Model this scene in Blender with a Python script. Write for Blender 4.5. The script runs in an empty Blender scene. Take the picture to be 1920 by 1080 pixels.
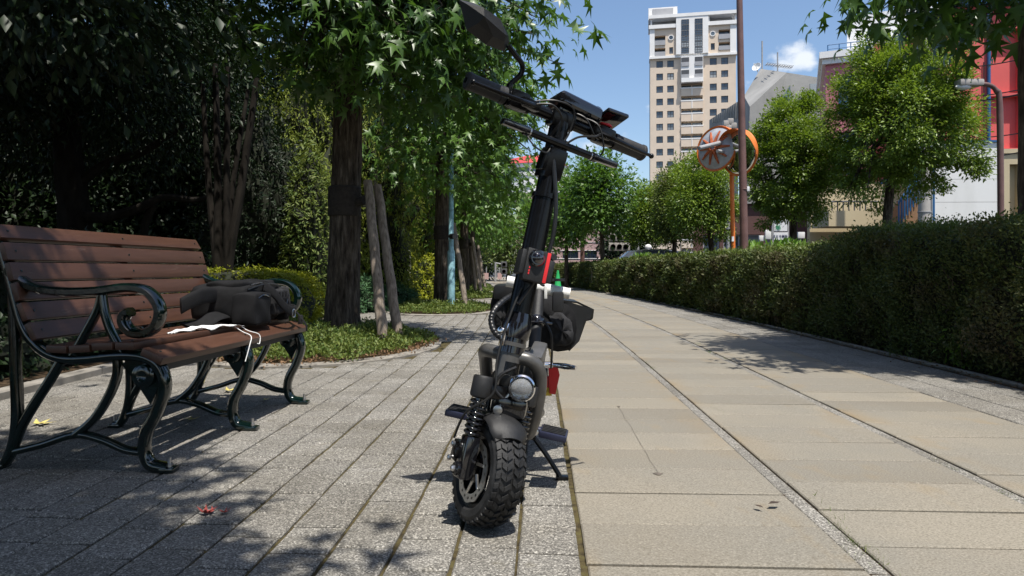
import bpy, bmesh, math, random
import numpy as np
from mathutils import Vector, Matrix

scene = bpy.context.scene
COL = scene.collection
R = math.radians

# ------------------------------------------------------------------ camera
CAM_H, FPX, HOR = 0.75, 1280.0, 506.0
cam_d = bpy.data.cameras.new('camera')
cam_d.lens = 24.0
cam_d.sensor_width = 36.0
cam_d.sensor_fit = 'HORIZONTAL'
cam_d.shift_y = -(540.0 - HOR) / 1920.0
cam_d.clip_start = 0.05
cam_d.clip_end = 3000.0
cam = bpy.data.objects.new('camera', cam_d)
COL.objects.link(cam)
cam.location = (0, 0, CAM_H)
cam.rotation_euler = (R(90), 0, 0)
scene.camera = cam

# ------------------------------------------------------------------ light
SUN_TO = Vector((0.17, -0.33, 1.0)).normalized()      # from the ground towards the sun
SUN_EL = math.asin(SUN_TO.z)
SUN_AZ = math.atan2(SUN_TO.x, SUN_TO.y)
sun_d = bpy.data.lights.new('sun', 'SUN')
sun_d.energy = 5.0
sun_d.angle = R(0.53)
sun_d.color = (1.0, 0.955, 0.88)
sun = bpy.data.objects.new('sun', sun_d)
COL.objects.link(sun)
sun.rotation_euler = SUN_TO.to_track_quat('Z', 'Y').to_euler()
sun.location = (6, -10, 30)

world = bpy.data.worlds.new('World')
scene.world = world
world.use_nodes = True
wn, wl = world.node_tree.nodes, world.node_tree.links
wn.clear()
sky = wn.new('ShaderNodeTexSky')
sky.sky_type = 'NISHITA'
sky.sun_disc = False
sky.sun_elevation = SUN_EL
sky.sun_rotation = SUN_AZ
sky.air_density = 1.0
sky.dust_density = 1.3
sky.ozone_density = 1.5
bg = wn.new('ShaderNodeBackground')
bg.inputs['Strength'].default_value = 0.138
out = wn.new('ShaderNodeOutputWorld')
# low cumulus banks: noise in direction space, only near the horizon
tc = wn.new('ShaderNodeTexCoord')
mp = wn.new('ShaderNodeMapping')
mp.inputs['Scale'].default_value = (1.0, 1.0, 1.5)
mp.inputs['Location'].default_value = (0.0, 0.0, 0.0)
wl.new(tc.outputs['Generated'], mp.inputs['Vector'])
nz = wn.new('ShaderNodeTexNoise')
nz.inputs['Scale'].default_value = 14.0
nz.inputs['Detail'].default_value = 8.0
nz.inputs['Roughness'].default_value = 0.52
wl.new(mp.outputs['Vector'], nz.inputs['Vector'])
sep = wn.new('ShaderNodeSeparateXYZ')
wl.new(tc.outputs['Generated'], sep.inputs['Vector'])
alt = wn.new('ShaderNodeMapRange')
alt.inputs['From Min'].default_value = 0.24
alt.inputs['From Max'].default_value = 0.42
alt.inputs['To Min'].default_value = 0.0
alt.inputs['To Max'].default_value = -0.45
wl.new(sep.outputs['Z'], alt.inputs['Value'])
ad = wn.new('ShaderNodeMath'); ad.operation = 'ADD'
wl.new(nz.outputs['Fac'], ad.inputs[0]); wl.new(alt.outputs['Result'], ad.inputs[1])
nrmz = wn.new('ShaderNodeVectorMath'); nrmz.operation = 'NORMALIZE'
wl.new(tc.outputs['Generated'], nrmz.inputs[0])
for (cd_, rad_, amt_) in (((.381, .882, .277), .055, .34), ((.335, .908, .252), .075, .24), ((.50, .84, .20), .12, .18), ((.06, .985, .14), .16, .16), ((-.6, .78, .17), .2, .2), ((.75, .6, .22), .2, .2), ((-.3, -.93, .22), .25, .2), ((.6, -.75, .2), .3, .2)):
    dn = wn.new('ShaderNodeVectorMath'); dn.operation = 'DISTANCE'
    wl.new(nrmz.outputs[0], dn.inputs[0]); dn.inputs[1].default_value = Vector(cd_).normalized()
    mr = wn.new('ShaderNodeMapRange'); mr.interpolation_type = 'SMOOTHSTEP'
    mr.inputs['From Min'].default_value = 0.0; mr.inputs['From Max'].default_value = rad_
    mr.inputs['To Min'].default_value = amt_; mr.inputs['To Max'].default_value = 0.0
    wl.new(dn.outputs['Value'], mr.inputs['Value'])
    a2 = wn.new('ShaderNodeMath'); a2.operation = 'ADD'
    wl.new(ad.outputs[0], a2.inputs[0]); wl.new(mr.outputs['Result'], a2.inputs[1])
    ad = a2
rp = wn.new('ShaderNodeMapRange')
rp.inputs['From Min'].default_value = 0.64
rp.inputs['From Max'].default_value = 0.82
rp.inputs['To Max'].default_value = 0.9
rp.interpolation_type = 'SMOOTHSTEP'
wl.new(ad.outputs[0], rp.inputs['Value'])
mx = wn.new('ShaderNodeMix'); mx.data_type = 'RGBA'
wl.new(rp.outputs['Result'], mx.inputs['Factor'])
hsv = wn.new('ShaderNodeHueSaturation'); hsv.inputs['Saturation'].default_value = 1.06
hsv.inputs['Value'].default_value = 1.0
wl.new(sky.outputs['Color'], hsv.inputs['Color'])
wl.new(hsv.outputs['Color'], mx.inputs['A'])
mx.inputs['B'].default_value = (5.6, 5.9, 6.3, 1)
wl.new(mx.outputs['Result'], bg.inputs['Color'])
wl.new(bg.outputs['Background'], out.inputs['Surface'])

scene.view_settings.view_transform = 'Standard'
scene.view_settings.look = 'None'
scene.view_settings.exposure = 0.33
scene.view_settings.gamma = 1.0
scene.view_settings.use_curve_mapping = False
scene.render.engine = 'CYCLES'
scene.cycles.max_bounces = 6
scene.cycles.diffuse_bounces = 3
scene.cycles.glossy_bounces = 3
scene.cycles.transmission_bounces = 4
scene.cycles.transparent_max_bounces = 6
scene.cycles.caustics_reflective = False
scene.cycles.caustics_refractive = False
scene.cycles.use_denoising = True


def G(px, py):
    """ground point seen at a photograph pixel"""
    d = CAM_H * FPX / (py - HOR)
    return Vector(((px - 960) / FPX * d, d, 0))


def P(px, py, d):
    """point at distance d seen at a photograph pixel"""
    return Vector(((px - 960) / FPX * d, d, CAM_H + (HOR - py) / FPX * d))


# ------------------------------------------------------------------ objects
def tag(o, label=None, cat=None, group=None, kind=None):
    if label: o['label'] = label
    if cat: o['category'] = cat
    if group: o['group'] = group
    if kind: o['kind'] = kind
    return o


def thing(name, label, cat, loc=(0, 0, 0), group=None, rz=0.0):
    o = bpy.data.objects.new(name, None)
    o.empty_display_size = 0.1
    COL.objects.link(o)
    o.location = loc
    o.rotation_euler = (0, 0, rz)
    return tag(o, label, cat, group)


def chain_loc(p):
    v = Vector((0, 0, 0))
    while p is not None:
        v += p.location
        p = p.parent
    return v


def link(name, me, parent=None):
    o = bpy.data.objects.new(name, me)
    COL.objects.link(o)
    o.parent = parent
    return o


def copy_tree(o, parent=None):
    c = o.copy()
    COL.objects.link(c)
    c.parent = parent
    for ch in list(o.children):
        copy_tree(ch, c)
    return c


def smooth_path(pts, k=6):
    """Catmull-Rom through points"""
    pts = [Vector(p) for p in pts]
    if len(pts) < 3:
        return pts
    out = []
    n = len(pts)
    for i in range(n - 1):
        p0, p1, p2, p3 = pts[max(i - 1, 0)], pts[i], pts[i + 1], pts[min(i + 2, n - 1)]
        for j in range(k):
            t = j / k
            out.append(0.5 * ((2 * p1) + (p2 - p0) * t + (2 * p0 - 5 * p1 + 4 * p2 - p3) * t * t
                              + (3 * p1 - p0 - 3 * p2 + p3) * t ** 3))
    out.append(pts[-1])
    return out


class MB:
    """collects shapes, then links them as one mesh object"""

    def __init__(self, xf=None):
        self.v, self.f, self.mi = [], [], []
        self.cur = 0
        self.xf = xf

    def add(self, vs, fs):
        b = len(self.v)
        self.v += [Vector(p) for p in vs]
        for f in fs:
            self.f.append([b + i for i in f])
            self.mi.append(self.cur)
        return self

    def box(self, c, s, rot=None):
        c = Vector(c)
        x, y, z = s[0] / 2, s[1] / 2, s[2] / 2
        vs = [Vector((sx * x, sy * y, sz * z)) for sx in (-1, 1) for sy in (-1, 1) for sz in (-1, 1)]
        if rot is not None:
            vs = [rot @ p for p in vs]
        fs = [(0, 1, 3, 2), (4, 6, 7, 5), (0, 4, 5, 1), (2, 3, 7, 6), (0, 2, 6, 4), (1, 5, 7, 3)]
        return self.add([c + p for p in vs], fs)

    def bbox(self, c, s, bev, rot=None, seg=2, taper=None):
        bm = bmesh.new()
        bmesh.ops.create_cube(bm, size=1.0)
        for v in bm.verts:
            v.co = Vector((v.co.x * s[0], v.co.y * s[1], v.co.z * s[2]))
        bmesh.ops.bevel(bm, geom=list(bm.edges), offset=bev, segments=seg, profile=0.6, affect='EDGES')
        bm.verts.index_update()
        c = Vector(c)
        vs = []
        for v in bm.verts:
            p = v.co.copy()
            if taper:
                p = taper(p)
            vs.append(c + (rot @ p if rot is not None else p))
        fs = [[v.index for v in f.verts] for f in bm.faces]
        bm.free()
        return self.add(vs, fs)

    def tube(self, pts, r, n=10, cap=True, closed=False):
        pts = [Vector(p) for p in pts]
        m = len(pts)
        rs = r if isinstance(r, (list, tuple)) else [r] * m
        vs, fs = [], []
        prev = None
        for i, p in enumerate(pts):
            a = pts[(i - 1) % m] if (closed or i > 0) else p
            b = pts[(i + 1) % m] if (closed or i < m - 1) else p
            t = (b - a).normalized()
            if prev is None:
                ref = Vector((0, 0, 1)) if abs(t.z) < 0.9 else Vector((1, 0, 0))
                u = t.cross(ref).normalized()
            else:
                u = (prev - t * prev.dot(t)).normalized()
            prev = u
            w = t.cross(u)
            for k in range(n):
                a_ = 2 * math.pi * k / n
                vs.append(p + (u * math.cos(a_) + w * math.sin(a_)) * rs[i])
        last = m if closed else m - 1
        for i in range(last):
            j = (i + 1) % m
            for k in range(n):
                k2 = (k + 1) % n
                fs.append((i * n + k, i * n + k2, j * n + k2, j * n + k))
        if cap and not closed:
            fs.append(tuple(range(n - 1, -1, -1)))
            fs.append(tuple((m - 1) * n + k for k in range(n)))
        return self.add(vs, fs)

    def sweep(self, pts, side, prof):
        """sweep a closed 2D profile [(along side, along normal)] along a planar path; scale list allowed"""
        pts = [Vector(p) for p in pts]
        side = Vector(side).normalized()
        m, n = len(pts), len(prof)
        vs, fs = [], []
        for i, p in enumerate(pts):
            a, b = pts[max(i - 1, 0)], pts[min(i + 1, m - 1)]
            t = (b - a).normalized()
            nn = side.cross(t).normalized()
            for (x, y) in prof:
                vs.append(p + side * x + nn * y)
        for i in range(m - 1):
            for k in range(n):
                k2 = (k + 1) % n
                fs.append((i * n + k, i * n + k2, (i + 1) * n + k2, (i + 1) * n + k))
        fs.append(tuple(range(n - 1, -1, -1)))
        fs.append(tuple((m - 1) * n + k for k in range(n)))
        return self.add(vs, fs)

    def lathe(self, prof, o, axis, n=24, closed=False):
        """prof: [(radius, height along axis)]"""
        o, axis = Vector(o), Vector(axis).normalized()
        ref = Vector((0, 0, 1)) if abs(axis.z) < 0.9 else Vector((1, 0, 0))
        u = axis.cross(ref).normalized()
        w = axis.cross(u)
        vs, fs = [], []
        for (r, h) in prof:
            for k in range(n):
                a = 2 * math.pi * k / n
                vs.append(o + axis * h + (u * math.cos(a) + w * math.sin(a)) * r)
        m = len(prof)
        rng = m if closed else m - 1
        for i in range(rng):
            j = (i + 1) % m
            for k in range(n):
                k2 = (k + 1) % n
                fs.append((i * n + k, j * n + k, j * n + k2, i * n + k2))
        if not closed:
            fs.append(tuple(range(n)))
            fs.append(tuple((m - 1) * n + k for k in range(n - 1, -1, -1)))
        return self.add(vs, fs)

    def prism(self, poly, vec):
        """extrude a planar polygon (3D points) along a vector"""
        n = len(poly)
        poly = [Vector(p) for p in poly]
        vec = Vector(vec)
        vs = poly + [p + vec for p in poly]
        fs = [tuple(range(n - 1, -1, -1)), tuple(range(n, 2 * n))]
        fs += [(k, (k + 1) % n, n + (k + 1) % n, n + k) for k in range(n)]
        return self.add(vs, fs)

    def ell(self, c, rad, n=16, m=10, rot=None):
        c = Vector(c)
        vs, fs = [], []
        for i in range(m + 1):
            th = math.pi * i / m
            for k in range(n):
                a = 2 * math.pi * k / n
                p = Vector((rad[0] * math.sin(th) * math.cos(a), rad[1] * math.sin(th) * math.sin(a), rad[2] * math.cos(th)))
                vs.append(c + (rot @ p if rot is not None else p))
        for i in range(m):
            for k in range(n):
                k2 = (k + 1) % n
                fs.append((i * n + k, (i + 1) * n + k, (i + 1) * n + k2, i * n + k2))
        return self.add(vs, fs)

    def mesh(self, name, mats, off=Vector((0, 0, 0)), smooth=35):
        me = bpy.data.meshes.new(name)
        vs = [self.xf(p) if self.xf else p for p in self.v]
        me.from_pydata([p - off for p in vs], [], self.f)
        if not isinstance(mats, (list, tuple)):
            mats = [mats]
        for m in mats:
            me.materials.append(m)
        if len(mats) > 1:
            me.polygons.foreach_set('material_index', self.mi)
        me.validate()
        bm = bmesh.new(); bm.from_mesh(me)
        bmesh.ops.remove_doubles(bm, verts=bm.verts, dist=1e-5)
        bmesh.ops.recalc_face_normals(bm, faces=bm.faces)
        bm.to_mesh(me); bm.free()
        if smooth:
            me.shade_smooth()
            me.set_sharp_from_angle(angle=R(smooth))
        me.update()
        return me

    def build(self, name, mats, parent=None, smooth=35, at=None):
        """world-coordinate shapes; origin at the parent's origin, or at `at` when top-level"""
        off = chain_loc(parent) if parent is not None else Vector(at or (0, 0, 0))
        o = link(name, self.mesh(name, mats, off, smooth), parent)
        if parent is None and at is not None:
            o.location = at
        return o


def np_mesh(name, verts, faces, mat, smooth=False):
    """verts (N,3), faces (M,k) arrays"""
    me = bpy.data.meshes.new(name)
    nv, (nf, k) = len(verts), faces.shape
    me.vertices.add(nv)
    me.vertices.foreach_set('co', np.ascontiguousarray(verts, dtype=np.float32).ravel())
    me.loops.add(nf * k)
    me.loops.foreach_set('vertex_index', np.ascontiguousarray(faces, dtype=np.int32).ravel())
    me.polygons.add(nf)
    me.polygons.foreach_set('loop_start', np.arange(0, nf * k, k, dtype=np.int32))
    me.polygons.foreach_set('loop_total', np.full(nf, k, dtype=np.int32))
    me.update(calc_edges=True)
    me.materials.append(mat)
    if smooth:
        me.shade_smooth()
    return me


# ------------------------------------------------------------------ materials
class NT:
    def __init__(self, name):
        self.m = bpy.data.materials.new(name)
        self.m.use_nodes = True
        self.t = self.m.node_tree
        self.n, self.l = self.t.nodes, self.t.links
        self.b = self.n['Principled BSDF']
        self.out = self.n['Material Output']
        self.pos = self.n.new('ShaderNodeNewGeometry')

    def node(self, kind, **kw):
        nd = self.n.new(kind)
        for k, v in kw.items():
            setattr(nd, k, v)
        return nd

    def scaled(self, s, rnd=False):
        """world position times (sx,sy,sz)"""
        m = self.n.new('ShaderNodeMapping')
        m.inputs['Scale'].default_value = s if isinstance(s, (tuple, list)) else (s, s, s)
        self.l.new(self.pos.outputs['Position'], m.inputs['Vector'])
        return m.outputs['Vector']

    def noise(self, s, detail=4, rough=0.55):
        nz = self.n.new('ShaderNodeTexNoise')
        nz.inputs['Scale'].default_value = 1.0
        nz.inputs['Detail'].default_value = detail
        nz.inputs['Roughness'].default_value = rough
        self.l.new(self.scaled(s), nz.inputs['Vector'])
        return nz.outputs['Fac']

    def voro(self, s, out='Distance', feature='F1'):
        v = self.n.new('ShaderNodeTexVoronoi')
        v.feature = feature
        v.inputs['Scale'].default_value = 1.0
        self.l.new(self.scaled(s), v.inputs['Vector'])
        return v.outputs[out]

    def ramp(self, fac, stops, interp='LINEAR'):
        r = self.n.new('ShaderNodeValToRGB')
        r.color_ramp.interpolation = interp
        e = r.color_ramp.elements
        while len(e) < len(stops):
            e.new(0.5)
        for i, (p, c) in enumerate(stops):
            e[i].position = p
            if not isinstance(c, (tuple, list)):
                c = (c, c, c)
            e[i].color = (c[0], c[1], c[2], 1)
        self.l.new(fac, r.inputs['Fac'])
        return r.outputs['Color']

    def mix(self, fac, a, b, mode='MIX'):
        m = self.n.new('ShaderNodeMix')
        m.data_type = 'RGBA'
        m.blend_type = mode
        m.clamp_factor = True
        for key, val in (('Factor', fac), ('A', a), ('B', b)):
            if isinstance(val, (int, float)):
                m.inputs[key].default_value = val if key == 'Factor' else (val, val, val, 1)
            elif isinstance(val, (tuple, list)):
                m.inputs[key].default_value = (val[0], val[1], val[2], 1)
            else:
                self.l.new(val, m.inputs[key])
        return m.outputs['Result']

    def sep(self, col, ch='Red'):
        s = self.n.new('ShaderNodeSeparateColor')
        self.l.new(col, s.inputs['Color'])
        return s.outputs[ch]

    def island(self):
        return self.pos.outputs['Random Per Island']

    def objrand(self):
        return self.n.new('ShaderNodeObjectInfo').outputs['Random']

    def color(self, c):
        if isinstance(c, (tuple, list)):
            self.b.inputs['Base Color'].default_value = (c[0], c[1], c[2], 1)
        else:
            self.l.new(c, self.b.inputs['Base Color'])
        return self

    def bump(self, h, strength=0.3, dist=0.01):
        b = self.n.new('ShaderNodeBump')
        b.inputs['Strength'].default_value = strength
        b.inputs['Distance'].default_value = dist
        self.l.new(h, b.inputs['Height'])
        self.l.new(b.outputs['Normal'], self.b.inputs['Normal'])
        return self

    def set(self, rough=0.6, metal=0.0, spec=0.5, coat=0.0):
        self.b.inputs['Roughness'].default_value = rough
        self.b.inputs['Metallic'].default_value = metal
        self.b.inputs['Specular IOR Level'].default_value = spec
        self.b.inputs['Coat Weight'].default_value = coat
        return self


MATS = {}


def plain(name, col, rough=0.6, metal=0.0, var=0.15, vs=6.0, bump=0.0, bs=80.0, spec=0.5, coat=0.0):
    """a colour with slight unevenness and fine relief"""
    t = NT(name)
    f = t.noise(vs, 5)
    lo = tuple(c * (1 - var) for c in col)
    hi = tuple(min(1, c * (1 + var)) for c in col)
    t.color(t.mix(t.ramp(f, [(0.3, 0.0), (0.7, 1.0)]), lo, hi))
    t.set(rough, metal, spec, coat)
    if bump:
        t.bump(t.noise(bs, 3), bump, 0.004)
    MATS[name] = t.m
    return t.m


def leaf_mat(name, c1, c2, trans=0.3, rough=0.42, spec=0.4, dry=None):
    t = NT(name)
    isl = t.island()
    big = t.noise(1.3, 2)
    f = t.mix(0.35, isl, big)
    col = t.mix(t.ramp(f, [(0.15, 0.0), (0.85, 1.0)]), c1, c2)
    if dry:
        col = t.mix(t.ramp(t.noise((1.6, 1.6, 2.6), 5, .65), [(0.50, 0.0), (0.66, 0.8)]), col, dry)
    t.color(col)
    t.set(rough, 0, spec)
    tr = t.n.new('ShaderNodeBsdfTranslucent')
    tcol = t.mix(0.5, col, (c2[0] * 1.5, c2[1] * 1.6, c2[2] * 0.7))
    t.l.new(tcol, tr.inputs['Color'])
    ms = t.n.new('ShaderNodeMixShader')
    ms.inputs['Fac'].default_value = trans
    t.l.new(t.b.outputs['BSDF'], ms.inputs[1])
    t.l.new(tr.outputs['BSDF'], ms.inputs[2])
    t.l.new(ms.outputs['Shader'], t.out.inputs['Surface'])
    MATS[name] = t.m
    return t.m


def make_materials():
    # exposed-aggregate paving blocks
    t = NT('aggregate_block')
    cell = t.voro(250.0, 'Color')
    g = t.sep(cell, 'Red')
    chips = t.ramp(g, [(0.0, (0.09, 0.086, 0.080)), (0.35, (0.175, 0.168, 0.155)), (0.72, (0.275, 0.264, 0.242)), (0.93, (0.40, 0.385, 0.355)), (1.0, (0.58, 0.56, 0.52))])
    stain = t.ramp(t.noise(2.2, 5), [(0.3, (0.72, 0.70, 0.66)), (0.7, (1.0, 1.0, 1.0))])
    c = t.mix(1.0, chips, stain, 'MULTIPLY')
    c = t.mix(1.0, c, t.ramp(t.objrand(), [(0.0, (0.86, 0.85, 0.83)), (1.0, (1.08, 1.07, 1.05))]), 'MULTIPLY')
    c = t.mix(t.ramp(t.noise(9.0, 4), [(0.62, 0.0), (0.78, 0.45)]), c, (0.16, 0.14, 0.09))
    t.color(c).set(0.8, 0, 0.3).bump(t.sep(cell, 'Green'), 0.55, 0.003)
    MATS['block'] = t.m
    # sandy slabs
    t = NT('sandy_slab')
    grain = t.noise((150.0, 210.0, 180.0), 2, 0.75)
    base = t.mix(t.ramp(t.objrand(), [(0.0, 0.0), (1.0, 1.0)]), (0.195, 0.176, 0.142), (0.268, 0.241, 0.192))
    grey = t.mix(t.ramp(t.noise(1.7, 5), [(0.42, 0.0), (0.62, 0.75)]), base, (0.218, 0.203, 0.170))
    c = t.mix(t.ramp(grain, [(0.38, 0.55), (0.5, 0.0)]), grey, (0.10, 0.085, 0.062))
    c = t.mix(t.ramp(grain, [(0.58, 0.0), (0.72, 0.6)]), c, (0.44, 0.40, 0.33))
    c = t.mix(t.ramp(t.noise((4.0, 2.2, 1.0), 5), [(0.6, 0.0), (0.74, 0.3)]), c, (0.27, 0.185, 0.08))
    tco = t.n.new('ShaderNodeTexCoord')
    sx = t.n.new('ShaderNodeSeparateXYZ'); t.l.new(tco.outputs['Object'], sx.inputs[0])
    ab = t.n.new('ShaderNodeMath'); ab.operation = 'ABSOLUTE'; t.l.new(sx.outputs['X'], ab.inputs[0])
    edge = t.ramp(ab.outputs[0], [(0.20, 0.0), (0.36, 1.0)])
    rust = t.mix(1.0, edge, t.ramp(t.noise((2.6, 1.6, 1.0), 5), [(0.48, 0.0), (0.72, 0.55)]), 'MULTIPLY')
    c = t.mix(rust, c, (0.25, 0.165, 0.065))
    c = t.mix(t.ramp(t.noise(13.0, 5), [(0.63, 0.0), (0.75, 0.4)]), c, (0.20, 0.18, 0.15))
    t.color(c).set(0.78, 0, 0.3).bump(grain, 0.35, 0.002)
    MATS['slab'] = t.m
    # mossy joints
    t = NT('joint_moss')
    f = t.noise(34.0, 5)
    c = t.ramp(f, [(0.3, (0.030, 0.025, 0.017)), (0.5, (0.085, 0.068, 0.034)), (0.7, (0.105, 0.092, 0.038)), (0.85, (0.14, 0.13, 0.07))])
    t.color(c).set(0.95, 0, 0.1).bump(t.noise(160, 3), 0.8, 0.006)
    MATS['joint'] = t.m
    # soil
    t = NT('soil')
    c = t.ramp(t.noise(22.0, 6), [(0.3, (0.022, 0.016, 0.010)), (0.55, (0.065, 0.045, 0.028)), (0.8, (0.13, 0.085, 0.05))])
    t.color(c).set(0.95, 0, 0.1).bump(t.noise(70, 4), 0.9, 0.02)
    MATS['soil'] = t.m
    plain('asphalt', (0.055, 0.055, 0.057), 0.85, var=0.25, vs=3, bump=0.5, bs=300)
    plain('kerb', (0.24, 0.22, 0.19), 0.85, var=0.3, vs=7, bump=0.4, bs=160)
    # bark
    t = NT('bark')
    n1 = t.noise((26.0, 26.0, 5.0), 6, 0.65)
    c = t.ramp(n1, [(0.32, (0.018, 0.014, 0.011)), (0.52, (0.080, 0.064, 0.050)), (0.75, (0.20, 0.168, 0.135))])
    t.color(c).set(0.92, 0, 0.15).bump(n1, 0.9, 0.03)
    MATS['bark'] = t.m
    t = NT('smooth_bark')
    n1 = t.noise((10.0, 10.0, 4.0), 5, 0.6)
    c = t.ramp(n1, [(0.3, (0.008, 0.0065, 0.005)), (0.7, (0.026, 0.022, 0.018))])
    t.color(c).set(0.9, 0, 0.15).bump(n1, 0.6, 0.01)
    MATS['bark_smooth'] = t.m
    t = NT('post_wood')
    n1 = t.noise((40.0, 40.0, 2.5), 5, 0.6)
    c = t.ramp(n1, [(0.3, (0.10, 0.078, 0.06)), (0.55, (0.25, 0.205, 0.165)), (0.8, (0.37, 0.315, 0.26))])
    t.color(c).set(0.88, 0, 0.2).bump(n1, 0.7, 0.006)
    MATS['post'] = t.m
    # bench slats: brown paint, worn in streaks along the slat
    t = NT('bench_slat')
    g = t.noise((38.0, 3.0, 60.0), 5, 0.6)
    wear = t.ramp(t.noise((30.0, 5.0, 55.0), 6, 0.7), [(0.63, 0.0), (0.71, 0.55)])
    c = t.ramp(g, [(0.25, (0.060, 0.026, 0.015)), (0.75, (0.098, 0.044, 0.026))])
    c = t.mix(wear, c, (0.22, 0.15, 0.115))
    t.color(c).set(0.42, 0, 0.5).bump(g, 0.25, 0.003)
    MATS['slat'] = t.m
    t = NT('green_iron')
    c = t.ramp(t.noise(18, 4), [(0.3, (0.0015, 0.0055, 0.005)), (0.75, (0.003, 0.015, 0.012))])
    t.color(c).set(0.12, 0, 0.6, 0.5).bump(t.noise(55, 3), 0.12, 0.004)
    MATS['iron'] = t.m
    plain('steel', (0.55, 0.55, 0.56), 0.3, 1.0, var=0.1)
    plain('chrome', (0.8, 0.8, 0.82), 0.08, 1.0, var=0.05)
    # scooter
    plain('black_paint', (0.005, 0.005, 0.0055), 0.24, var=0.3, vs=30, spec=0.3, bump=0.05, bs=200)
    plain('black_gloss', (0.008, 0.008, 0.010), 0.09, var=0.2, vs=20, spec=0.6, coat=0.5)
    plain('black_plastic', (0.015, 0.015, 0.016), 0.5, var=0.25, vs=40, bump=0.25, bs=900)
    plain('grey_frame', (0.105, 0.101, 0.096), 0.36, 0.3, var=0.2, vs=25, bump=0.08, bs=500)
    plain('rubber', (0.020, 0.020, 0.0205), 0.62, var=0.5, vs=25, spec=0.35, bump=0.35, bs=140)
    plain('grip_rubber', (0.020, 0.020, 0.021), 0.6, var=0.2, vs=40, bump=0.3, bs=600)
    plain('disc_steel', (0.50, 0.49, 0.47), 0.34, 1.0, var=0.2, vs=40)
    plain('red_plastic', (0.62, 0.015, 0.02), 0.3, var=0.1)
    plain('red_stripe', (0.75, 0.03, 0.035), 0.4, var=0.05)
    plain('yellow_plate', (0.72, 0.50, 0.05), 0.5, var=0.15)
    plain('white_plastic', (0.78, 0.77, 0.73), 0.45, var=0.05)
    plain('fabric_black', (0.010, 0.010, 0.011), 0.8, var=0.4, vs=18, spec=0.2, bump=0.5, bs=420)
    plain('fabric_grey', (0.030, 0.030, 0.032), 0.9, var=0.35, vs=30, spec=0.2, bump=0.5, bs=420)
    plain('vinyl', (0.014, 0.014, 0.015), 0.38, var=0.3, vs=12, bump=0.3, bs=35)
    plain('cloth_white', (0.80, 0.80, 0.79), 0.9, var=0.05, bump=0.2, bs=90)
    plain('peg_blue', (0.025, 0.028, 0.055), 0.4, 0.3, var=0.2)
    t = NT('lens')
    t.color((0.9, 0.92, 0.95)).set(0.02, 0, 0.6)
    t.b.inputs['Transmission Weight'].default_value = 0.75
    MATS['lens'] = t.m
    plain('reflector', (0.42, 0.43, 0.45), 0.15, 1.0, var=0.05)
    t = NT('dark_lens')
    t.color((0.01, 0.01, 0.015)).set(0.04, 0, 0.8, 1.0)
    MATS['dark_lens'] = t.m
    # leaves
    leaf_mat('leaf_gum', (0.036, 0.085, 0.013), (0.085, 0.170, 0.028), 0.30, 0.38, 0.5)
    leaf_mat('leaf_gum_far', (0.055, 0.125, 0.018), (0.125, 0.225, 0.036), 0.32, 0.42, 0.45)
    leaf_mat('leaf_camphor', (0.066, 0.130, 0.016), (0.225, 0.310, 0.036), 0.30, 0.40, 0.45)
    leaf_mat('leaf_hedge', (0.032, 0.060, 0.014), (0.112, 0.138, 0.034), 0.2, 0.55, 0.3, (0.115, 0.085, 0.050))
    leaf_mat('leaf_hedge_top', (0.065, 0.105, 0.020), (0.165, 0.200, 0.050), 0.25, 0.5, 0.35)  # paler copy for the hedge top: its sunlight is put into the colour
    leaf_mat('leaf_box', (0.170, 0.205, 0.012), (0.340, 0.350, 0.026), 0.30, 0.5, 0.3)
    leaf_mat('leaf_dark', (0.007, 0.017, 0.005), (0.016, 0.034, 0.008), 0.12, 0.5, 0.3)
    leaf_mat('leaf_conifer', (0.10, 0.145, 0.020), (0.21, 0.245, 0.036), 0.25, 0.6, 0.25)
    leaf_mat('leaf_juniper', (0.040, 0.100, 0.042), (0.085, 0.170, 0.070), 0.18, 0.6, 0.25)
    leaf_mat('leaf_bed', (0.060, 0.115, 0.022), (0.200, 0.235, 0.060), 0.25, 0.55, 0.3)
    leaf_mat('leaf_dead', (0.10, 0.055, 0.028), (0.26, 0.165, 0.10), 0.15, 0.8, 0.1)
    leaf_mat('leaf_fresh', (0.13, 0.26, 0.03), (0.22, 0.36, 0.06), 0.35, 0.45, 0.4)
    plain('shrub_core', (0.014, 0.018, 0.008), 0.95, var=0.4, vs=15)  # near-black cores: shade inside the foliage put into the colour
    plain('twig', (0.075, 0.060, 0.045), 0.9, var=0.3, vs=40)
    # buildings
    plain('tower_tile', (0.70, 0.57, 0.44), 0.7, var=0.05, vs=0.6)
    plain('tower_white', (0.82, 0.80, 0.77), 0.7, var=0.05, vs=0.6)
    plain('tower_side_shaded', (0.42, 0.37, 0.31), 0.7, var=0.06, vs=0.4)  # darker than the front tile: the side's shade is put into the colour
    plain('tower_grey', (0.36, 0.36, 0.37), 0.7, var=0.1, vs=0.5)
    t = NT('pane_glass')
    t.color(t.ramp(t.objrand(), [(0.0, (0.03, 0.045, 0.06)), (0.55, (0.07, 0.095, 0.12)), (0.75, (0.13, 0.16, 0.18)), (0.9, (0.34, 0.35, 0.34)), (1.0, (0.45, 0.45, 0.42))])).set(0.06, 0, 0.8)
    MATS['glass'] = t.m
    plain('frame_dark', (0.07, 0.07, 0.075), 0.5)
    t = NT('concrete')
    f = t.noise((0.5, 0.5, 0.25), 6, 0.6)
    t.color(t.ramp(f, [(0.3, (0.225, 0.22, 0.205)), (0.7, (0.34, 0.33, 0.31))])).set(0.85, 0, 0.3).bump(t.noise(3, 4), 0.3, 0.05)
    MATS['concrete'] = t.m
    plain('coral', (0.66, 0.115, 0.105), 0.75, var=0.07, vs=0.7, bump=0.2, bs=40)
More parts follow.
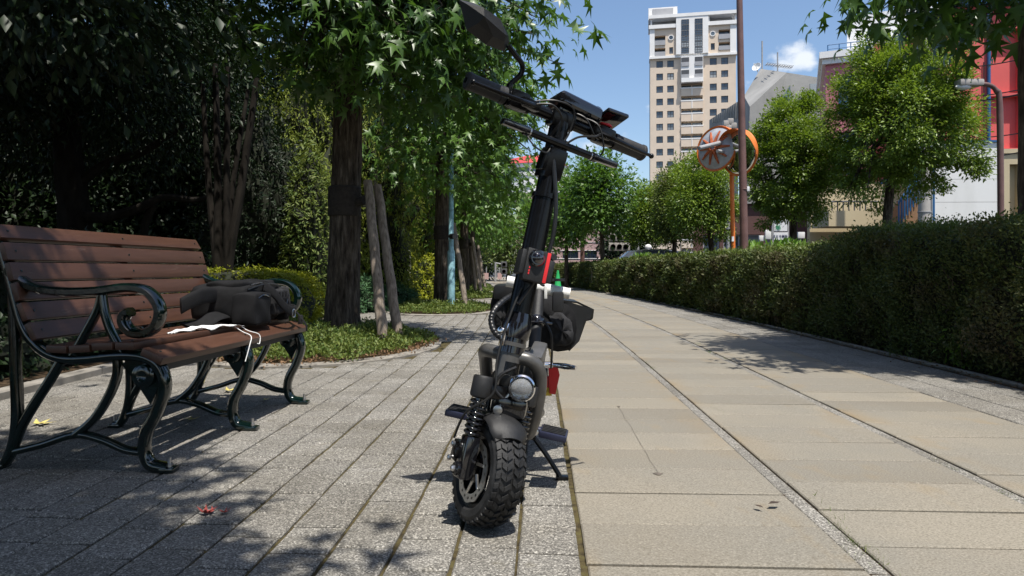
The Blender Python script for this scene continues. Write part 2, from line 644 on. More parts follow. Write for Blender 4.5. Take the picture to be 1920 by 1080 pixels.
    plain('coral_dark', (0.46, 0.075, 0.07), 0.75, var=0.07, vs=0.7)
    plain('pink', (0.50, 0.17, 0.20), 0.75, var=0.08, vs=0.7)
    plain('dusty_pink', (0.50, 0.33, 0.30), 0.8, var=0.06, vs=0.6)
    plain('maroon', (0.105, 0.05, 0.042), 0.7, var=0.1, vs=0.6)
    plain('cream', (0.52, 0.43, 0.27), 0.8, var=0.08, vs=0.8)
    t = NT('white_wall')
    st = t.ramp(t.noise((0.8, 0.8, 0.25), 6, 0.65), [(0.5, 0.0), (0.75, 0.5)])
    t.color(t.mix(st, (0.74, 0.735, 0.70), (0.55, 0.545, 0.50))).set(0.75, 0, 0.3)
    MATS['white_wall'] = t.m
    plain('blue_trim', (0.018, 0.10, 0.24), 0.4, var=0.1)
    plain('teal_trim', (0.02, 0.19, 0.30), 0.4, var=0.1)
    plain('red_roof', (0.55, 0.05, 0.06), 0.6, var=0.1)
    plain('pole_brown', (0.155, 0.082, 0.070), 0.5, var=0.25, vs=4, bump=0.1, bs=60)
    plain('pole_grey', (0.33, 0.33, 0.33), 0.5, var=0.15, vs=5)
    plain('pole_blue', (0.22, 0.40, 0.45), 0.5, var=0.3, vs=14, bump=0.1, bs=60)
    plain('pole_concrete', (0.40, 0.375, 0.34), 0.85, var=0.15, vs=4)
    plain('orange', (0.72, 0.185, 0.03), 0.45, var=0.15, vs=9)
    plain('orange_rust', (0.42, 0.10, 0.03), 0.6, var=0.3, vs=14)
    plain('mirror_back', (0.42, 0.44, 0.47), 0.5, var=0.2, vs=9)
    t = NT('mirror')
    t.color((0.75, 0.76, 0.76)).set(0.03, 1.0)
    MATS['mirror'] = t.m
    plain('cone_green', (0.02, 0.36, 0.10), 0.5, var=0.1)
    plain('car_dark', (0.06, 0.065, 0.075), 0.12, var=0.05, coat=0.8)
    plain('signal_dark', (0.09, 0.09, 0.09), 0.5)
    plain('lamp_grey', (0.36, 0.33, 0.30), 0.55, var=0.15, vs=8)
    plain('sign_white', (0.75, 0.75, 0.75), 0.5, var=0.06)
    plain('ink_navy', (0.02, 0.025, 0.10), 0.5, var=0.05)
    plain('ink_green', (0.03, 0.32, 0.13), 0.5, var=0.05)
    plain('wrap', (0.030, 0.024, 0.020), 0.95, var=0.4, vs=30, bump=0.8, bs=90)
    plain('cable', (0.012, 0.012, 0.012), 0.5)
    plain('stone', (0.42, 0.40, 0.36), 0.8, var=0.15, vs=9, bump=0.3, bs=120)
    plain('step_brown', (0.27, 0.15, 0.075), 0.8, var=0.15, vs=3)


make_materials()
# ------------------------------------------------------------------ the setting: ground and paving
_CY = np.array([-6, 0, 1.56, 3.65, 6.67, 9.9, 13.5, 18.2, 24, 31, 42, 57, 90.0])
_CX = np.array([1.42, 1.57, 1.645, 1.72, 1.83, 1.895, 1.875, 1.75, 1.4, 0.95, 0.2, -0.9, -3.4])
_fy = np.linspace(-6, 90, 2000)
_fx = np.interp(_fy, _CY, _CX)
_k = np.ones(61) / 61.0
_fx = np.convolve(np.pad(_fx, 30, mode='edge'), _k, mode='valid')


def Cx(y):
    return float(np.interp(y, _fy, _fx))


def Ca(y):
    return -math.atan((Cx(y + 0.2) - Cx(y - 0.2)) / 0.4)


def ribbon_sheet(name, x0, x1, ys, z, mat, curve=True, parent=None):
    m = MB()
    for i in range(len(ys) - 1):
        a, b = ys[i], ys[i + 1]
        ca, cb = (Cx(a), Cx(b)) if curve else (0, 0)
        m.add([(ca + x0, a, z), (ca + x1, a, z), (cb + x1, b, z), (cb + x0, b, z)], [(0, 1, 2, 3)])
    return m.build(name, mat, parent)


g = MB()
g.add([(-700, -60, -0.05), (700, -60, -0.05), (700, 1500, -0.05), (-700, 1500, -0.05)], [(0, 1, 2, 3)])
tag(g.build('ground', MATS['asphalt']), kind='structure')

ys = [(-4 + i * 1.0) for i in range(75)]
pavement = tag(ribbon_sheet('pavement', -5.2, -1.455, ys, -0.009, MATS['joint']), kind='structure')
path = tag(ribbon_sheet('path', -1.455, 1.50, ys, -0.0085, MATS['soil']), kind='structure')


def piece_mesh(name, w, l, mat, bev=0.005, depth=0.03, seed=0):
    rnd = random.Random(seed)
    vs, fs = [], []
    for (ins, z) in ((bev, 0.0), (0.0, -bev * 0.9), (0.0, -depth)):
        for sx, sy in ((-1, -1), (1, -1), (1, 1), (-1, 1)):
            vs.append((sx * (w / 2 - ins), sy * (l / 2 - ins), z))
    fs.append((0, 1, 2, 3))
    for r in (0, 4):
        for k in range(4):
            k2 = (k + 1) % 4
            fs.append((r + k, r + 4 + k, r + 4 + k2, r + k2))
    me = bpy.data.meshes.new(name)
    jit = [(rnd.uniform(-.002, .002), rnd.uniform(-.0025, .0025)) for _ in range(4)]
    vs = [(x + jit[i % 4][0], y + jit[i % 4][1], z) for i, (x, y, z) in enumerate(vs)]
    me.from_pydata(vs, [], fs)
    me.materials.append(mat)
    return me


def place_piece(name, me, x, y, z, rz, parent, tilt=(0, 0)):
    o = bpy.data.objects.new(name, me)
    COL.objects.link(o)
    o.parent = parent
    o.location = (x, y, z)
    o.rotation_euler = (tilt[0], tilt[1], rz)
    return o


def pieces_stuff(name, items, mat, parent):
    """many alike pieces joined: items (x, y, z, rz, w, l)"""
    it = np.array(items)
    tmpl, faces = [], []
    T = []
    for ins, z in ((0.005, 0.0), (0.0, -0.005), (0.0, -0.03)):
        for sx, sy in ((-1, -1), (1, -1), (1, 1), (-1, 1)):
            T.append((sx, sy, ins, z))
    T = np.array(T)
    F = [(0, 1, 2, 3)]
    for r in (0, 4):
        for k in range(4):
            k2 = (k + 1) % 4
            F.append((r + k, r + 4 + k, r + 4 + k2, r + k2))
    F = np.array(F)
    n = len(it)
    lx = T[None, :, 0] * (it[:, 4:5] / 2 - T[None, :, 2])
    ly = T[None, :, 1] * (it[:, 5:6] / 2 - T[None, :, 2])
    c, s = np.cos(it[:, 3:4]), np.sin(it[:, 3:4])
    V = np.stack([it[:, 0:1] + lx * c - ly * s, it[:, 1:2] + lx * s + ly * c, it[:, 2:3] + np.broadcast_to(T[None, :, 3], lx.shape)], -1)
    FF = (F[None] + (np.arange(n) * 12)[:, None, None]).reshape(-1, 4)
    o = link(name, np_mesh(name, V.reshape(-1, 3), FF, mat), parent)
    o['kind'] = 'stuff'
    return o


# planting beds set into the paving: (centre, radii)
BEDS = [((-1.88, 6.75), (1.06, 1.42)), ((-1.28, 12.55), (0.92, 1.30)), ((-1.30, 18.3), (0.90, 1.30)),
        ((-1.42, 24.0), (0.85, 1.3)), ((-1.75, 30.0), (0.85, 1.3)), ((-2.2, 36.0), (0.85, 1.3))]


def in_bed(x, y, m=0.0):
    return any(((x - c[0]) / (r[0] + m)) ** 2 + ((y - c[1]) / (r[1] + m)) ** 2 < 1 for c, r in BEDS)


KERB_X = -3.12
rnd = random.Random(5)
cand = []
for k in range(21):
    off = -1.460 - 0.008 - 0.167 * (k + 0.5) - 0.001
    y = 0.75 + rnd.uniform(0, 0.17)
    while y < 23:
        ln = rnd.choice([0.172, 0.176, 0.18, 0.184, 0.19])
        yc = y + ln / 2
        x = Cx(yc) + off
        y += ln + 0.0105
        if x < KERB_X + 0.12 or in_bed(x, yc, 0.14):
            continue
        cand.append((x + rnd.uniform(-.0015, .0015), yc, rnd.uniform(-0.0012, 0.0012), Ca(yc) + rnd.uniform(-.006, .006), 0.157 + rnd.uniform(-.002, .002), ln))


def shown(c):
    px = 960 + c[0] / max(c[1], .1) * FPX
    py = HOR + CAM_H * FPX / c[1]
    return -40 < px < 1960 and py < 1100


vis = sorted([c for c in cand if shown(c)], key=lambda c: c[1])
hid = [c for c in cand if not shown(c)]
BLK = [piece_mesh('paving_block', 0.157, l, MATS['block'], seed=i) for i, l in enumerate((0.172, 0.176, 0.18, 0.184, 0.19))]
for c in vis[:296]:
    i = (0.172, 0.176, 0.18, 0.184, 0.19).index(c[5])
    place_piece('paving_block', BLK[i], c[0], c[1], c[2], c[3], pavement, (rnd.uniform(-.006, .006), rnd.uniform(-.008, .008)))
pieces_stuff('paving_blocks', vis[296:] + hid, MATS['block'], pavement)
ribbon_sheet('far_paving', -5.0, -1.46, [23 + i * 1.5 for i in range(30)], -0.004, MATS['block'], parent=pavement)

# sandy slabs in three columns
SL = []
for ci, (a, b) in enumerate(((-1.456, -0.762), (-0.703, -0.030), (0.030, 0.758))):
    w = b - a
    meshes = [piece_mesh('slab', w, 0.2735, MATS['slab'], 0.004, seed=100 + ci * 5 + j) for j in range(3)]
    far = []
    y = 0.6 + (0.0, 0.115, 0.2)[ci]
    while y < 45:
        yc = y + 0.1385
        x = Cx(yc) + (a + b) / 2
        rz = Ca(yc)
        y += 0.2825
        if yc < 15:
            place_piece('slab', meshes[rnd.randrange(3)], x, yc, rnd.uniform(-.0015, .0015), rz, path, (rnd.uniform(-.003, .003), rnd.uniform(-.002, .002)))
        else:
            far.append((x, yc, 0, rz, w, 0.277))
    SL += far
pieces_stuff('far_slabs', SL, MATS['slab'], path)
# narrow aggregate strips between the columns
ST = []
for off, y0 in ((-0.732, 0.5), (0.0, 0.75)):
    me = piece_mesh('edging_strip', 0.050, 0.594, MATS['block'], 0.003, seed=33)
    y = y0
    while y < 40:
        yc = y + 0.297
        if yc < 14:
            place_piece('edging_strip', me, Cx(yc) + off, yc, -0.0055, Ca(yc), path)
        else:
            ST.append((Cx(yc) + off, yc, -0.002, Ca(yc), 0.05, 0.594))
        y += 0.601
pieces_stuff('far_edging_strips', ST, MATS['block'], path)
# tile border along the hedge
TB = []
tiles = [piece_mesh('border_tile', 0.218, 0.296, MATS['block'], 0.004, seed=60 + j) for j in range(3)]
for k in range(3):
    off = 0.765 + 0.112 + k * 0.228
    y = 1.0 + rnd.uniform(0, .3)
    while y < 42:
        yc = y + 0.148
        if 2.6 < yc < 11:
            place_piece('border_tile', tiles[k], Cx(yc) + off, yc, rnd.uniform(-.001, .001), Ca(yc), path, (rnd.uniform(-.005, .005), 0))
        else:
            TB.append((Cx(yc) + off, yc, 0, Ca(yc), 0.218, 0.296))
        y += 0.303
pieces_stuff('far_border_tiles', TB, MATS['block'], path)
ribbon_sheet('far_path', -1.45, 1.45, [42 + i * 2 for i in range(15)], -0.002, MATS['slab'], parent=path)

# soil under hedge, soil behind the left kerb, the kerbs
tag(ribbon_sheet('hedge_soil', 1.50, 3.4, ys, -0.004, MATS['soil']), kind='structure')
m = MB()
for i in range(len(ys) - 1):
    a, b = ys[i], ys[i + 1]
    m.add([(-60, a, 0.02), (KERB_X - 0.06, a, 0.02), (KERB_X - 0.06, b, 0.02), (-60, b, 0.02)], [(0, 1, 2, 3)])
tag(m.build('planting_soil', MATS['soil']), kind='structure')


def kerb_run(name, fn, y0, y1, w, h, ln, kind='structure', label=None):
    root = None
    me = MB().bbox((0, 0, h / 2 - 0.02), (w, ln - 0.008, h + 0.04), 0.008, seg=1).mesh('kerb_stone', MATS['kerb'], smooth=0)
    base = MB()
    n = int((y1 - y0) / ln)
    for i in range(n):
        a, b = y0 + i * ln, y0 + (i + 1) * ln
        base.add([(fn(a) - w * .4, a, 0.001), (fn(a) + w * .4, a, 0.001), (fn(b) + w * .4, b, 0.001), (fn(b) - w * .4, b, 0.001)], [(0, 1, 2, 3)])
    root = tag(base.build(name, MATS['joint']), kind='structure')
    for i in range(n):
        yc = y0 + (i + 0.5) * ln
        rz = -math.atan((fn(yc + .2) - fn(yc - .2)) / .4)
        place_piece('kerb_stone', me, fn(yc), yc, 0, rz, root)
    return root


kerb_run('hedge_kerb', lambda y: Cx(y) + 1.53, 2.0, 40.0, 0.05, 0.018, 0.6)
kerb_run('planting_kerb', lambda y: KERB_X + 0.03 + 0.10 * math.sin(y * 0.35), 2.5, 30.0, 0.11, 0.05, 0.6)

# soil of the round tree beds with a low stone rim
for i, (c, r) in enumerate(BEDS):
    m = MB()
    n = 40
    rim, inner = [], []
    vs = [(c[0], c[1], 0.035)]
    for k in range(n):
        a = 2 * math.pi * k / n
        vs.append((c[0] + r[0] * math.cos(a), c[1] + r[1] * math.sin(a), 0.012))
    m.add(vs, [(0, 1 + k, 1 + (k + 1) % n) for k in range(n)])
    s = tag(m.build('tree_bed_soil', MATS['soil']), kind='structure')
    m = MB()
    m.sweep_pts = None
    ring = [(c[0] + (r[0] + 0.05) * math.cos(2 * math.pi * k / n), c[1] + (r[1] + 0.05) * math.sin(2 * math.pi * k / n), -0.012) for k in range(n)]
    outer = [(c[0] + (r[0] + 0.11) * math.cos(2 * math.pi * k / n), c[1] + (r[1] + 0.11) * math.sin(2 * math.pi * k / n)) for k in range(n)]
    innr = [(c[0] + r[0] * .99 * math.cos(2 * math.pi * k / n), c[1] + r[1] * .99 * math.sin(2 * math.pi * k / n)) for k in range(n)]
    vs = [(p[0], p[1], -0.03) for p in outer] + [(p[0], p[1], 0.010) for p in outer] + [(p[0], p[1], 0.018) for p in innr] + [(p[0], p[1], -0.03) for p in innr]
    fs = []
    for q in range(3):
        for k in range(n):
            k2 = (k + 1) % n
            fs.append((q * n + k, q * n + k2, (q + 1) * n + k2, (q + 1) * n + k))
    m.add(vs, fs)
    m.build('rim', MATS['kerb'], s)

# drip stain across the left slabs
m = MB()
a_, b_ = G(1160, 763), G(1234, 890)
n_ = 14
rs_ = random.Random(3)
L, Rr_ = [], []
for k in range(n_ + 1):
    q = a_.lerp(b_, k / n_) + Vector((rs_.uniform(-.004, .004), 0, .0035))
    L.append(q + Vector((-.0006 - .0004 * rs_.random(), 0, 0))); Rr_.append(q + Vector((.0006, 0, 0)))
m.add(L + Rr_, [(k, k + 1, n_ + 2 + k, n_ + 1 + k) for k in range(n_)])
blob = [b_ + Vector((.016 * math.cos(t_) * (1 + .4 * math.sin(3 * t_)), .016 * math.sin(t_), .0036)) for t_ in [2 * math.pi * k / 14 for k in range(14)]]
m.add(blob, [tuple(range(14))])
blob = [a_ + Vector((.008 * math.cos(t_), .012 * math.sin(t_), .0036)) for t_ in [2 * math.pi * k / 10 for k in range(10)]]
m.add(blob, [tuple(range(10))])
m.build('drip_stain', plain('drip_stain', (.12, .10, .08), .8, var=.3, vs=60), path, 0)
# ------------------------------------------------------------------ foliage
SHAPES = {}
SHAPES['oval'] = (np.array([(0, 0, 0), (0.5, 0.24, 0.05), (1, 0, -0.10), (0.5, -0.24, 0.05)]), np.array([(0, 1, 2), (0, 2, 3)]))
SHAPES['lance'] = (np.array([(0, 0, 0), (0.45, 0.15, 0.04), (1, 0, -0.14), (0.45, -0.15, 0.04)]), np.array([(0, 1, 2), (0, 2, 3)]))
SHAPES['needle'] = (np.array([(0, 0.05, 0), (1, 0.0, -0.1), (0, -0.05, 0)]), np.array([(0, 1, 2)]))
_o = [(0, 0), (-0.02, 0.52), (0.25, 0.16), (0.68, 0.58), (0.50, 0.13), (1.12, 0.0), (0.50, -0.13), (0.68, -0.58), (0.25, -0.16), (-0.02, -0.52)]
_v = [(0.34, 0, 0.03)] + [(x, y, -0.34 * max(0, x - .2) ** 2 - 0.42 * y * y) for x, y in _o]
SHAPES['star'] = (np.array(_v), np.array([(0, 1 + k, 1 + (k + 1) % 10) for k in range(10)]))
_o = [(0, 0), (0.30, 0.42), (0.42, 0.16), (1.0, 0.0), (0.42, -0.16), (0.30, -0.42)]
SHAPES['star3'] = (np.array([(x, y, -0.12 * x * x - 0.2 * y * y) for x, y in _o]), np.array([(0, 1, 2), (0, 2, 4), (2, 3, 4), (0, 4, 5)]))


def unit(a):
    return a / np.maximum(np.linalg.norm(a, axis=-1, keepdims=True), 1e-9)


def leaves(name, Pp, U, N, size, shape, mat):
    T, F = SHAPES[shape]
    U = unit(U)
    W = unit(np.cross(N, U))
    N = np.cross(U, W)
    V = Pp[:, None] + size[:, None, None] * (T[None, :, 0:1] * U[:, None] + T[None, :, 1:2] * W[:, None] + T[None, :, 2:3] * N[:, None])
    FF = (F[None] + (np.arange(len(Pp)) * len(T))[:, None, None]).reshape(-1, 3)
    return np_mesh(name, V.reshape(-1, 3), FF, mat)


def crown_leaves(name, centers, per, sig, size, shape, mat, seed, mid=None, droop=0.5, flat=0.6, up=1.0):
    """clumps of leaves round given clump centres (local coordinates)"""
    rg = np.random.default_rng(seed)
    c = np.repeat(np.asarray(centers, float), per, axis=0)
    n = len(c)
    sg = np.repeat(rg.uniform(0.7, 1.35, len(centers)), per)[:, None] * sig
    off = np.clip(rg.normal(size=(n, 3)), -1.9, 1.9) * sg
    off[:, 2] *= flat
    p = c + off
    ctr = np.asarray(mid if mid is not None else centers.mean(0))
    outw = unit(p - ctr)
    U = unit(off) * 0.7 + outw * 0.6 + rg.normal(size=(n, 3)) * 0.45 + np.array([0, 0, -droop])
    N = outw * 0.55 + rg.normal(size=(n, 3)) * 0.45 + np.array([0, 0, up])
    return leaves(name, p, U, N, size * rg.uniform(0.5, 1.25, n), shape, mat)


def crown_centers(rad, n, seed, lo=0.55, lump=0.22, bottom=-1.0, cone=0.0):
    rg = np.random.default_rng(seed)
    d = unit(rg.normal(size=(n * 2, 3)))
    d = d[d[:, 2] > bottom][:n]
    ph = rg.uniform(0, 6.28, 6)
    bump = 1 + lump * (np.sin(3 * np.arctan2(d[:, 1], d[:, 0]) + ph[0]) * np.cos(2.3 * d[:, 2] * 2 + ph[1]) + 0.7 * np.sin(5 * d[:, 0] + ph[2]) * np.sin(4 * d[:, 2] + ph[3]))
    r = rg.uniform(lo ** 3, 1, len(d)) ** (1 / 3)
    c = d * (r * bump)[:, None]
    if cone:
        k = 1 - cone * np.clip((c[:, 2] + 1) / 2, 0, 1)
        c[:, 0] *= k * (1 + .35 * cone)
        c[:, 1] *= k * (1 + .35 * cone)
    return c * np.asarray(rad)


def noise_trunk(path_pts, radii, n=20, seed=0, ridge=0.08, flute=7):
    """tapered trunk with ridged, uneven bark"""
    rnd = random.Random(seed)
    pts = smooth_path(path_pts, 8)
    m = MB()
    k = len(pts)
    rs = np.interp(np.linspace(0, 1, k), np.linspace(0, 1, len(radii)), radii)
    ph = [rnd.uniform(0, 6.28) for _ in range(8)]
    vs, fs = [], []
    prev = None
    for i, p in enumerate(pts):
        t = (pts[min(i + 1, k - 1)] - pts[max(i - 1, 0)]).normalized()
        u = (Vector((1, 0, 0)) - t * t.x).normalized()
        w = t.cross(u)
        for j in range(n):
            a = 2 * math.pi * j / n
            rr = rs[i] * (1 + ridge * (math.sin(flute * a + ph[0] + i * .12) * .6 + math.sin(flute * 2.3 * a + ph[1] - i * .25) * .5 + math.sin(3 * a + ph[2] + i * .07) * .5) + rnd.uniform(-1, 1) * ridge * .6)
            vs.append(p + (u * math.cos(a) + w * math.sin(a)) * rr)
    for i in range(k - 1):
        for j in range(n):
            j2 = (j + 1) % n
            fs.append((i * n + j, i * n + j2, (i + 1) * n + j2, (i + 1) * n + j))
    fs.append(tuple((k - 1) * n + j for j in range(n)))
    m.add(vs, fs)
    return m


def limbs_mb(start, centers, nlimb, r0, seed, m=None, sag=0.12):
    rnd = random.Random(seed)
    m = m or MB()
    idx = rnd.sample(range(len(centers)), min(nlimb, len(centers)))
    for i in idx:
        e = Vector(centers[i])
        s = Vector(start) + Vector((0, 0, rnd.uniform(-0.5, 0.4)))
        mid = s.lerp(e, 0.5) + Vector((rnd.uniform(-.15, .15), rnd.uniform(-.15, .15), sag + rnd.uniform(0, .2)))
        pp = smooth_path([s, mid, e], 5)
        rr = [r0 * (1 - 0.85 * q / (len(pp) - 1)) for q in range(len(pp))]
        m.tube(pp, rr, 6)
    return m


def tree(name, label, cat, loc, trunk_pts, trunk_r, crown_c, crown_r, n_clump, per, sig, leaf, shape, mat, seed,
         bark='bark', group=None, lo=0.5, lump=0.22, droop=0.5, nlimb=26, limb_r=0.05, extra=None, bottom=-0.85, rz=0.0, sides=18, ridge=0.06, flat=0.6, up=1.0, cone=0.0):
    root = thing(name, label, cat, loc, group, rz)
    tr = noise_trunk(trunk_pts, trunk_r, sides, seed, ridge)
    link('trunk', tr.mesh('trunk', MATS[bark]), root)
    cc = np.asarray(crown_c)
    ctr = crown_centers(crown_r, n_clump, seed, lo, lump, bottom, cone) + cc
    if extra is not None:
        ctr = np.vstack([ctr, np.asarray(extra)])
    lm = limbs_mb(Vector(trunk_pts[-1]), ctr, nlimb, limb_r, seed)
    if extra is not None:
        rl = random.Random(seed)
        hub = Vector(trunk_pts[-1])
        for e in extra:
            e = Vector(e)
            s0 = Vector((hub.x * .8, hub.y * .8, max(trunk_pts[-1][2] * .55, min(e.z + .5, hub.z))))
            pp = smooth_path([s0, s0.lerp(e, .55) + Vector((rl.uniform(-.1, .1), rl.uniform(-.1, .1), .22)), e], 5)
            lm.tube(pp, [.022 * (1 - .8 * q / (len(pp) - 1)) for q in range(len(pp))], 5)
            for k in range(4):
                d_ = Vector((rl.uniform(-1, 1), rl.uniform(-1, 1), rl.uniform(-.5, .5))) * .28
                lm.tube([e.lerp(s0, .08 * k), e.lerp(s0, .08 * k) + d_], [.006, .003], 4)
    link('limbs', lm.mesh('limbs', MATS[bark]), root)
    link('crown', crown_leaves('crown', ctr, per, sig, leaf, shape, MATS[mat], seed, mid=cc, droop=droop, flat=flat, up=up), root)
    return root


# --- the row of street trees on the left, with their props
def prop_post(root_label, foot, head, r=0.045, group=None):
    f, h = Vector(foot), Vector(head)
    m = MB()
    n = 14
    pts = [f.lerp(h, i / n) + Vector((0.004 * math.sin(i * 1.7), 0.004 * math.cos(i * 1.1), 0)) for i in range(n + 1)]
    m.tube([p - f for p in pts], [r * (1.08 - 0.16 * i / n) for i in range(n + 1)], 12)
    o = m.build('support_post', MATS['post'])
    o.location = f
    return tag(o, root_label, 'post', group)


GRP = 'street trees in round beds on the left'
T1 = (-1.78, 7.15, 0.0)
ex1 = []
rg = np.random.default_rng(4)
for (px, py, d) in [(560, 95, 6.3), (600, 70, 6.2), (640, 110, 6.2), (680, 60, 6.1), (720, 30, 6.0), (590, 40, 6.4), (760, 60, 6.0), (660, 20, 6.1), (700, 120, 6.2), (630, 150, 6.6),
                    (790, 110, 6.3), (830, 150, 6.5), (740, 150, 6.8), (870, 60, 6.3), (900, 110, 6.6), (930, 150, 6.8), (980, 60, 6.6), (1000, 100, 6.9), (985, 20, 6.6), (960, 180, 7.2), (950, 0, 6.4), (1000, 30, 7.0), (880, 190, 7.4), (720, 175, 7.6), (800, 180, 7.6), (570, 130, 7.2), (830, 10, 6.0), (850, 110, 7.0)]:
    q = P(px, py, d) - Vector(T1)
    ex1.append((q.x, q.y, q.z))
tree('street_tree', 'nearest street tree, thick furrowed trunk with dark band and two leaning posts', 'tree', T1,
     [(0.03, 0, -0.02), (0.0, 0, 0.25), (0.02, 0.01, 1.0), (0.05, 0, 2.2), (0.06, 0, 3.4), (0.05, 0.02, 4.6)], [0.245, 0.178, 0.155, 0.145, 0.12, 0.07],
     (0.28, -0.25, 4.5), (1.35, 1.35, 2.2), 260, 40, 0.25, 0.148, 'star', 'leaf_gum', 11, group=GRP, lo=0.45, sides=56, ridge=0.06, extra=ex1, nlimb=60, limb_r=0.045, cone=.55, droop=.8)
trunk_band = MB()
trunk_band.lathe([(0.163, -0.15), (0.172, -0.13), (0.168, -0.05), (0.174, 0.03), (0.170, 0.10), (0.173, 0.14), (0.160, 0.16)], (T1[0] + 0.028, T1[1], 1.46), (0.01, 0, 1), 24)
trunk_band.tube([(T1[0] + .15, T1[1] - .05, 1.45), (T1[0] + .26, T1[1] - .12, 1.47)], 0.05, 8)
tag(trunk_band.build('trunk_wrap', MATS['wrap'], at=(T1[0], T1[1], 1.3)), 'dark jute band wound round the nearest street tree trunk', 'tree wrap')
prop_post('near leaning grey support post with its foot in the first round bed', P(718, 636, 6.5) * 1.0, P(690, 340, 7.0), 0.050)
prop_post('second leaning support post, just right of the near post in the first bed', P(746, 628, 6.75), P(708, 348, 7.2), 0.048)

T2 = (-1.32, 12.9, 0.0)
ex2 = []
for (px, py, d) in [(720, 280, 11.8), (760, 300, 11.6), (800, 250, 11.6), (830, 230, 11.7), (790, 330, 11.9), (740, 350, 12.2), (860, 270, 11.8), (880, 320, 12), (700, 250, 12.2), (950, 270, 12.2), (970, 210, 12.4), (930, 330, 12.4), (985, 150, 12.6), (905, 370, 12.6), (840, 340, 12.0), (960, 360, 13), (770, 390, 12.6)]:
    q = P(px, py, d) - Vector(T2)
    ex2.append((q.x, q.y, q.z))
t2 = tree('street_tree', 'second street tree, trunk beside the pale blue pole', 'tree', T2,
     [(0.02, 0, -0.02), (0, 0, 0.25), (0.0, 0, 1.0), (0.0, 0, 2.4), (0.03, 0, 4.4)], [0.20, 0.165, 0.145, 0.125, 0.06],
     (0.1, 0, 4.3), (1.75, 1.75, 2.4), 230, 30, 0.25, 0.15, 'star', 'leaf_gum_far', 23, group=GRP, lo=0.4, sides=24, ridge=0.05, extra=ex2, nlimb=50, cone=.65, droop=.8)
labels = {2: 'third street tree in the left row, behind the blue pole', 3: 'fourth street tree in the left row', 4: 'fifth street tree in the left row, near the traffic signal', 5: 'sixth and farthest street tree in the left row'}
t3 = None
for i in range(2, 6):
    (cx, cy), r = BEDS[i]
    if t3 is None:
        t3 = tree('street_tree', labels[i], 'tree', (cx, cy + 0.3, 0), [(0.02, 0, -0.02), (0, 0, 0.25), (0, 0, 1.2), (0, 0, 4.0)], [0.19, 0.15, 0.13, 0.05],
                  (0.15, 0, 3.6), (1.6, 1.7, 2.35), 230, 22, 0.27, 0.19, 'star3', 'leaf_gum_far', 31, group=GRP, lo=0.35, sides=14, nlimb=40, cone=.65)
    else:
        c = copy_tree(t3)
        c.location = (cx, cy + 0.3, 0)
        c.rotation_euler.z = i * 1.3
        c['label'] = labels[i]
# bands and props of the further trees
for i in range(1, 5):
    (cx, cy), r = BEDS[i]
    bx, by = (T2[0], T2[1]) if i == 1 else (cx, cy + .3)
    m = MB().lathe([(0.155, -0.13), (0.162, -0.1), (0.158, 0), (0.163, .08), (0.15, .13)], (bx, by, 1.45), (0, 0, 1), 16)
    m.tube([(bx + .14, by - .05, 1.44), (bx + .24, by - .12, 1.45)], 0.05, 8)
    tag(m.build('trunk_wrap', MATS['wrap'], at=(bx, by, 1.3)), ('dark band wound round the %s street tree trunk' % ['second', 'third', 'fourth', 'fifth'][i - 1]), 'tree wrap')
    prop_post('right support post leaning on the %s street tree' % ['second', 'third', 'fourth', 'fifth'][i - 1], (bx + 0.50, by - 0.55, 0), (bx + 0.22, by - 0.13, 1.62), 0.05)
    if i > 1:
        prop_post('left support post leaning on the %s street tree' % ['', 'third', 'fourth', 'fifth'][i - 1], (bx + 0.30, by + 0.45, 0), (bx + 0.16, by + 0.12, 1.6), 0.05)

# --- the street tree beside the camera (its crown shades the bottom left corner) and the one at the right edge
t0_ = tree('street_tree', 'street tree beside the camera whose crown shades the bottom left', 'tree', (-1.45, -0.62, 0),
     [(0, 0, -0.02), (0, 0, 0.3), (0, 0, 1.2), (0, 0, 4.4)], [0.2, 0.16, 0.14, 0.07],
     (-0.20, 0.03, 4.35), (1.80, 1.76, 1.4), 600, 36, 0.20, 0.17, 'star', 'leaf_gum', 47, group=GRP, lo=0.1, sides=14, nlimb=30, lump=.12)
for (x, y, a, lab) in ((4.3, -2.2, 1.1, 'unseen street tree added on the road side just behind the camera to block sky'), (4.2, -8.0, 2.0, 'second unseen street tree added on the road side to block sky'), (-1.6, -6.6, 3.0, 'unseen street tree added in the left row to block sky'), (-1.6, -12.6, 4.0, 'second unseen street tree added in the left row to block sky'), (4.2, -13.8, 5.0, 'third unseen street tree added on the road side to block sky')):
    c = copy_tree(t0_)  # unseen copies added behind the camera to block sky light
    c.location = (x, y, 0)
    c.rotation_euler.z = a
    c['label'] = lab
TR = (3.66, 4.75, 0.0)
exr = []
for (px, py, d) in [(1600, 25, 4.6), (1640, 35, 4.7), (1690, 30, 4.7), (1720, 45, 4.6), (1760, 60, 4.7), (1800, 55, 4.6), (1850, 60, 4.7), (1880, 50, 4.6), (1700, 5, 4.5), (1780, 15, 4.5), (1840, 20, 4.5), (1900, 30, 4.5), (1620, -10, 4.8), (1810, 85, 5.0), (1745, 75, 5.0)]:
    q = P(px + 22, py - 38, d) - Vector(TR)
    exr.append((q.x, q.y, q.z))
tree('street_tree', 'street tree at the right edge, dark leaves hanging over the top right corner', 'tree', TR,
     [(0, 0, -0.02), (0.0, 0, 0.3), (0.0, 0, 1.2), (0, 0, 2.4), (0.0, 0, 4.2)], [0.18, 0.14, 0.12, 0.11, 0.06],
     (0.72, 0.1, 4.4), (1.25, 1.5, 1.25), 560, 32, 0.2, 0.14, 'star', 'leaf_gum', 53, lo=0.15, sides=20, extra=exr, nlimb=40, droop=.8)

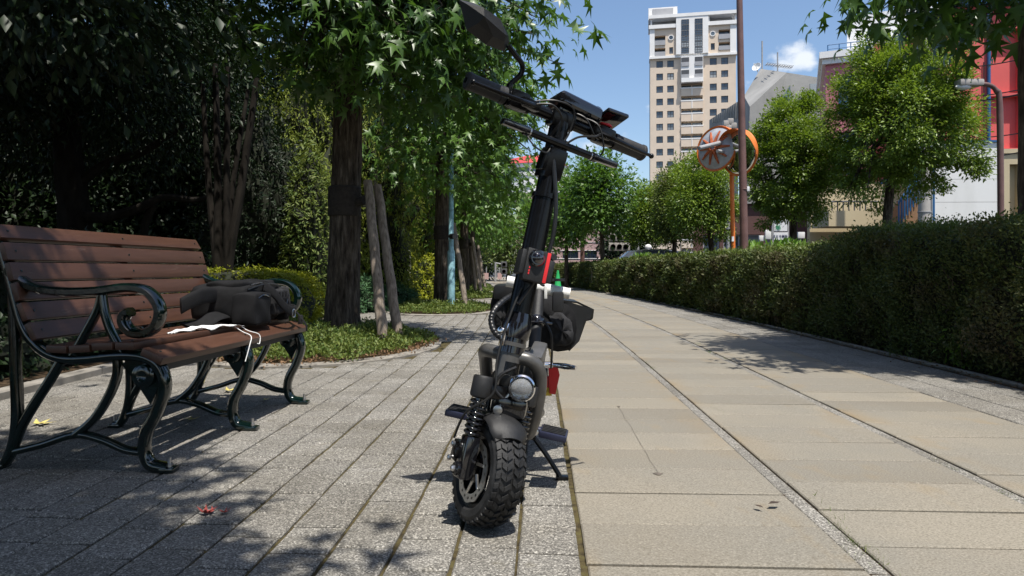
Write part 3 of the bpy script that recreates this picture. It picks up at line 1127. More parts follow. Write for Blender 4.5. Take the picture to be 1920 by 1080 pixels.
# --- ground cover in the beds
def ground_cover(name, pts_fn, n, h, leaf, mat, seed, shape='oval', label=None, up=1.0):
    rg = np.random.default_rng(seed)
    p = pts_fn(rg, n)
    U = rg.normal(size=(len(p), 3)) * 0.8 + np.array([0, 0, 0.7])
    N = rg.normal(size=(len(p), 3)) * 0.6 + np.array([0, 0, up])
    o = link(name, leaves(name, p, U, N, leaf * rg.uniform(0.6, 1.3, len(p)), shape, MATS[mat]))
    return tag(o, label, 'ground cover', kind='stuff')


def bed_fn(c, r, h):
    def fn(rg, n):
        a = rg.uniform(0, 6.283, n)
        q = np.sqrt(rg.uniform(0, 1, n))
        edge = 1.0 + 0.06 * np.sin(5 * a + c[1]) + 0.05 * np.sin(11 * a)
        x = c[0] + r[0] * 0.97 * q * edge * np.cos(a)
        y = c[1] + r[1] * 0.97 * q * edge * np.sin(a)
        lumps = 0.75 + 0.3 * np.sin(x * 7 + 1) * np.cos(y * 6) + 0.2 * np.sin(x * 17 + y * 13)
        z = 0.02 + h * np.clip(lumps, .3, 1.3) * (1 - 0.75 * q ** 5) * rg.uniform(0.35, 1.05, n)
        return np.stack([x, y, z], -1)
    return fn


words = ['first and nearest', 'second', 'third', 'fourth', 'fifth', 'sixth']
for i, (c, r) in enumerate(BEDS):
    n = [30000, 12000, 7000, 4500, 3500, 3000][i]
    ground_cover('ground_cover', bed_fn(c, r, 0.20 if i == 0 else 0.17), n, 0.17, [0.034, 0.045, 0.06, 0.07, 0.08, 0.09][i], 'leaf_bed', 70 + i, label='low green ground cover filling the %s tree bed' % words[i])


def litter_fn(c, r):
    def fn(rg, n):
        a = rg.uniform(0, 6.283, n)
        q = rg.normal(1.0, 0.05, n)
        return np.stack([c[0] + r[0] * q * np.cos(a), c[1] + r[1] * q * np.sin(a), rg.uniform(0.02, 0.05, n)], -1)
    return fn


tag(ground_cover('leaf_litter', litter_fn(*BEDS[0]), 1500, .02, 0.035, 'leaf_dead', 91, label='brown dry leaf litter round the rim of the nearest tree bed', up=2.0), cat='leaf litter')


# --- clipped hedges
def hedge(name, label, y0, y1, x_off, width, h_fn, n, leaf, seed, mat='leaf_hedge', top='leaf_hedge_top'):
    root = thing(name, label, 'hedge', (Cx((y0 + y1) / 2) + x_off + width / 2, (y0 + y1) / 2, 0))
    m = MB()
    ys_ = np.linspace(y0 + .06, y1 - .06, max(3, int((y1 - y0) * 1.5)))
    ring = []
    for y in ys_:
        c, h = Cx(y) + x_off, h_fn(y)
        ring.append([(c + .10, y, 0.0), (c + .09, y, h - .10), (c + .16, y, h - .06), (c + width - .16, y, h - .06), (c + width - .09, y, h - .1), (c + width - .10, y, 0.0)])
    for i in range(len(ring) - 1):
        m.add(ring[i] + ring[i + 1], [(k, k + 1, 6 + k + 1, 6 + k) for k in range(5)])
    m.add(ring[0], [(0, 1, 2, 3, 4, 5)])
    m.add(ring[-1], [(0, 1, 2, 3, 4, 5)])
    m.build('branches_or_core', MATS['shrub_core'], root)  # dark inner core added to block light through the hedge
    rg = np.random.default_rng(seed)
    y = rg.uniform(y0, y1, n)
    c = np.interp(y, _fy, _fx) + x_off
    h = np.array([h_fn(v) for v in y]) if n < 2000 else h_fn(y)
    wob = 0.03 * np.sin(y * 5.1) + 0.02 * np.sin(y * 11.3 + 1)
    u = rg.uniform(0, 1, n)
    face = np.where(u < 0.56, 0, np.where(u < 0.92, 1, 2))     # path side, top, road side
    zz = rg.uniform(0, 1, n) ** 0.9 * h
    ins = rg.normal(0, 0.05, n)
    x = np.where(face == 0, c + ins - 0.015 + wob + 0.035 * np.sin(zz * 9 + y * 3) + .03 * np.sin(zz * 17 - y * 13) + .025 * np.sin(zz * 6 + y * 23) + np.where(zz < .15, .05, 0), np.where(face == 1, c + rg.uniform(0.0, width, n), c + width - ins))
    z = np.where(face == 1, h - 0.02 - ins * 0.7 + 0.02 * np.sin(x * 21 + y * 9) + 0.025 * np.sin(y * 13), zz)
    # stray shoots along the top
    sh = rg.uniform(0, 1, n) < 0.012
    z = np.where(sh & (face == 1), z + rg.uniform(0.02, 0.10, n), z)
    tall = (face == 1) & (np.sin(y * 37.0) + np.sin(y * 23.7 + x * 9) > 1.80)
    z = np.where(tall, z + rg.uniform(0.0, 0.085, n), z)
    p = np.stack([x, y, z], -1) - np.array(root.location)
    nn = np.where((face == 0)[:, None], np.array([[-1, -0.1, 0.5]]), np.where((face == 1)[:, None], np.array([[0, 0, 1.0]]), np.array([[1.0, 0, .4]])))
    N = nn + rg.normal(size=(n, 3)) * 0.55
    U = rg.normal(size=(n, 3)) * 0.7 + nn * 0.45 + np.array([0, 0, 0.25])
    sz = leaf * rg.uniform(0.6, 1.3, n) * np.clip(y / 7.0, 0.8, 2.4)
    ft = face == 1
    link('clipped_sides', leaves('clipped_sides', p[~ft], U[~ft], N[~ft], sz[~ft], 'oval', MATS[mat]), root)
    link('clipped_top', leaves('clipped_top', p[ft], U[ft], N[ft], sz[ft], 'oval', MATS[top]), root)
    # bare twigs showing in the side
    k = int(900 * (y1 - y0) / 10)
    ty = rg.uniform(y0, y1, k); tcx = np.interp(ty, _fy, _fx) + x_off
    tp = np.stack([tcx + rg.uniform(-.02, .04, k), ty, rg.uniform(0.05, .95, k) * h_fn(ty)], -1) - np.array(root.location)
    tag(link('bare_twigs', leaves('bare_twigs', tp, rg.normal(size=(k, 3)) * [.35, .5, .5] + [-.25, 0, .8], rg.normal(size=(k, 3)), rg.uniform(.07, .16, k), 'needle', MATS['twig']), root), kind='stuff')
    return root


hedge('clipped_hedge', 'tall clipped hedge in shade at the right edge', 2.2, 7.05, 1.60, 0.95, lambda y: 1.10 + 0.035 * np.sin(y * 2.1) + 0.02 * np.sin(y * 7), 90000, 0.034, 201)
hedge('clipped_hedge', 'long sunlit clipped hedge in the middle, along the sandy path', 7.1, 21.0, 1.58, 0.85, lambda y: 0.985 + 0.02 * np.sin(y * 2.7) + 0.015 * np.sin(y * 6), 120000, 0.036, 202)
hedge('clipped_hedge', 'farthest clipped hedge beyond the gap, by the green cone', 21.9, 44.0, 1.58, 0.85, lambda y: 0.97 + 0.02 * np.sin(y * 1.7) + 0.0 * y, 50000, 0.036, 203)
# dry leaves and dirt along the hedge foot
rg = np.random.default_rng(12)
k = 2600
ly = 2.6 + 22 * rg.uniform(0, 1, k) ** 1.5
lx = np.interp(ly, _fy, _fx) + 1.56 - np.abs(rg.normal(0, .09, k))
o = link('leaf_litter', leaves('leaf_litter', np.stack([lx, ly, rg.uniform(.004, .02, k)], -1), rg.normal(size=(k, 3)) * [1, 1, .3], rg.normal(size=(k, 3)) * .3 + [0, 0, 1], rg.uniform(.012, .032, k), 'oval', MATS['leaf_dead']))
tag(o, 'dry leaf litter along the foot of the right hedge', 'leaf litter', kind='stuff')
# weeds at the hedge foot
rg = np.random.default_rng(8)
for i, (px, py, s, lab) in enumerate([(1420, 600, .20, 'bright green weed at the foot of the middle hedge'), (1790, 690, .16, 'leafy weed at the foot of the shaded hedge'), (1320, 585, .10, 'small weed on the kerb by the middle hedge')]):
    b = G(px, py)
    k = 70
    p = np.stack([rg.normal(0, s * .4, k), rg.normal(0, s * .4, k), np.abs(rg.normal(s * .8, s * .5, k))], -1)
    o = thing('weed', lab, 'weed', (b.x + .05, b.y, 0))
    tag(link('leaves', leaves('leaves', p, rg.normal(size=(k, 3)) + [-.3, -.3, .1], rg.normal(size=(k, 3)) * .5 + [0, -.3, 1], np.full(k, .06), 'oval', MATS['leaf_fresh']), o), kind='stuff')
    link('stem', MB().tube([(0, 0, -.01), (.01, 0, s)], .005, 6).mesh('stem', MATS['twig']), o)


def shrub(name, label, cat, loc, rad, n, leaf, mat, seed, shape='oval', core=0.82, lump=0.10, group=None, droop=0.2, zc=None, fill=0.15, box=False):
    root = thing(name, label, cat, loc, group)
    rg = np.random.default_rng(seed)
    zc = rad[2] * .45 if zc is None else zc
    d = unit(rg.normal(size=(int(n * 1.8), 3)))
    if box:
        d = np.sign(d) * np.abs(d) ** 0.55
        d = d / np.maximum(np.linalg.norm(d, axis=1, keepdims=True) ** 0.65, 1e-6)
    ph = rg.uniform(0, 6.28, 6)

    def bump(dd):
        return 1 + lump * (np.sin(7 * dd[:, 0] + ph[0]) * np.cos(6 * dd[:, 2] + ph[1]) + 0.8 * np.sin(11 * dd[:, 1] + 5 * dd[:, 2] + ph[2]) + .6 * np.sin(17 * dd[:, 0] + 13 * dd[:, 2] + ph[3]))
    b = bump(d)[:, None] * np.asarray(rad)
    p = d * b * (1 - np.abs(rg.normal(0, fill, len(d))))[:, None] + np.array([0, 0, zc])
    keep = p[:, 2] > 0.02
    p, d = p[keep][:n], d[keep][:n]
    k = len(p)
    U = d * 0.4 + rg.normal(size=(k, 3)) * 0.6 + np.array([0, 0, -droop])
    N = d * 0.9 + rg.normal(size=(k, 3)) * 0.5 + np.array([0, 0, 0.5])
    link('foliage', leaves('foliage', p, U, N, leaf * rg.uniform(.6, 1.3, k), shape, MATS[mat]), root)
    m = MB()
    n1, m1 = 18, 12
    vs, fs = [], []
    for i in range(m1 + 1):
        th = math.pi * i / m1
        for j in range(n1):
            a = 2 * math.pi * j / n1
            dd = np.array([[math.sin(th) * math.cos(a), math.sin(th) * math.sin(a), math.cos(th)]])
            if box:
                dd = np.sign(dd) * np.abs(dd) ** 0.55
                dd = dd / max(np.linalg.norm(dd) ** 0.65, 1e-6)
            q = dd[0] * bump(dd)[0] * np.asarray(rad) * core
            vs.append((q[0], q[1], max(0.0, q[2] + zc)))
    for i in range(m1):
        for j in range(n1):
            j2 = (j + 1) % n1
            fs.append((i * n1 + j, (i + 1) * n1 + j, (i + 1) * n1 + j2, i * n1 + j2))
    m.add(vs, fs)
    link('branches_or_core', m.mesh('branches_or_core', MATS['shrub_core']), root)  # dark core blob added inside the leaves to block light
    return root


# --- the park side on the left
shrub('clipped_shrub', 'rounded yellow-green clipped shrub behind the bench arm', 'shrub', (-3.72, 9.4, 0), (1.12, 0.8, 0.50), 18000, 0.042, 'leaf_box', 301, box=True, lump=0.05, zc=.30, fill=.05, core=.88)
shrub('juniper', 'low blue-green juniper between the first tree and its posts', 'shrub', (-3.05, 12.4, 0), (0.72, 1.0, 0.48), 9000, 0.075, 'leaf_juniper', 302, 'lance', lump=0.2)
shrub('juniper', 'low spreading juniper behind the support posts', 'shrub', (-2.75, 14.6, 0), (0.7, 1.0, 0.30), 6000, 0.08, 'leaf_juniper', 303, 'lance', lump=0.2)
shrub('leafy_shrub', 'bright green leafy shrub under the stone post', 'shrub', (-3.2, 15.6, 0), (0.85, 0.9, 0.9), 9000, 0.075, 'leaf_bed', 304, lump=0.2)
shrub('leafy_shrub', 'yellowish shrub left of the second street tree', 'shrub', (-2.55, 17.3, 0), (0.65, 0.9, 0.75), 7000, 0.075, 'leaf_box', 305, lump=0.2)
shrub('leafy_shrub', 'paler shrub added as the sunlit right edge of the dark evergreen shrub', 'shrub', (-3.22, 10.9, 0), (0.36, 0.5, 1.5), 7000, 0.085, 'leaf_bed', 306, 'lance', lump=0.16, zc=1.2)  # lit edge of the dark evergreen shrub, put in as paler leaves
shrub('evergreen_shrub', 'tall dark evergreen shrub behind the clipped shrub', 'shrub', (-4.25, 11.3, 0), (0.95, 0.8, 1.9), 14000, 0.09, 'leaf_dark', 307, 'lance', lump=0.16, zc=1.5)
shrub('conifer', 'feathery yellow-green conifer seen left of the first trunk', 'tree', (-4.0, 13.4, 0), (1.0, 1.0, 2.6), 26000, 0.10, 'leaf_conifer', 308, 'lance', lump=0.22, zc=2.0, droop=.9, fill=.22)
shrub('conifer', 'feathery yellow-green conifer seen right of the first trunk', 'tree', (-3.1, 15.2, 0), (1.0, 1.0, 2.4), 22000, 0.10, 'leaf_conifer', 309, 'lance', lump=0.22, zc=2.1, droop=.9, fill=.22)
shrub('conifer', 'feathery conifer behind the blue pole and second tree', 'tree', (-3.35, 20.6, 0), (1.1, 1.1, 3.0), 16000, 0.13, 'leaf_conifer', 313, 'lance', lump=0.22, zc=2.3, droop=.9, fill=.22)
shrub('leafy_tree', 'dense leafy tree filling the gap left of the blue pole', 'tree', (-3.9, 25.5, 0), (1.5, 1.3, 3.2), 14000, 0.17, 'leaf_gum_far', 314, 'lance', lump=0.2, zc=2.6)
shrub('leafy_tree', 'dense leafy tree far down the left planting', 'tree', (-3.9, 32.0, 0), (1.7, 1.3, 3.2), 12000, 0.2, 'leaf_gum_far', 315, 'lance', lump=0.2, zc=2.6)
shrub('leafy_tree', 'farthest dense leafy tree of the left planting', 'tree', (-4.6, 40.0, 0), (2.0, 1.3, 3.4), 10000, 0.25, 'leaf_dark', 316, 'lance', lump=0.2, zc=2.6)
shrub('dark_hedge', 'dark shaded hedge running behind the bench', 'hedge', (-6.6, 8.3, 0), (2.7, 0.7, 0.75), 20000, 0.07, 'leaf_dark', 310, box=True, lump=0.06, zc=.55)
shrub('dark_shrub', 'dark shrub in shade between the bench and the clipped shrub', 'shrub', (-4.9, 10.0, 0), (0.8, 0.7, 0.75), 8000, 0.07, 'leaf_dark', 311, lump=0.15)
shrub('low_plants', 'low dark plants along the kerb behind the bench', 'plant', (-3.75, 5.6, 0), (0.5, 2.0, 0.26), 6000, 0.06, 'leaf_dark', 312, lump=0.2)

# multi-stemmed tree behind the bench
root = thing('multi_stem_tree', 'slender multi-stemmed tree rising behind the bench back', 'tree', (-3.95, 9.35, 0))
for i, (dx, top, r) in enumerate(((-0.14, (-0.38, 0.2, 3.4), .055), (-0.05, (-0.16, 0.1, 3.6), .07), (0.03, (0.10, -0.1, 3.5), .06), (0.10, (0.42, 0.1, 3.4), .075), (-0.02, (0.22, .3, 3.3), .05))):
    pts = [(dx, 0.05 * i, -0.02), (dx * .9 + .03 * (-1) ** i, 0, .7), (dx + (top[0] - dx) * .4, top[1] * .4, 1.9), top]
    link('stem', noise_trunk(pts, [r, r * .9, r * .75, r * .5], 12, i, .05).mesh('stem', MATS['bark_smooth']), root)
cc = crown_centers((1.35, 1.2, 1.2), 90, 77, .3) + np.array([-.9, .6, 3.9])
link('crown', crown_leaves('crown', cc, 60, .3, .10, 'lance', MATS['leaf_dark'], 77, mid=(0, 0, 3.9)), root)

# old tree with a low crooked branch
root = thing('old_tree', 'old dark tree with a low crooked branch at the far left', 'tree', (-6.35, 9.9, 0))
link('trunk', noise_trunk([(0, 0, -.02), (0.05, 0, .8), (0.0, 0, 1.6), (-.1, 0, 2.6), (0, 0, 4.2)], [.30, .24, .2, .17, .1], 22, 9, .08).mesh('trunk', MATS['bark_smooth']), root)
m = MB()
m.tube(smooth_path([(0.05, 0, 1.55), (0.5, -.1, 1.50), (0.95, -.1, 1.62), (1.3, 0, 1.8), (1.75, .1, 1.78), (2.2, .1, 1.95)], 6), [.09 - .002 * i for i in range(31)], 8)
m.tube(smooth_path([(1.15, 0, 1.7), (1.0, .05, 1.4), (.98, .1, 1.0), (1.0, .1, .4)], 5), [.06 - .001 * i for i in range(16)], 8)
m.tube(smooth_path([(-.05, 0, 1.9), (.4, .1, 2.3), (.9, .2, 2.5), (1.5, .2, 2.9)], 6), [.08 - .002 * i for i in range(19)], 8)
link('branches_or_core', m.mesh('branches_or_core', MATS['bark_smooth']), root)
cc = crown_centers((2.5, 1.5, 1.5), 240, 78, .2) + np.array([-.2, 0.2, 3.8])
link('crown', crown_leaves('crown', cc, 60, .34, .125, 'lance', MATS['leaf_dark'], 78, mid=(0.7, 0, 4.0)), root)

# broad evergreen whose canopy hangs over the bench side
GE = 'broad evergreen trees of the park'
for i, (loc, cen, rad, lab, ncl, ex) in enumerate((
        ((-5.9, 4.3, 0), (1.3, 0.9, 4.6), (2.6, 2.2, 1.9), 'broad evergreen tree with dark canopy over the top left corner', 340,
         [(130, 20, 5.2), (170, 45, 5.2), (200, 60, 5.25), (230, 80, 5.3), (120, 55, 5.2), (255, 85, 5.4), (310, 5, 5.6), (350, 10, 5.6), (60, 30, 5.3), (30, 60, 5.4), (290, 55, 5.6), (390, 20, 5.9), (90, 0, 5.0)]),
        ((-9.3, 8.0, 0), (0.8, 0.0, 4.4), (3.0, 2.6, 2.2), 'second broad evergreen tree deep in the shade at left', 340, []),
        ((-8.2, 12.9, 0), (0.0, 0.0, 4.6), (3.0, 2.4, 2.4), 'fourth broad evergreen tree, added to shade the wood', 340, []),  # added, like the next one, so that its crown shades the wood
        ((-6.4, 15.4, 0), (0, 0.0, 5.2), (2.2, 2.0, 2.2), 'fifth broad evergreen tree behind the yellow conifer, added to shade the wood', 260, []),
        ((-6.9, 6.3, 0), (0.9, 0.8, 5.0), (2.4, 2.3, 1.9), 'third broad evergreen tree above the dark hedge', 340, []))):
    root = thing('evergreen_tree', lab, 'tree', loc, GE)
    link('trunk', noise_trunk([(0, 0, -.02), (0.1, 0, 1.2), (cen[0] * .3, cen[1] * .3, 2.8), (cen[0] * .8, cen[1] * .8, 4.4)], [.2, .15, .12, .06], 16, 40 + i, .07).mesh('trunk', MATS['bark_smooth']), root)
    cc = crown_centers(rad, ncl, 80 + i, .2) + np.array(cen)
    if ex:
        cc = np.vstack([cc, [tuple(P(px, py, d) - Vector(loc)) for px, py, d in ex]])
    link('limbs', limbs_mb((cen[0] * .6, cen[1] * .6, 3.6), cc, 40, .05, 80 + i).mesh('limbs', MATS['bark_smooth']), root)
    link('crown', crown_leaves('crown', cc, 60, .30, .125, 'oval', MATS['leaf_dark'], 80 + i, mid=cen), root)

proto_e = root
for (x, y, a, lab) in ((-5.6, -1.2, 1.0, 'unseen evergreen tree added left of the camera to block sky'), (-6.2, -6.5, 2.2, 'unseen evergreen tree added behind the camera at left to block sky'), (-9.5, 1.5, 3.0, 'unseen evergreen tree added far left of the bench to block sky'), (-2.2, -11.5, 4.0, 'unseen evergreen tree added far behind the camera to block sky')):
    c = copy_tree(proto_e)  # unseen copies added to keep sky light off the left side
    c.location = (x, y, 0)
    c.rotation_euler.z = a
    c['label'] = lab
    c.scale.z = 1.25
for (x, y, a, zs, lab) in ((-4.9, 2.3, .4, 1.6, 'tall unseen evergreen added above the bench side to shade the park'), (-8.3, 5.6, 1.4, 1.7, 'tall unseen evergreen added at the far left to shade the park'), (-6.2, 7.6, 5.0, 1.75, 'tall unseen evergreen added to shade the multi-stemmed tree')):
    c = copy_tree(proto_e)  # stretched copies added out of view to shade the park trees
    c.location = (x - math.cos(a) * .9 + math.sin(a) * .8, y - math.sin(a) * .9 - math.cos(a) * .8, 0)
    c.rotation_euler.z = a
    c.scale = (.95, .95, zs)
    c['label'] = lab
# the wood behind: one far mass
rg = np.random.default_rng(99)
n = 118000
x = rg.uniform(-19, -3.4, n)
y = rg.uniform(16.2, 20.0, n) + np.where(x < -12, -2.5, 0)
z = rg.uniform(0, 1, n) ** .9 * (6.8 + 1.2 * np.sin(x * 1.3) + .8 * np.sin(x * 3.1))
N = rg.normal(size=(n, 3)) * .7 + [0, -.3, .8]
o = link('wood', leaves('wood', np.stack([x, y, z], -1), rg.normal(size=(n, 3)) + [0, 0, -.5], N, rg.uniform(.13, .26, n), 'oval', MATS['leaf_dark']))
tag(o, 'dark wood closing the park behind the shrubs', 'wood', kind='stuff')
m = MB()
for i in range(26):
    xx = -19 + i * .62
    m.ell((xx, 19.8 + .5 * math.sin(i * 2.1) - (2.2 if xx < -12 else 0), 2.2), (.7, .6, 3.4 + .6 * math.sin(i * 1.7)), 10, 8)
o = m.build('wood_backing', MATS['shrub_core'])  # dark blobs added as backing; the wood's shade is in their colour
tag(o, 'dark blobs added inside the wood to keep it near black', 'wood', kind='stuff')

# --- trees beyond the hedge on the right
GR = 'round-headed trees along the road beyond the hedge'


def road_tree(label, px, d, crown_px, trunk_r, n_clump, per, leaf, seed, mat='leaf_camphor', shape='oval', lo=.45, sig=.22, lump=.2, up=1.0):
    x0, x1, y0, y1 = crown_px
    b = P(px, HOR, d); b.z = 0
    c = P((x0 + x1) / 2, (y0 + y1) / 2, d) - b
    rx, rz_ = (x1 - x0) / 2 / FPX * d, (y1 - y0) / 2 / FPX * d
    return tree('road_tree', label, 'tree', b, [(0, 0, -.05), (0.02, 0, .6), (0, .05, 1.4), (c.x * .6, 0, c.z)], [trunk_r, trunk_r * .8, trunk_r * .68, trunk_r * .3],
                (c.x, 0, c.z), (rx * .92, rx * .95, rz_ * .92), n_clump, per, sig, leaf, shape, mat, seed, bark='bark', group=GR, lo=lo, nlimb=34, limb_r=trunk_r * .4, lump=lump, sides=14, flat=.8, droop=.1, up=up)


road_tree('large camphor tree in front of the coral building', 1664, 14.5, (1556, 1822, 30, 425), .16, 300, 250, .078, 401, sig=.125, lo=.45, lump=.17)
road_tree('round camphor tree right of the brown pole', 1490, 17.0, (1398, 1578, 175, 455), .13, 240, 220, .08, 402, sig=.12, lo=.45, lump=.16)
road_tree('camphor tree left of the orange mirror post', 1335, 21.0, (1250, 1385, 285, 470), .13, 190, 140, .09, 403, sig=.15, lump=.12)
road_tree('smaller dark camphor tree left of the orange mirror', 1265, 23.0, (1225, 1310, 300, 470), .12, 150, 120, .10, 404, sig=.17, lump=.12, mat='leaf_hedge_top')
road_tree('camphor tree right of the far traffic signal', 1215, 27.0, (1172, 1255, 340, 475), .12, 150, 120, .11, 405, sig=.18, lump=.12)
road_tree('dark green street tree right of the scooter stem', 1130, 25.0, (1062, 1183, 285, 460), .13, 190, 50, .16, 406, 'leaf_gum_far', 'star3', sig=.25)
road_tree('bright street tree just right of the scooter stem', 1062, 29.0, (1020, 1110, 320, 480), .12, 150, 45, .18, 407, 'leaf_gum_far', 'star3', sig=.28)
road_tree('far street tree hidden partly by the scooter stem', 1010, 36.0, (965, 1050, 350, 495), .12, 120, 40, .2, 408, 'leaf_gum_far', 'star3', sig=.32)
road_tree('dark tree behind the far traffic signal', 1175, 34.0, (1120, 1225, 420, 495), .14, 110, 50, .2, 409, 'leaf_dark', 'oval', sig=.3)
road_tree('brownish far tree beside the maroon building', 952, 46.0, (915, 985, 395, 520), .15, 130, 50, .22, 410, 'leaf_hedge_top', 'oval', sig=.35)
road_tree('far tree closing the end of the left pavement', 900, 50.0, (835, 940, 440, 535), .15, 150, 50, .25, 411, 'leaf_dark', 'oval', sig=.4)
# pampas-like plants above the hedge
for i, (px, py, s, lab) in enumerate([(1420, 462, .3, 'spiky plant rising behind the hedge under the clinic sign'), (1480, 455, .25, 'second spiky plant behind the hedge right of the sign'), (1205, 480, .3, 'bright bush tip above the far hedge near the car')]):
    b = P(px, HOR, 14.0 + (6 if i == 2 else 0)); k = 60
    zt = P(px, py, b.y).z
    p = np.zeros((k, 3)) + rg.normal(size=(k, 3)) * [.12, .12, .02]
    p[:, 2] += zt - s * .6
    o = link('spiky_plant', leaves('spiky_plant', p, rg.normal(size=(k, 3)) * .6 + [0, 0, .8], rg.normal(size=(k, 3)), np.full(k, s * 1.1), 'lance', MATS['leaf_fresh']))
    m = MB().tube([(0, 0, 0), (0.02, 0, zt - s * .5)], .03, 6)
    o2 = link('stem', m.mesh('stem', MATS['twig']), o)
    o.location = (b.x, b.y, 0)
    tag(o, lab, 'plant')
# ------------------------------------------------------------------ the bench
B_near, B_far = G(311, 885), G(566, 757)
e1 = (B_far - B_near).normalized()
BL = (B_far - B_near).length
eb = Vector((-e1.y, e1.x, 0))               # towards the back of the bench
ez = Vector((0, 0, 1))
bench = thing('park_bench', 'park bench with brown slats and dark green cast-iron scrolled frames', 'bench', B_near)


def bp(u, b, z):
    return B_near + e1 * u + eb * b + ez * z


# ribbed cast section: width along the bench, thickness in the frame plane
def section(w, t):
    return [(-w / 2, -t * .25), (-w / 2, t * .25), (-w * .30, t * .5), (-w * .16, t * .5), (-w * .10, t * .36), (w * .10, t * .36), (w * .16, t * .5), (w * .30, t * .5),
            (w / 2, t * .25), (w / 2, -t * .25), (w * .30, -t * .5), (-w * .30, -t * .5)]


FRONT_LEG = [(.035, .40), (.008, .355), (.006, .30), (.035, .22), (.072, .15), (.083, .085), (.062, .03), (.012, .016), (-.012, .014)]
S_CURVE = [(.006, .36), (.03, .40), (.09, .428), (.19, .430), (.31, .418), (.40, .418), (.475, .444), (.536, .50), (.572, .57), (.602, .68), (.633, .79), (.665, .885)]
REAR_LEG = [(.60, .70), (.598, .56), (.594, .396), (.588, .20), (.603, .09), (.635, .025), (.665, .014)]
STRUT1 = [(.413, .405), (.46, .33), (.515, .25), (.57, .16), (.603, .08)]
STRUT2 = [(.19, .42), (.19, .36), (.222, .28), (.28, .193), (.352, .132)]
RAIL = [(.603, .062), (.484, .092), (.352, .132), (.246, .114), (.158, .08), (.080, .07)]
ARM = [(.622, .75), (.575, .712), (.51, .682), (.396, .668), (.264, .671), (.158, .684), (.088, .677), (.044, .646), (.022, .598), (.035, .545), (.079, .515), (.132, .519), (.163, .554), (.158, .585), (.136, .594)]
V1 = [(.25, .66), (.268, .598), (.317, .51), (.365, .425)]
V2 = [(.25, .66), (.238, .589), (.213, .519), (.165, .44)]


def bench_frame(u, arms):
    m = MB()

    def run(pts, w, t):
        m.sweep(smooth_path([bp(u, b, z) for b, z in pts], 6), e1, section(w, t))
    run(FRONT_LEG, .048, .040)
    run(S_CURVE, .050, .036)
    run(REAR_LEG, .044, .034)
    run(STRUT1, .036, .030)
    run(STRUT2, .036, .028)
    run(RAIL, .034, .026)
    # web and boss under the seat front
    m.lathe([(.044, -.020), (.044, .020), (.036, .026), (.020, .027), (.014, .020)], bp(u, .078, .358), -e1 * 1.0, 20)
    m.prism([bp(u - .008, b, z) for b, z in ((.02, .395), (.02, .33), (.055, .25), (.11, .33), (.17, .40), (.12, .42))], e1 * .016)
    # feet with bolts
    for b in (-.012, .66):
        m.bbox(bp(u, b, .010), (.055, .055, .018), .005)
    fr = m.build('frame', MATS['iron'], bench, 50)
    for b in (-.014, .665):
        m = MB()
        m.tube([bp(u, b, .015), bp(u, b, .055)], .0065, 10)
        m.lathe([(.012, .022), (.012, .031)], bp(u, b, 0), ez, 6)
        m.build('anchor_bolt', MATS['steel'], fr)
    if arms:
        m = MB()
        m.sweep(smooth_path([bp(u, b, z) for b, z in ARM], 8), e1, section(.056, .034))
        m.sweep(smooth_path([bp(u, b, z) for b, z in V1], 6), e1, section(.036, .026))
        m.sweep(smooth_path([bp(u, b, z) for b, z in V2], 6), e1, section(.036, .026))
        m.build('armrest', MATS['iron'], bench, 50)


bench_frame(0.0, True)
bench_frame(BL * .515, False)
bench_frame(BL, True)


def slat(b, z, ang, w, t, u0=-.045, u1=None):
    u1 = BL + .045 if u1 is None else u1
    m = MB()
    X, Z = eb * math.cos(ang) + ez * math.sin(ang), -eb * math.sin(ang) + ez * math.cos(ang)
    rot = Matrix((X, e1, Z)).transposed()
    c = bp((u0 + u1) / 2, b, z)
    m.bbox(c, (w, u1 - u0, t), .005, rot, 2)
    o = m.build('slat', MATS['slat'], bench)
    for u in (0.0, BL * .515, BL):
        m = MB()
        q = bp(u, b, z) + Z * (t / 2 + .0005)
        m.lathe([(.005, 0), (.0045, .002), (.002, .003)], q, Z, 10)
        m.build('screw', MATS['iron'], o)


# seat slats: the front one slopes down over the knee of the frame
slat(.028, .433, R(26), .088, .030)
slat(.131, .470, R(-1), .076, .028)
slat(.219, .468, R(-3), .082, .028)
slat(.308, .458, R(-4), .082, .028)
slat(.398, .456, R(2), .082, .028)
# metal rail below the seat edge
m = MB()
m.box(bp(BL / 2, .045, .385), (.03, BL, .03), Matrix((eb, e1, ez)).transposed())
m.build('seat_rail', MATS['black_plastic'], bench)
# back slats follow the curve of the frame
for (b, z, a) in ((.500, .520, 62), (.533, .593, 68), (.560, .668, 72), (.584, .743, 74), (.607, .818, 74)):
    slat(b, z, R(a), .070, .024)
slat(.640, .890, R(58), .062, .028)

# ------------------------------------------------------------------ backpack lying on the seat
Zs = .478
BPC = bp(.985, .19, Zs)
rot0 = Matrix((e1, eb, ez)).transposed()       # local x along the bench, y to the back, z up
pack = thing('backpack', 'black backpack lying on its side on the bench seat', 'backpack', BPC)


def pk(x, y, z):
    return BPC + e1 * x * .92 + eb * y + ez * z * .92


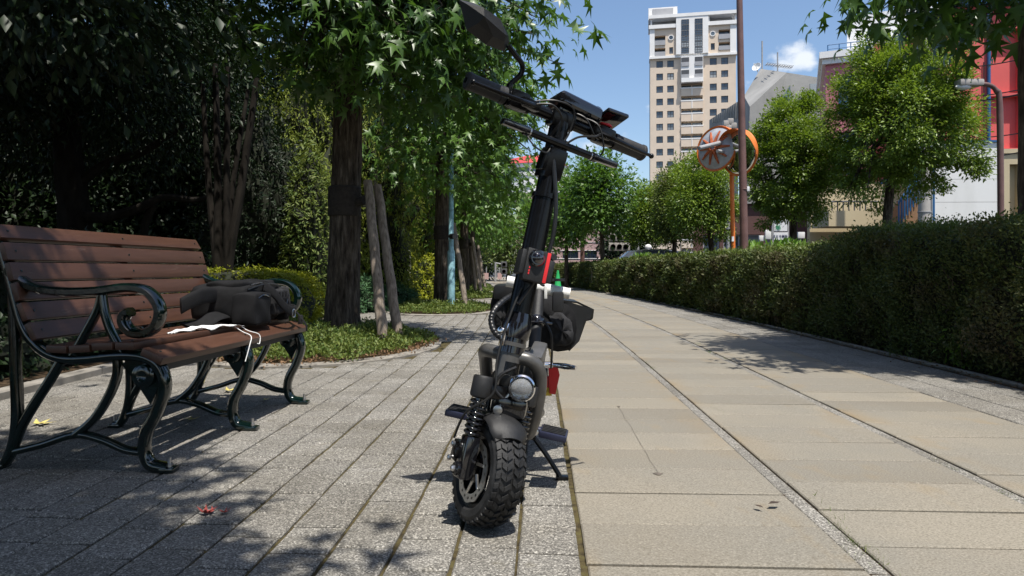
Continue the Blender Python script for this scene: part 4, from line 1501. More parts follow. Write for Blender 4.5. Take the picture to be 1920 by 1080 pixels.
def puffy(c, s, bev, seed, amp=.006, rot=rot0, squash=None):
    m = MB()
    bm = bmesh.new()
    bmesh.ops.create_cube(bm, size=1.0)
    bmesh.ops.subdivide_edges(bm, edges=list(bm.edges), cuts=11, use_grid_fill=True)
    bm.verts.index_update()
    vs = []
    for v in bm.verts:
        p = v.co * 2
        q = Vector((abs(p.x) ** 4 + abs(p.y) ** 4 + abs(p.z) ** 4, 0, 0)).x ** .25
        d = Vector((p.x, p.y, p.z)) / max(q, .001)
        d = d.lerp(p, .5)
        d = Vector((d.x * s[0] / 2, d.y * s[1] / 2, d.z * s[2] / 2))
        k = Vector((d.x * 31 + seed, d.y * 37, d.z * 43))
        d += Vector((math.sin(k.y + k.z), math.sin(k.x * 1.3 + k.z), math.sin(k.x + k.y * 1.2))) * amp
        if squash:
            d = squash(d)
        vs.append(c + rot @ d)
    fs = [[v.index for v in f.verts] for f in bm.faces]
    bm.free()
    m.add(vs, fs)
    return m


hw = .235


def sq(d):
    # highest in the middle, sloping to the near end, flat underside
    d.z *= 1.0 - .22 * max(0.0, abs(d.x - .04) / hw) ** 2
    return d


bod = puffy(pk(-.02, .02, .118), (.43, .30, .215), .03, 1, .003, squash=sq).build('body', MATS['fabric_black'], pack, 170)
puffy(pk(-.155, -.115, .088), (.19, .13, .165), .02, 4, .003).build('side_pocket', MATS['fabric_black'], pack, 170)
puffy(pk(.12, -.122, .112), (.20, .07, .135), .02, 7, .002).build('front_panel', MATS['fabric_grey'], pack, 170)
puffy(pk(.235, -.03, .100), (.035, .26, .19), .01, 9, .002).build('end_panel', MATS['fabric_grey'], pack, 170)
puffy(pk(-.01, .0, .212), (.38, .20, .045), .01, 12, .003).build('back_pad', MATS['fabric_black'], pack, 170)


def strap(name, pts, w, t, side, mat='fabric_black'):
    m = MB()
    pp = smooth_path(pts, 8)
    prof = [(w / 2 * math.cos(a_) * (1 if abs(math.cos(a_)) > .9 else .94), t / 2 * (abs(math.sin(a_)) ** .6) * (1 if math.sin(a_) > 0 else -1) * 1.25) for a_ in [2 * math.pi * q_ / 14 for q_ in range(14)]]
    m.sweep(pp, side, prof)
    return m.build(name, MATS[mat], pack, 75)


strap('shoulder_strap', [pk(-.06, -.135, .205), pk(-.02, -.175, .165), pk(.03, -.197, .105), pk(.09, -.208, .067), pk(.16, -.205, .055), pk(.235, -.185, .062), pk(.262, -.12, .07)], .052, .012, ez + e1 * .35)
strap('shoulder_strap', [pk(.08, -.08, .225), pk(-.02, -.05, .238), pk(-.14, -.03, .215), pk(-.24, -.03, .15)], .05, .012, eb)
strap('waist_belt', [pk(-.20, .03, .155), pk(-.31, .03, .165), pk(-.40, .05, .150), pk(-.45, .09, .115)], .075, .022, ez - e1 * .1)
strap('waist_belt', [pk(-.20, -.02, .06), pk(-.30, .0, .055), pk(-.36, .03, .025), pk(-.42, .08, .012)], .075, .012, ez * .4 + eb)
strap('webbing', [pk(.245, -.17, .07), pk(.25, -.205, .03), pk(.25, -.245, -.03), pk(.25, -.25, -.07)], .022, .003, e1)
for k in range(4):
    strap('webbing', [pk(.055 + k * .042, -.160, .168), pk(.055 + k * .042, -.163, .125), pk(.055 + k * .042, -.160, .085)], .014, .003, e1)
strap('webbing', [pk(.03, -.163, .130), pk(.12, -.167, .128), pk(.21, -.160, .130)], .018, .003, ez)
# piping along the seams
for pts in ([pk(-.22, -.125, .19), pk(-.10, -.135, .212), pk(.05, -.135, .216), pk(.19, -.125, .198)], [pk(.225, -.14, .19), pk(.232, -.15, .11), pk(.225, -.14, .03)], [pk(-.235, -.12, .03), pk(-.24, -.14, .09), pk(-.23, -.12, .16)]):
    m = MB()
    m.tube(smooth_path(pts, 6), .0042, 8)
    m.build('piping', MATS['vinyl'], bod)
# zips
for a, b_ in (((-.22, -.178, .145), (-.09, -.178, .150)), ((-.2, -.13, .215), (.2, -.10, .205)), ((.21, -.165, .15), (.17, -.165, .08))):
    m = MB()
    pa, pb = pk(*a), pk(*b_)
    pts = [pa.lerp(pb, i / 16) + ez * (.012 * math.sin(math.pi * i / 16)) for i in range(17)]
    m.tube(pts, .0035, 6)
    m.build('zip', MATS['black_gloss'], pack)
m = MB()
pts = [pk(.13 + x, -.222, .045 + z) for x, z in ((-.016, -.02), (.016, -.02), (.018, .018), (-.014, .018))]
m.tube(smooth_path(pts + [pts[0]], 3), .003, 6)
m.build('buckle', MATS['steel'], pack)
m = MB()
m.bbox(pk(.252, -.215, .0), (.028, .02, .05), .005, rot0)
m.build('buckle', MATS['black_plastic'], pack)

# ------------------------------------------------------------------ white cloth with two strings on the seat
cl = thing('white_cloth', 'white cloth with two strings hanging over the seat edge', 'cloth', bp(.62, .11, Zs))
m = MB()
nu, nb = 26, 8
vs = []
for i in range(nu + 1):
    for j in range(nb + 1):
        u = .30 + .40 * i / nu
        wd = .035 + .10 * min(1, i / nu * 1.3)
        b = .165 - .06 * i / nu + wd * (j / nb - .5)
        z = .4845 + .004 * (1 + math.sin(i * .9 + j * .8) * math.cos(j * 1.1)) + .010 * math.sin(math.pi * i / nu) * abs(math.sin(j * .9 + i * .25))
        vs.append(bp(u, b, z))
fs = [(i * (nb + 1) + j, (i + 1) * (nb + 1) + j, (i + 1) * (nb + 1) + j + 1, i * (nb + 1) + j + 1) for i in range(nu) for j in range(nb)]
m.add(vs, fs)
m.add([v + Vector((0, 0, -.003)) for v in vs], [tuple(reversed(f)) for f in fs])
m.build('sheet', MATS['cloth_white'], cl, 60)
for u0, u1, u2, zb in ((.645, .66, .60, .33), (.70, .745, .72, .40)):
    m = MB()
    m.tube(smooth_path([bp(u0, .065, .488), bp(u0 + .01, .03, .462), bp(u1, -.010, .440), bp((u1 + u2) / 2, -.018, .40), bp(u2, -.012, zb)], 6), .0023, 6)
    m.build('string', MATS['cloth_white'], cl)
# ------------------------------------------------------------------ the scooter
FC = G(888, 981)                       # front tyre contact
BODY_YAW, STEER, LEAN = R(-8), R(34), R(11)
sc = thing('electric_scooter', 'black electric kick scooter parked on its stand facing the camera', 'scooter', FC)
A0, A1 = Vector((0, .045, .33)), Vector((0, .20, 1.25))
AX = (A1 - A0).normalized()
M_body = Matrix.Translation(FC) @ Matrix.Rotation(-BODY_YAW * -1, 4, 'Z') @ Matrix.Rotation(LEAN, 4, 'Y')
M_steer = M_body @ Matrix.Translation(A0) @ Matrix.Rotation(STEER, 4, AX) @ Matrix.Translation(-A0)
_sh = FC - (M_steer @ Vector((0, 0, 0)))
_sh.z = 0
M_body = Matrix.Translation(_sh) @ M_body
M_steer = Matrix.Translation(_sh) @ M_steer
fix = -min((M_steer @ Vector((x, 0, z))).z for x in (-.04, .04) for z in (0.0, .004)) - .003
M_body = Matrix.Translation((0, 0, fix)) @ M_body
M_steer = Matrix.Translation((0, 0, fix)) @ M_steer
Sx = lambda p: M_steer @ p
Bx = lambda p: M_body @ p


def S():
    return MB(Sx)


def Bd():
    return MB(Bx)


def fin(mb, name, mat, parent=sc, smooth=35):
    return mb.build(name, MATS[mat], parent, smooth)


def wheel(mb_new, cy, Rr, W, front=True):
    ax = (1, 0, 0)
    c = Vector((0, cy, Rr))
    m = mb_new()
    prof = [(Rr * .66, -W * .40), (Rr * .74, -W * .49), (Rr * .86, -W * .49), (Rr * .935, -W * .43), (Rr * .972, -W * .30), (Rr * .985, 0), (Rr * .972, W * .30), (Rr * .935, W * .43), (Rr * .86, W * .49), (Rr * .74, W * .49), (Rr * .66, W * .40)]
    m.lathe(prof, c, ax, 72, closed=True)
    # tread: staggered S-shaped lugs wrapped on the crown of the tyre
    nl = 34

    def surf(a, x, h):
        rr = Rr * (.985 - .05 * (abs(x) / (W * .43)) ** 2.6) + h
        return c + Vector((x, rr * math.cos(a), rr * math.sin(a)))

    def lug(poly, h=.0062):
        top = [surf(a, x, h) for a, x in poly]
        bot = [surf(a, x, -.003) for a, x in poly]
        n = len(poly)
        m.add(top + bot, [tuple(range(n))] + [(k, n + k, n + (k + 1) % n, (k + 1) % n) for k in range(n)])
    st = 2 * math.pi / nl
    for k in range(nl):
        a0 = k * st
        for s in (-1, 1):
            o = a0 + (st * .5 if s > 0 else 0)
            # centre zigzag bar in two legs, then a shoulder bar
            lug([(o, s * .003), (o + st * .46, s * .003), (o + st * .86, s * .018), (o + st * .40, s * .018)])
            lug([(o + st * .38, s * .0205), (o + st * .84, s * .0205), (o + st * .50, s * .034), (o + st * .04, s * .034)])
            lug([(o + st * .06, s * .0365), (o + st * .55, s * .0365), (o + st * .72, s * .0475), (o + st * .20, s * .0475)], .005)
    ty = fin(m, 'tyre', 'rubber', sc, 28)
    m = mb_new()
    m.lathe([(Rr * .60, -W * .40), (Rr * .68, -W * .42), (Rr * .68, -W * .36), (Rr * .60, -W * .30), (Rr * .60, W * .30), (Rr * .68, W * .36), (Rr * .68, W * .42), (Rr * .60, W * .40)], c, ax, 48, closed=True)
    m.lathe([(.030, -W * .42), (.034, -W * .40), (.034, W * .40), (.030, W * .42)], c, ax, 24)
    for k in range(5):
        a = 2 * math.pi * k / 5 + .3
        for da in (-.16, .16):
            p0 = c + Vector((0, math.cos(a) * .03, math.sin(a) * .03))
            p1 = c + Vector((0, math.cos(a + da) * Rr * .62, math.sin(a + da) * Rr * .62))
            m.tube([p0, p1], [.010, .008], 8)
    fin(m, 'rim', 'black_paint')
    # brake disc: ring with drilled holes and arms
    m = mb_new()
    n, x0 = 60, -W * .46
    ro, ri = Rr * .60, Rr * .44
    for xx in (x0, x0 - .003):
        vs, fs = [], []
        for k in range(n):
            a = 2 * math.pi * k / n
            for q in range(4):
                rr = ri + (ro - ri) * q / 3 + (.0022 * math.sin(a * 10) if q == 3 else 0)
                vs.append(c + Vector((xx, math.cos(a) * rr, math.sin(a) * rr)))
        for k in range(n):
            k2 = (k + 1) % n
            for q in range(3):
                if q == 1 and k % 3 == 0:
                    continue
                fs.append((k * 4 + q, k * 4 + q + 1, k2 * 4 + q + 1, k2 * 4 + q))
        m.add(vs, fs)
    for k in range(6):
        a = 2 * math.pi * k / 6
        p0 = c + Vector((x0 - .0015, math.cos(a) * .03, math.sin(a) * .03))
        p1 = c + Vector((x0 - .0015, math.cos(a + .5) * ri * 1.03, math.sin(a + .5) * ri * 1.03))
        m.tube([p0, p1], .0045, 6)
    fin(m, 'brake_disc', 'disc_steel', sc, 30)
    return c


RW, WW = .150, .104
fwc = wheel(S, 0.0, RW, WW)
rwc = wheel(Bd, .86, RW * .97, WW)

# fork: two spring legs with square lower blocks
for s in (-1, 1):
    x = s * .078
    top = fwc + AX * .265 + Vector((x, 0, 0))
    low = fwc + AX * .05 + Vector((x, 0, 0))
    m = S()
    m.tube([fwc + Vector((x, 0, 0)) - AX * .02, low + AX * .16], .013, 14)
    leg = fin(m, 'fork_leg', 'black_gloss')
    m = S()
    rot = Matrix(((1, 0, 0), tuple(Vector((1, 0, 0)).cross(AX) * -1), tuple(AX))).transposed()
    m.bbox(fwc + AX * .035 + Vector((x, 0, 0)), (.042, .052, .125), .008, rot)
    m.lathe([(.020, -.012), (.020, .012), (.016, .016)], fwc + Vector((x + s * .018, 0, 0)), (s, 0, 0), 14)
    fin(m, 'fork_shoe', 'black_gloss', leg)
    m = S()
    coil = []
    for i in range(7 * 16 + 1):
        a = 2 * math.pi * i / 16
        q = fwc + Vector((x, 0, 0)) + AX * (.100 + .105 * i / (7 * 16))
        e2 = Vector((1, 0, 0)).cross(AX)
        coil.append(q + Vector((1, 0, 0)) * .0225 * math.cos(a) + e2 * .0225 * math.sin(a))
    m.tube(coil, .0048, 7)
    fin(m, 'spring', 'black_gloss', leg, 60)
    m = S()
    m.lathe([(.022, .208), (.030, .212), (.032, .218), (.032, .268), (.029, .274), (.012, .275)], fwc + Vector((x, 0, 0)), AX, 20)
    fin(m, 'fork_cap', 'black_plastic', leg)
    m = S()
    q = fwc + Vector((x + s * .030, 0, 0))
    m.lathe([(.010, -.004), (.010, .008), (.006, .014)], q, (s, 0, 0), 6)
    fin(m, 'axle_nut', 'steel', leg)
m = S()
m.bbox(fwc + AX * .235, (.17, .055, .045), .014, Matrix(((1, 0, 0), tuple(Vector((1, 0, 0)).cross(AX) * -1), tuple(AX))).transposed())
m.tube([fwc + AX * .23, fwc + AX * .33], .028, 18)
fin(m, 'fork_crown', 'black_paint')
# brake caliper on the disc side
m = S()
m.bbox(fwc + Vector((-.085, .055, .035)), (.03, .05, .06), .008)
m.bbox(fwc + Vector((-.100, .035, .035)), (.02, .03, .03), .006)
cal = fin(m, 'brake_caliper', 'black_paint')
m = S()
for dz in (.055, .012):
    m.lathe([(.008, 0), (.008, .008), (.004, .010)], fwc + Vector((-.108, .05, dz)), (-1, 0, 0), 10)
fin(m, 'caliper_bolt', 'steel', cal)
# front fender: curved sheet over the tyre
m = S()
vs, fs = [], []
na, nx = 18, 10
for layer in (0, -.004):
    for i in range(na + 1):
        a = R(58 + 92 * i / na)
        a = math.pi - a
        for j in range(nx + 1):
            t = j / nx * 2 - 1
            w = .062 * (1 - .35 * max(0, (i / na - .75) / .25) ** 2) * (1 - .25 * max(0, (.12 - i / na) / .12))
            rr = RW + .030 - .022 * abs(t) ** 2.4 + layer + .018 * (max(0, (.3 - i / na) / .3)) ** 2 * -1
            vs.append(fwc + Vector((t * w, -rr * math.cos(math.pi - a) if False else rr * math.cos(a), rr * math.sin(a))))
nn = (na + 1) * (nx + 1)
for lay in range(2):
    for i in range(na):
        for j in range(nx):
            q = lay * nn + i * (nx + 1) + j
            fs.append((q, q + 1, q + nx + 2, q + nx + 1))
for i in range(na):
    for j in (0, nx):
        q = i * (nx + 1) + j
        fs.append((q, q + nx + 1, nn + q + nx + 1, nn + q))
for j in range(nx):
    for i in (0, na):
        q = i * (nx + 1) + j
        fs.append((q, q + 1, nn + q + 1, nn + q))
m.add(vs, fs)
fin(m, 'front_fender', 'black_plastic', sc, 60)

# steering stem, in three diameters
def ax_at(z):
    return A0 + AX * ((z - A0.z) / AX.z)


m = S()
m.tube([ax_at(.545), ax_at(.575), ax_at(.60), ax_at(.625)], [.043, .047, .043, .036], 24)
m.tube([ax_at(.50), ax_at(.55)], .040, 24)
clampo = fin(m, 'folding_clamp', 'black_gloss')
m = S()
m.lathe([(.012, 0), (.012, .02), (.008, .022)], ax_at(.56) + Vector((-.045, -.01, 0)), (-1, -.3, 0), 14)
m.tube([ax_at(.585) + Vector((-.04, -.02, 0)), ax_at(.55) + Vector((-.05, -.025, 0)), ax_at(.52) + Vector((-.045, -.02, 0))], .006, 8)
fin(m, 'clamp_latch', 'chrome', clampo)
m = S()
m.tube([ax_at(.61), ax_at(.99)], [.0365, .0355], 28)
m.tube([ax_at(.985), ax_at(1.00)], .040, 28)
stem = fin(m, 'stem', 'black_paint')
m = S()
m.tube([ax_at(1.0), ax_at(1.235)], .0315, 28)
m.bbox(ax_at(1.10) + Vector((0, .0, 0)), (.066, .075, .10), .012)
m.bbox(ax_at(1.10) + Vector((-.035, -.01, 0)), (.02, .05, .06), .006)
fin(m, 'upper_stem', 'black_paint')
m = S()
m.tube(smooth_path([ax_at(1.15) + Vector((-.025, -.03, 0)), ax_at(.95) + Vector((.03, -.042, 0)), ax_at(.8) + Vector((.035, -.03, 0)), ax_at(.65) + Vector((-.03, -.035, 0))], 8), .007, 8)
fin(m, 'cable_wrap', 'vinyl', stem)

# handlebar
HB = ax_at(1.25)
m = S()
m.tube([HB + Vector((x, 0, 0)) for x in (-.24, -.1, 0, .1, .24)], .020, 20)
m.bbox(HB + Vector((0, -.002, -.004)), (.085, .056, .056), .012)
bar = fin(m, 'handlebar', 'black_paint')
for s in (-1, 1):
    m = S()
    m.lathe([(.0245, .205), (.0275, .207), (.0275, .222), (.0250, .224), (.0258, .228), (.0258, .325), (.0280, .327), (.0280, .335), (.024, .339), (.006, .339)], HB, (s, 0, 0), 24)
    fin(m, 'grip', 'grip_rubber')
    # control pod and brake lever
    m = S()
    m.bbox(HB + Vector((s * .165, -.004, .0)), (.065, .058, .058), .012)
    m.tube([HB + Vector((s * .12, 0, 0)), HB + Vector((s * .20, 0, 0))], .027, 18)
    m.bbox(HB + Vector((s * .135, -.038, -.004)), (.065, .04, .030), .008)
    pod = fin(m, 'brake_mount', 'black_paint')
    m = S()
    m.tube(smooth_path([HB + Vector((s * .125, -.055, -.006)), HB + Vector((s * .17, -.075, -.012)), HB + Vector((s * .25, -.070, -.014)), HB + Vector((s * .33, -.058, -.012))], 6), [.009 - .0002 * i for i in range(19)], 10)
    m.ell(HB + Vector((s * .334, -.057, -.012)), (.009, .009, .009), 10, 8)
    fin(m, 'brake_lever', 'black_paint', pod)
# end screws of the grips
for s in (-1, 1):
    m = S()
    m.lathe([(.009, .339), (.009, .342), (.003, .342)], HB, (s, 0, 0), 12)
    fin(m, 'end_screw', 'black_gloss')

# lower accessory bar with two lamps
LB = ax_at(1.165) + Vector((0, -.035, 0))
m = S()
m.tube([LB + Vector((-.13, 0, 0)), LB + Vector((.13, 0, 0))], .0125, 16)
m.bbox(LB + Vector((0, .02, 0)), (.06, .05, .035), .008)
ab = fin(m, 'accessory_bar', 'black_paint')
for s in (-1, 1):
    m = S()
    m.bbox(LB + Vector((s * .165, -.004, .0)), (.095, .034, .020), .006)
    m.tube([LB + Vector((s * .12, 0, 0)), LB + Vector((s * .135, 0, 0))], .015, 14)
    lamp = fin(m, 'bar_lamp', 'black_gloss', ab)
    m = S()
    m.bbox(LB + Vector((s * .168, -.0225, .0)), (.072, .004, .010), .0015)
    fin(m, 'lamp_lens', 'dark_lens', ab)
    m = S()
    m.lathe([(.0135, 0), (.0135, .004)], LB + Vector((s * .112, 0, 0)), (s, 0, 0), 14)
    fin(m, 'collar', 'steel', ab)

# display unit above the stem
m = S()
rot = Matrix.Rotation(R(-14), 3, 'X') @ Matrix.Rotation(R(3), 3, 'Y')
m.bbox(HB + Vector((.045, .01, .050)), (.165, .095, .046), .017, rot, 3)
m.bbox(HB + Vector((.005, .01, .028)), (.05, .04, .03), .006)
disp = fin(m, 'display', 'black_gloss')
m = S()
m.bbox(HB + Vector((.045, .022, .0745)), (.12, .05, .004), .0015, rot)
fin(m, 'screen', 'dark_lens', disp)

# phone holder with red band
ph = HB + Vector((.165, .0, .0))
m = S()
m.tube([ph, ph + Vector((0, 0, .038))], .016, 14)
m.bbox(ph + Vector((0, .0, .012)), (.045, .045, .028), .008)
hold = fin(m, 'phone_holder', 'black_plastic')
m = S()
rot = Matrix.Rotation(R(-24), 3, 'X') @ Matrix.Rotation(R(-4), 3, 'Y')
m.bbox(ph + Vector((.012, .015, .060)), (.085, .12, .014), .006, rot, 3)
fin(m, 'holder_plate', 'black_gloss', hold)
m = S()
m.tube([ph + Vector((-.045 + .022 * math.cos(a), .0, .060 + .022 * math.sin(a))) for a in [2 * math.pi * k / 20 for k in range(20)]], .0045, 8, closed=True)
fin(m, 'clip_ring', 'black_plastic', hold)
m = S()
m.lathe([(.021, 0), (.023, .003), (.021, .008)], ph + Vector((0, 0, .034)), (0, 0, 1), 18)
m.bbox(ph + Vector((.030, -.01, .022)), (.02, .006, .012), .002, Matrix.Rotation(R(30), 3, 'Y'))
m.bbox(ph + Vector((-.030, -.005, .014)), (.016, .006, .014), .002)
fin(m, 'red_band', 'red_stripe', hold)

# rear-view mirror on its stalk
m = S()
b0 = HB + Vector((-.200, 0, .012))
m.tube(smooth_path([b0, b0 + Vector((.002, 0, .03)), b0 + Vector((.022, -.004, .066)), b0 + Vector((.016, -.010, .095)), b0 + Vector((-.018, -.02, .110)), b0 + Vector((-.050, -.026, .126))], 6), [.011] * 6 + [.0085] * 25, 12)
m.lathe([(.022, -.010), (.022, .014), (.016, .018)], b0 + Vector((0, 0, -.012)), (0, 0, 1), 14)
stalk = fin(m, 'mirror_stalk', 'black_paint')
m = S()
mc = b0 + Vector((-.128, -.035, .148))


def mpt(x, y, z):
    return mc + Vector((x * 1.02, y * 1.05, z * 1.05))


rim = [mpt(-.105, .012, .040), mpt(-.060, .014, .050), mpt(.030, .016, .040), mpt(.078, .016, -.010), mpt(.070, .014, -.040), mpt(.010, .012, -.044), mpt(-.060, .010, -.028)]
crest = [mpt(-.085, -.012, .030), mpt(-.045, -.042, .030), mpt(.010, -.045, .020), mpt(.052, -.030, -.008), mpt(.048, -.026, -.026), mpt(.005, -.040, -.030), mpt(-.045, -.036, -.012)]
ridge_a, ridge_b = mpt(-.040, -.052, .006), mpt(.040, -.040, -.012)
vs = rim + crest + [ridge_a, ridge_b]
fs = [(k, (k + 1) % 7, 7 + (k + 1) % 7, 7 + k) for k in range(7)]
fs += [(7, 8, 14), (8, 9, 15, 14), (9, 10, 15), (10, 11, 15), (11, 12, 14, 15), (12, 13, 14), (13, 7, 14)]
fs.append((6, 5, 4, 3, 2, 1, 0))
m.add(vs, fs)
mh = fin(m, 'mirror_housing', 'black_plastic', sc, 18)
m = S()
m.add([p + Vector((0, .003, 0)) * 1 + (mc - p) * .06 for p in rim], [(0, 1, 2, 3, 4, 5, 6)])
fin(m, 'mirror_glass', 'mirror', mh, 0)

# action camera strapped to the stem
cc_ = ax_at(.775) + Vector((-.012, -.062, 0))
rotc = Matrix(((1, 0, 0), tuple(Vector((1, 0, 0)).cross(AX) * -1), tuple(AX))).transposed() @ Matrix.Rotation(R(-8), 3, 'Z')


def cp(x, y, z):
    return cc_ + rotc @ Vector((x, y, z))


m = S()
m.bbox(cc_, (.078, .036, .098), .006, rotc)
camb = fin(m, 'action_camera', 'black_plastic')
m = S()
m.bbox(cp(.030, -.001, 0), (.012, .038, .094), .003, rotc)
fin(m, 'red_stripe', 'red_stripe', camb)
m = S()
m.lathe([(.026, 0), (.026, .006), (.021, .012), (.019, .012)], cp(-.008, -.017, .022), -(rotc @ Vector((0, 1, 0))), 28)
fin(m, 'lens_ring', 'black_gloss', camb)
m = S()
m.lathe([(.019, .010), (.016, .016), (.010, .020), (.003, .0215)], cp(-.008, -.017, .022), -(rotc @ Vector((0, 1, 0))), 24)
fin(m, 'lens', 'dark_lens', camb)
m = S()
for i, z in enumerate((-.010, -.020, -.028)):
    m.box(cp(-.024, -.0184, z), (.004, .0012, .006), rotc)
fin(m, 'indicator', 'red_stripe', camb)
m = S()
m.bbox(cp(-.046, .012, .004), (.016, .05, .075), .005, rotc)
m.bbox(cp(.048, .014, -.006), (.018, .05, .07), .005, rotc)
m.tube([cp(.050, -.01, .040), cp(.050, .01, .040)], .010, 12)
m.tube([ax_at(.745), ax_at(.80)], .0395, 24)
fin(m, 'camera_bracket', 'black_plastic', camb)

# cables
cabs = [
    (Sx, [HB + Vector((-.13, -.05, -.004)), HB + Vector((-.08, -.075, .012)), HB + Vector((-.03, -.065, -.01)), HB + Vector((-.02, -.05, -.06))], .0035),
    (Sx, [HB + Vector((.13, -.05, -.004)), HB + Vector((.09, -.085, -.03)), HB + Vector((.04, -.07, -.05)), HB + Vector((.0, -.05, -.10))], .0035),
    (Sx, [HB + Vector((-.12, -.03, .012)), HB + Vector((-.06, -.055, .034)), HB + Vector((.01, -.05, .03)), HB + Vector((.02, -.045, -.04)), HB + Vector((.0, -.05, -.09))], .003),
    (Sx, [HB + Vector((.02, -.02, .03)), HB + Vector((.06, -.05, .02)), HB + Vector((.1, -.06, -.02)), HB + Vector((.14, -.03, -.02))], .003),
    (Sx, [HB + Vector((.06, -.03, .025)), HB + Vector((.10, -.07, .01)), HB + Vector((.135, -.08, -.05)), HB + Vector((.15, -.05, -.07))], .003),
    (Sx, [LB + Vector((-.13, -.01, -.01)), LB + Vector((-.10, -.03, -.04)), LB + Vector((-.05, -.02, -.045)), LB + Vector((-.03, .0, -.02))], .003),
]
for fn, pts, r in cabs:
    m = MB(fn)
    m.tube(smooth_path(pts, 8), r, 6)
    fin(m, 'cable', 'cable')
# long brake hose: from the stem down to the caliper
m = MB()
pts = [Sx(ax_at(.70) + Vector((-.030, -.035, 0))), Sx(ax_at(.60) + Vector((-.052, -.04, 0))), Sx(ax_at(.48) + Vector((-.066, -.05, 0))), Sx(fwc + AX * .24 + Vector((-.06, -.045, 0))), Sx(fwc + Vector((-.115, .02, .16))), Sx(fwc + Vector((-.11, .06, .07)))]
m.tube(smooth_path(pts, 8), .0035, 6)
fin(m, 'brake_hose', 'cable')
m = MB()
pts = [Bx(ax_at(.47) + Vector((.03, -.05, 0))), Bx(ax_at(.44) + Vector((-.01, -.062, 0))), Bx(ax_at(.40) + Vector((-.018, -.06, 0))), Bx(ax_at(.375) + Vector((.01, -.055, 0)))]
m.tube(smooth_path(pts, 8), .005, 8)
fin(m, 'lamp_cable', 'vinyl')

# --- body: head tube, frame loops, battery box
m = Bd()
m.lathe([(.040, .0), (.040, .008), (.036, .012), (.036, .165), (.041, .168), (.041, .180)], ax_at(.355), AX, 28)
fin(m, 'head_tube', 'grey_frame')
for s in (-1, 1):
    m = Bd()
    if s > 0:
        pts = [ax_at(.490) + Vector((.012, .0, 0)), Vector((.060, .075, .490)), Vector((.092, .095, .462)), Vector((.104, .115, .40)), Vector((.104, .14, .31)), Vector((.090, .22, .235)), Vector((.07, .40, .20)), Vector((.07, .62, .19)), Vector((.075, .86, .165))]
    else:
        pts = [ax_at(.490) + Vector((-.012, .0, 0)), Vector((-.060, .085, .492)), Vector((-.088, .13, .480)), Vector((-.092, .21, .435)), Vector((-.090, .30, .36)), Vector((-.085, .38, .27)), Vector((-.075, .50, .21)), Vector((-.07, .66, .19)), Vector((-.075, .86, .165))]
    m.tube(smooth_path(pts, 6), .0215, 16)
    fin(m, 'frame_tube', 'grey_frame')
m = Bd()
m.bbox(Vector((0, .45, .225)), (.115, .46, .13), .02)
m.bbox(Vector((0, .20, .33)), (.125, .14, .16), .025, Matrix.Rotation(R(-22), 3, 'X'))
box_ = fin(m, 'battery_box', 'black_paint')
for k in range(7):
    m = Bd()
    m.box(Vector((-.045 + k * .015, .118 - .0, .335)), (.004, .006, .11), Matrix.Rotation(R(-22), 3, 'X'))
    fin(m, 'grille_bar', 'grey_frame', box_)
m = Bd()
m.bbox(Vector((0.062, .30, .44)), (.05, .16, .13), .012, Matrix.Rotation(R(12), 3, 'X'))
m.bbox(Vector((0.02, .34, .42)), (.08, .2, .10), .015)
fin(m, 'controller_box', 'grey_frame')

# headlight bolted in front of the frame
hl = ax_at(.425) + Vector((.058, -.052, -.01))
fd = Vector((.10, -1, -.05)).normalized()
m = Bd()
m.lathe([(.018, -.05), (.030, -.035), (.040, -.008), (.041, .004), (.037, .006), (.034, .0)], hl, fd, 28)
m.bbox(hl + Vector((-.045, .02, .01)), (.05, .03, .035), .006)
lampb = fin(m, 'headlight', 'black_plastic')
m = Bd()
m.lathe([(.037, .004), (.041, .007), (.037, .012), (.033, .006)], hl, fd, 32, closed=True)
fin(m, 'chrome_ring', 'chrome', lampb)
m = Bd()
m.lathe([(.035, .004), (.026, -.010), (.010, -.022)], hl, fd, 28)
fin(m, 'reflector', 'reflector', lampb)
m = Bd()
m.ell(hl + fd * -.004, (.017, .014, .017), 18, 12)
fin(m, 'projector', 'dark_lens', lampb)
m = Bd()
m.lathe([(.0345, .006), (.028, .012), (.018, .0165), (.006, .019)], hl, fd, 28)
fin(m, 'lens', 'lens', lampb, 60)
m = Bd()
m.tube([hl + Vector((-.03, .01, -.02)), hl + Vector((-.055, .0, -.07))], .006, 8)
m.lathe([(.014, 0), (.014, .008), (.007, .010)], hl + Vector((-.055, -.012, -.075)), (0, -1, 0), 12)
fin(m, 'lamp_bracket', 'steel', lampb)
m = Bd()
m.bbox(Vector((.03, .03, .35)), (.11, .05, .06), .015)
fin(m, 'lower_cover', 'black_gloss')

# foot pegs
for s in (-1, 1):
    m = Bd()
    m.tube([Vector((s * .06, .37, .215)), Vector((s * .125, .36, .215))], .014, 12)
    m.bbox(Vector((s * .165, .355, .218)), (.095, .115, .022), .006)
    pg = fin(m, 'foot_peg', 'peg_blue')
    m = Bd()
    for k in range(5):
        m.box(Vector((s * .165, .315 + k * .02, .2305)), (.082, .008, .004))
    fin(m, 'grip_strip', 'rubber', pg)
    m = Bd()
    m.lathe([(.012, 0), (.012, .012), (.006, .015)], Vector((s * .105, .30, .225)), (0, -1, 0), 10)
    m.lathe([(.009, 0), (.009, .010), (.005, .012)], Vector((s * .095, .30, .262)), (0, -1, 0), 10)
    fin(m, 'pivot_bolt', 'steel', pg)
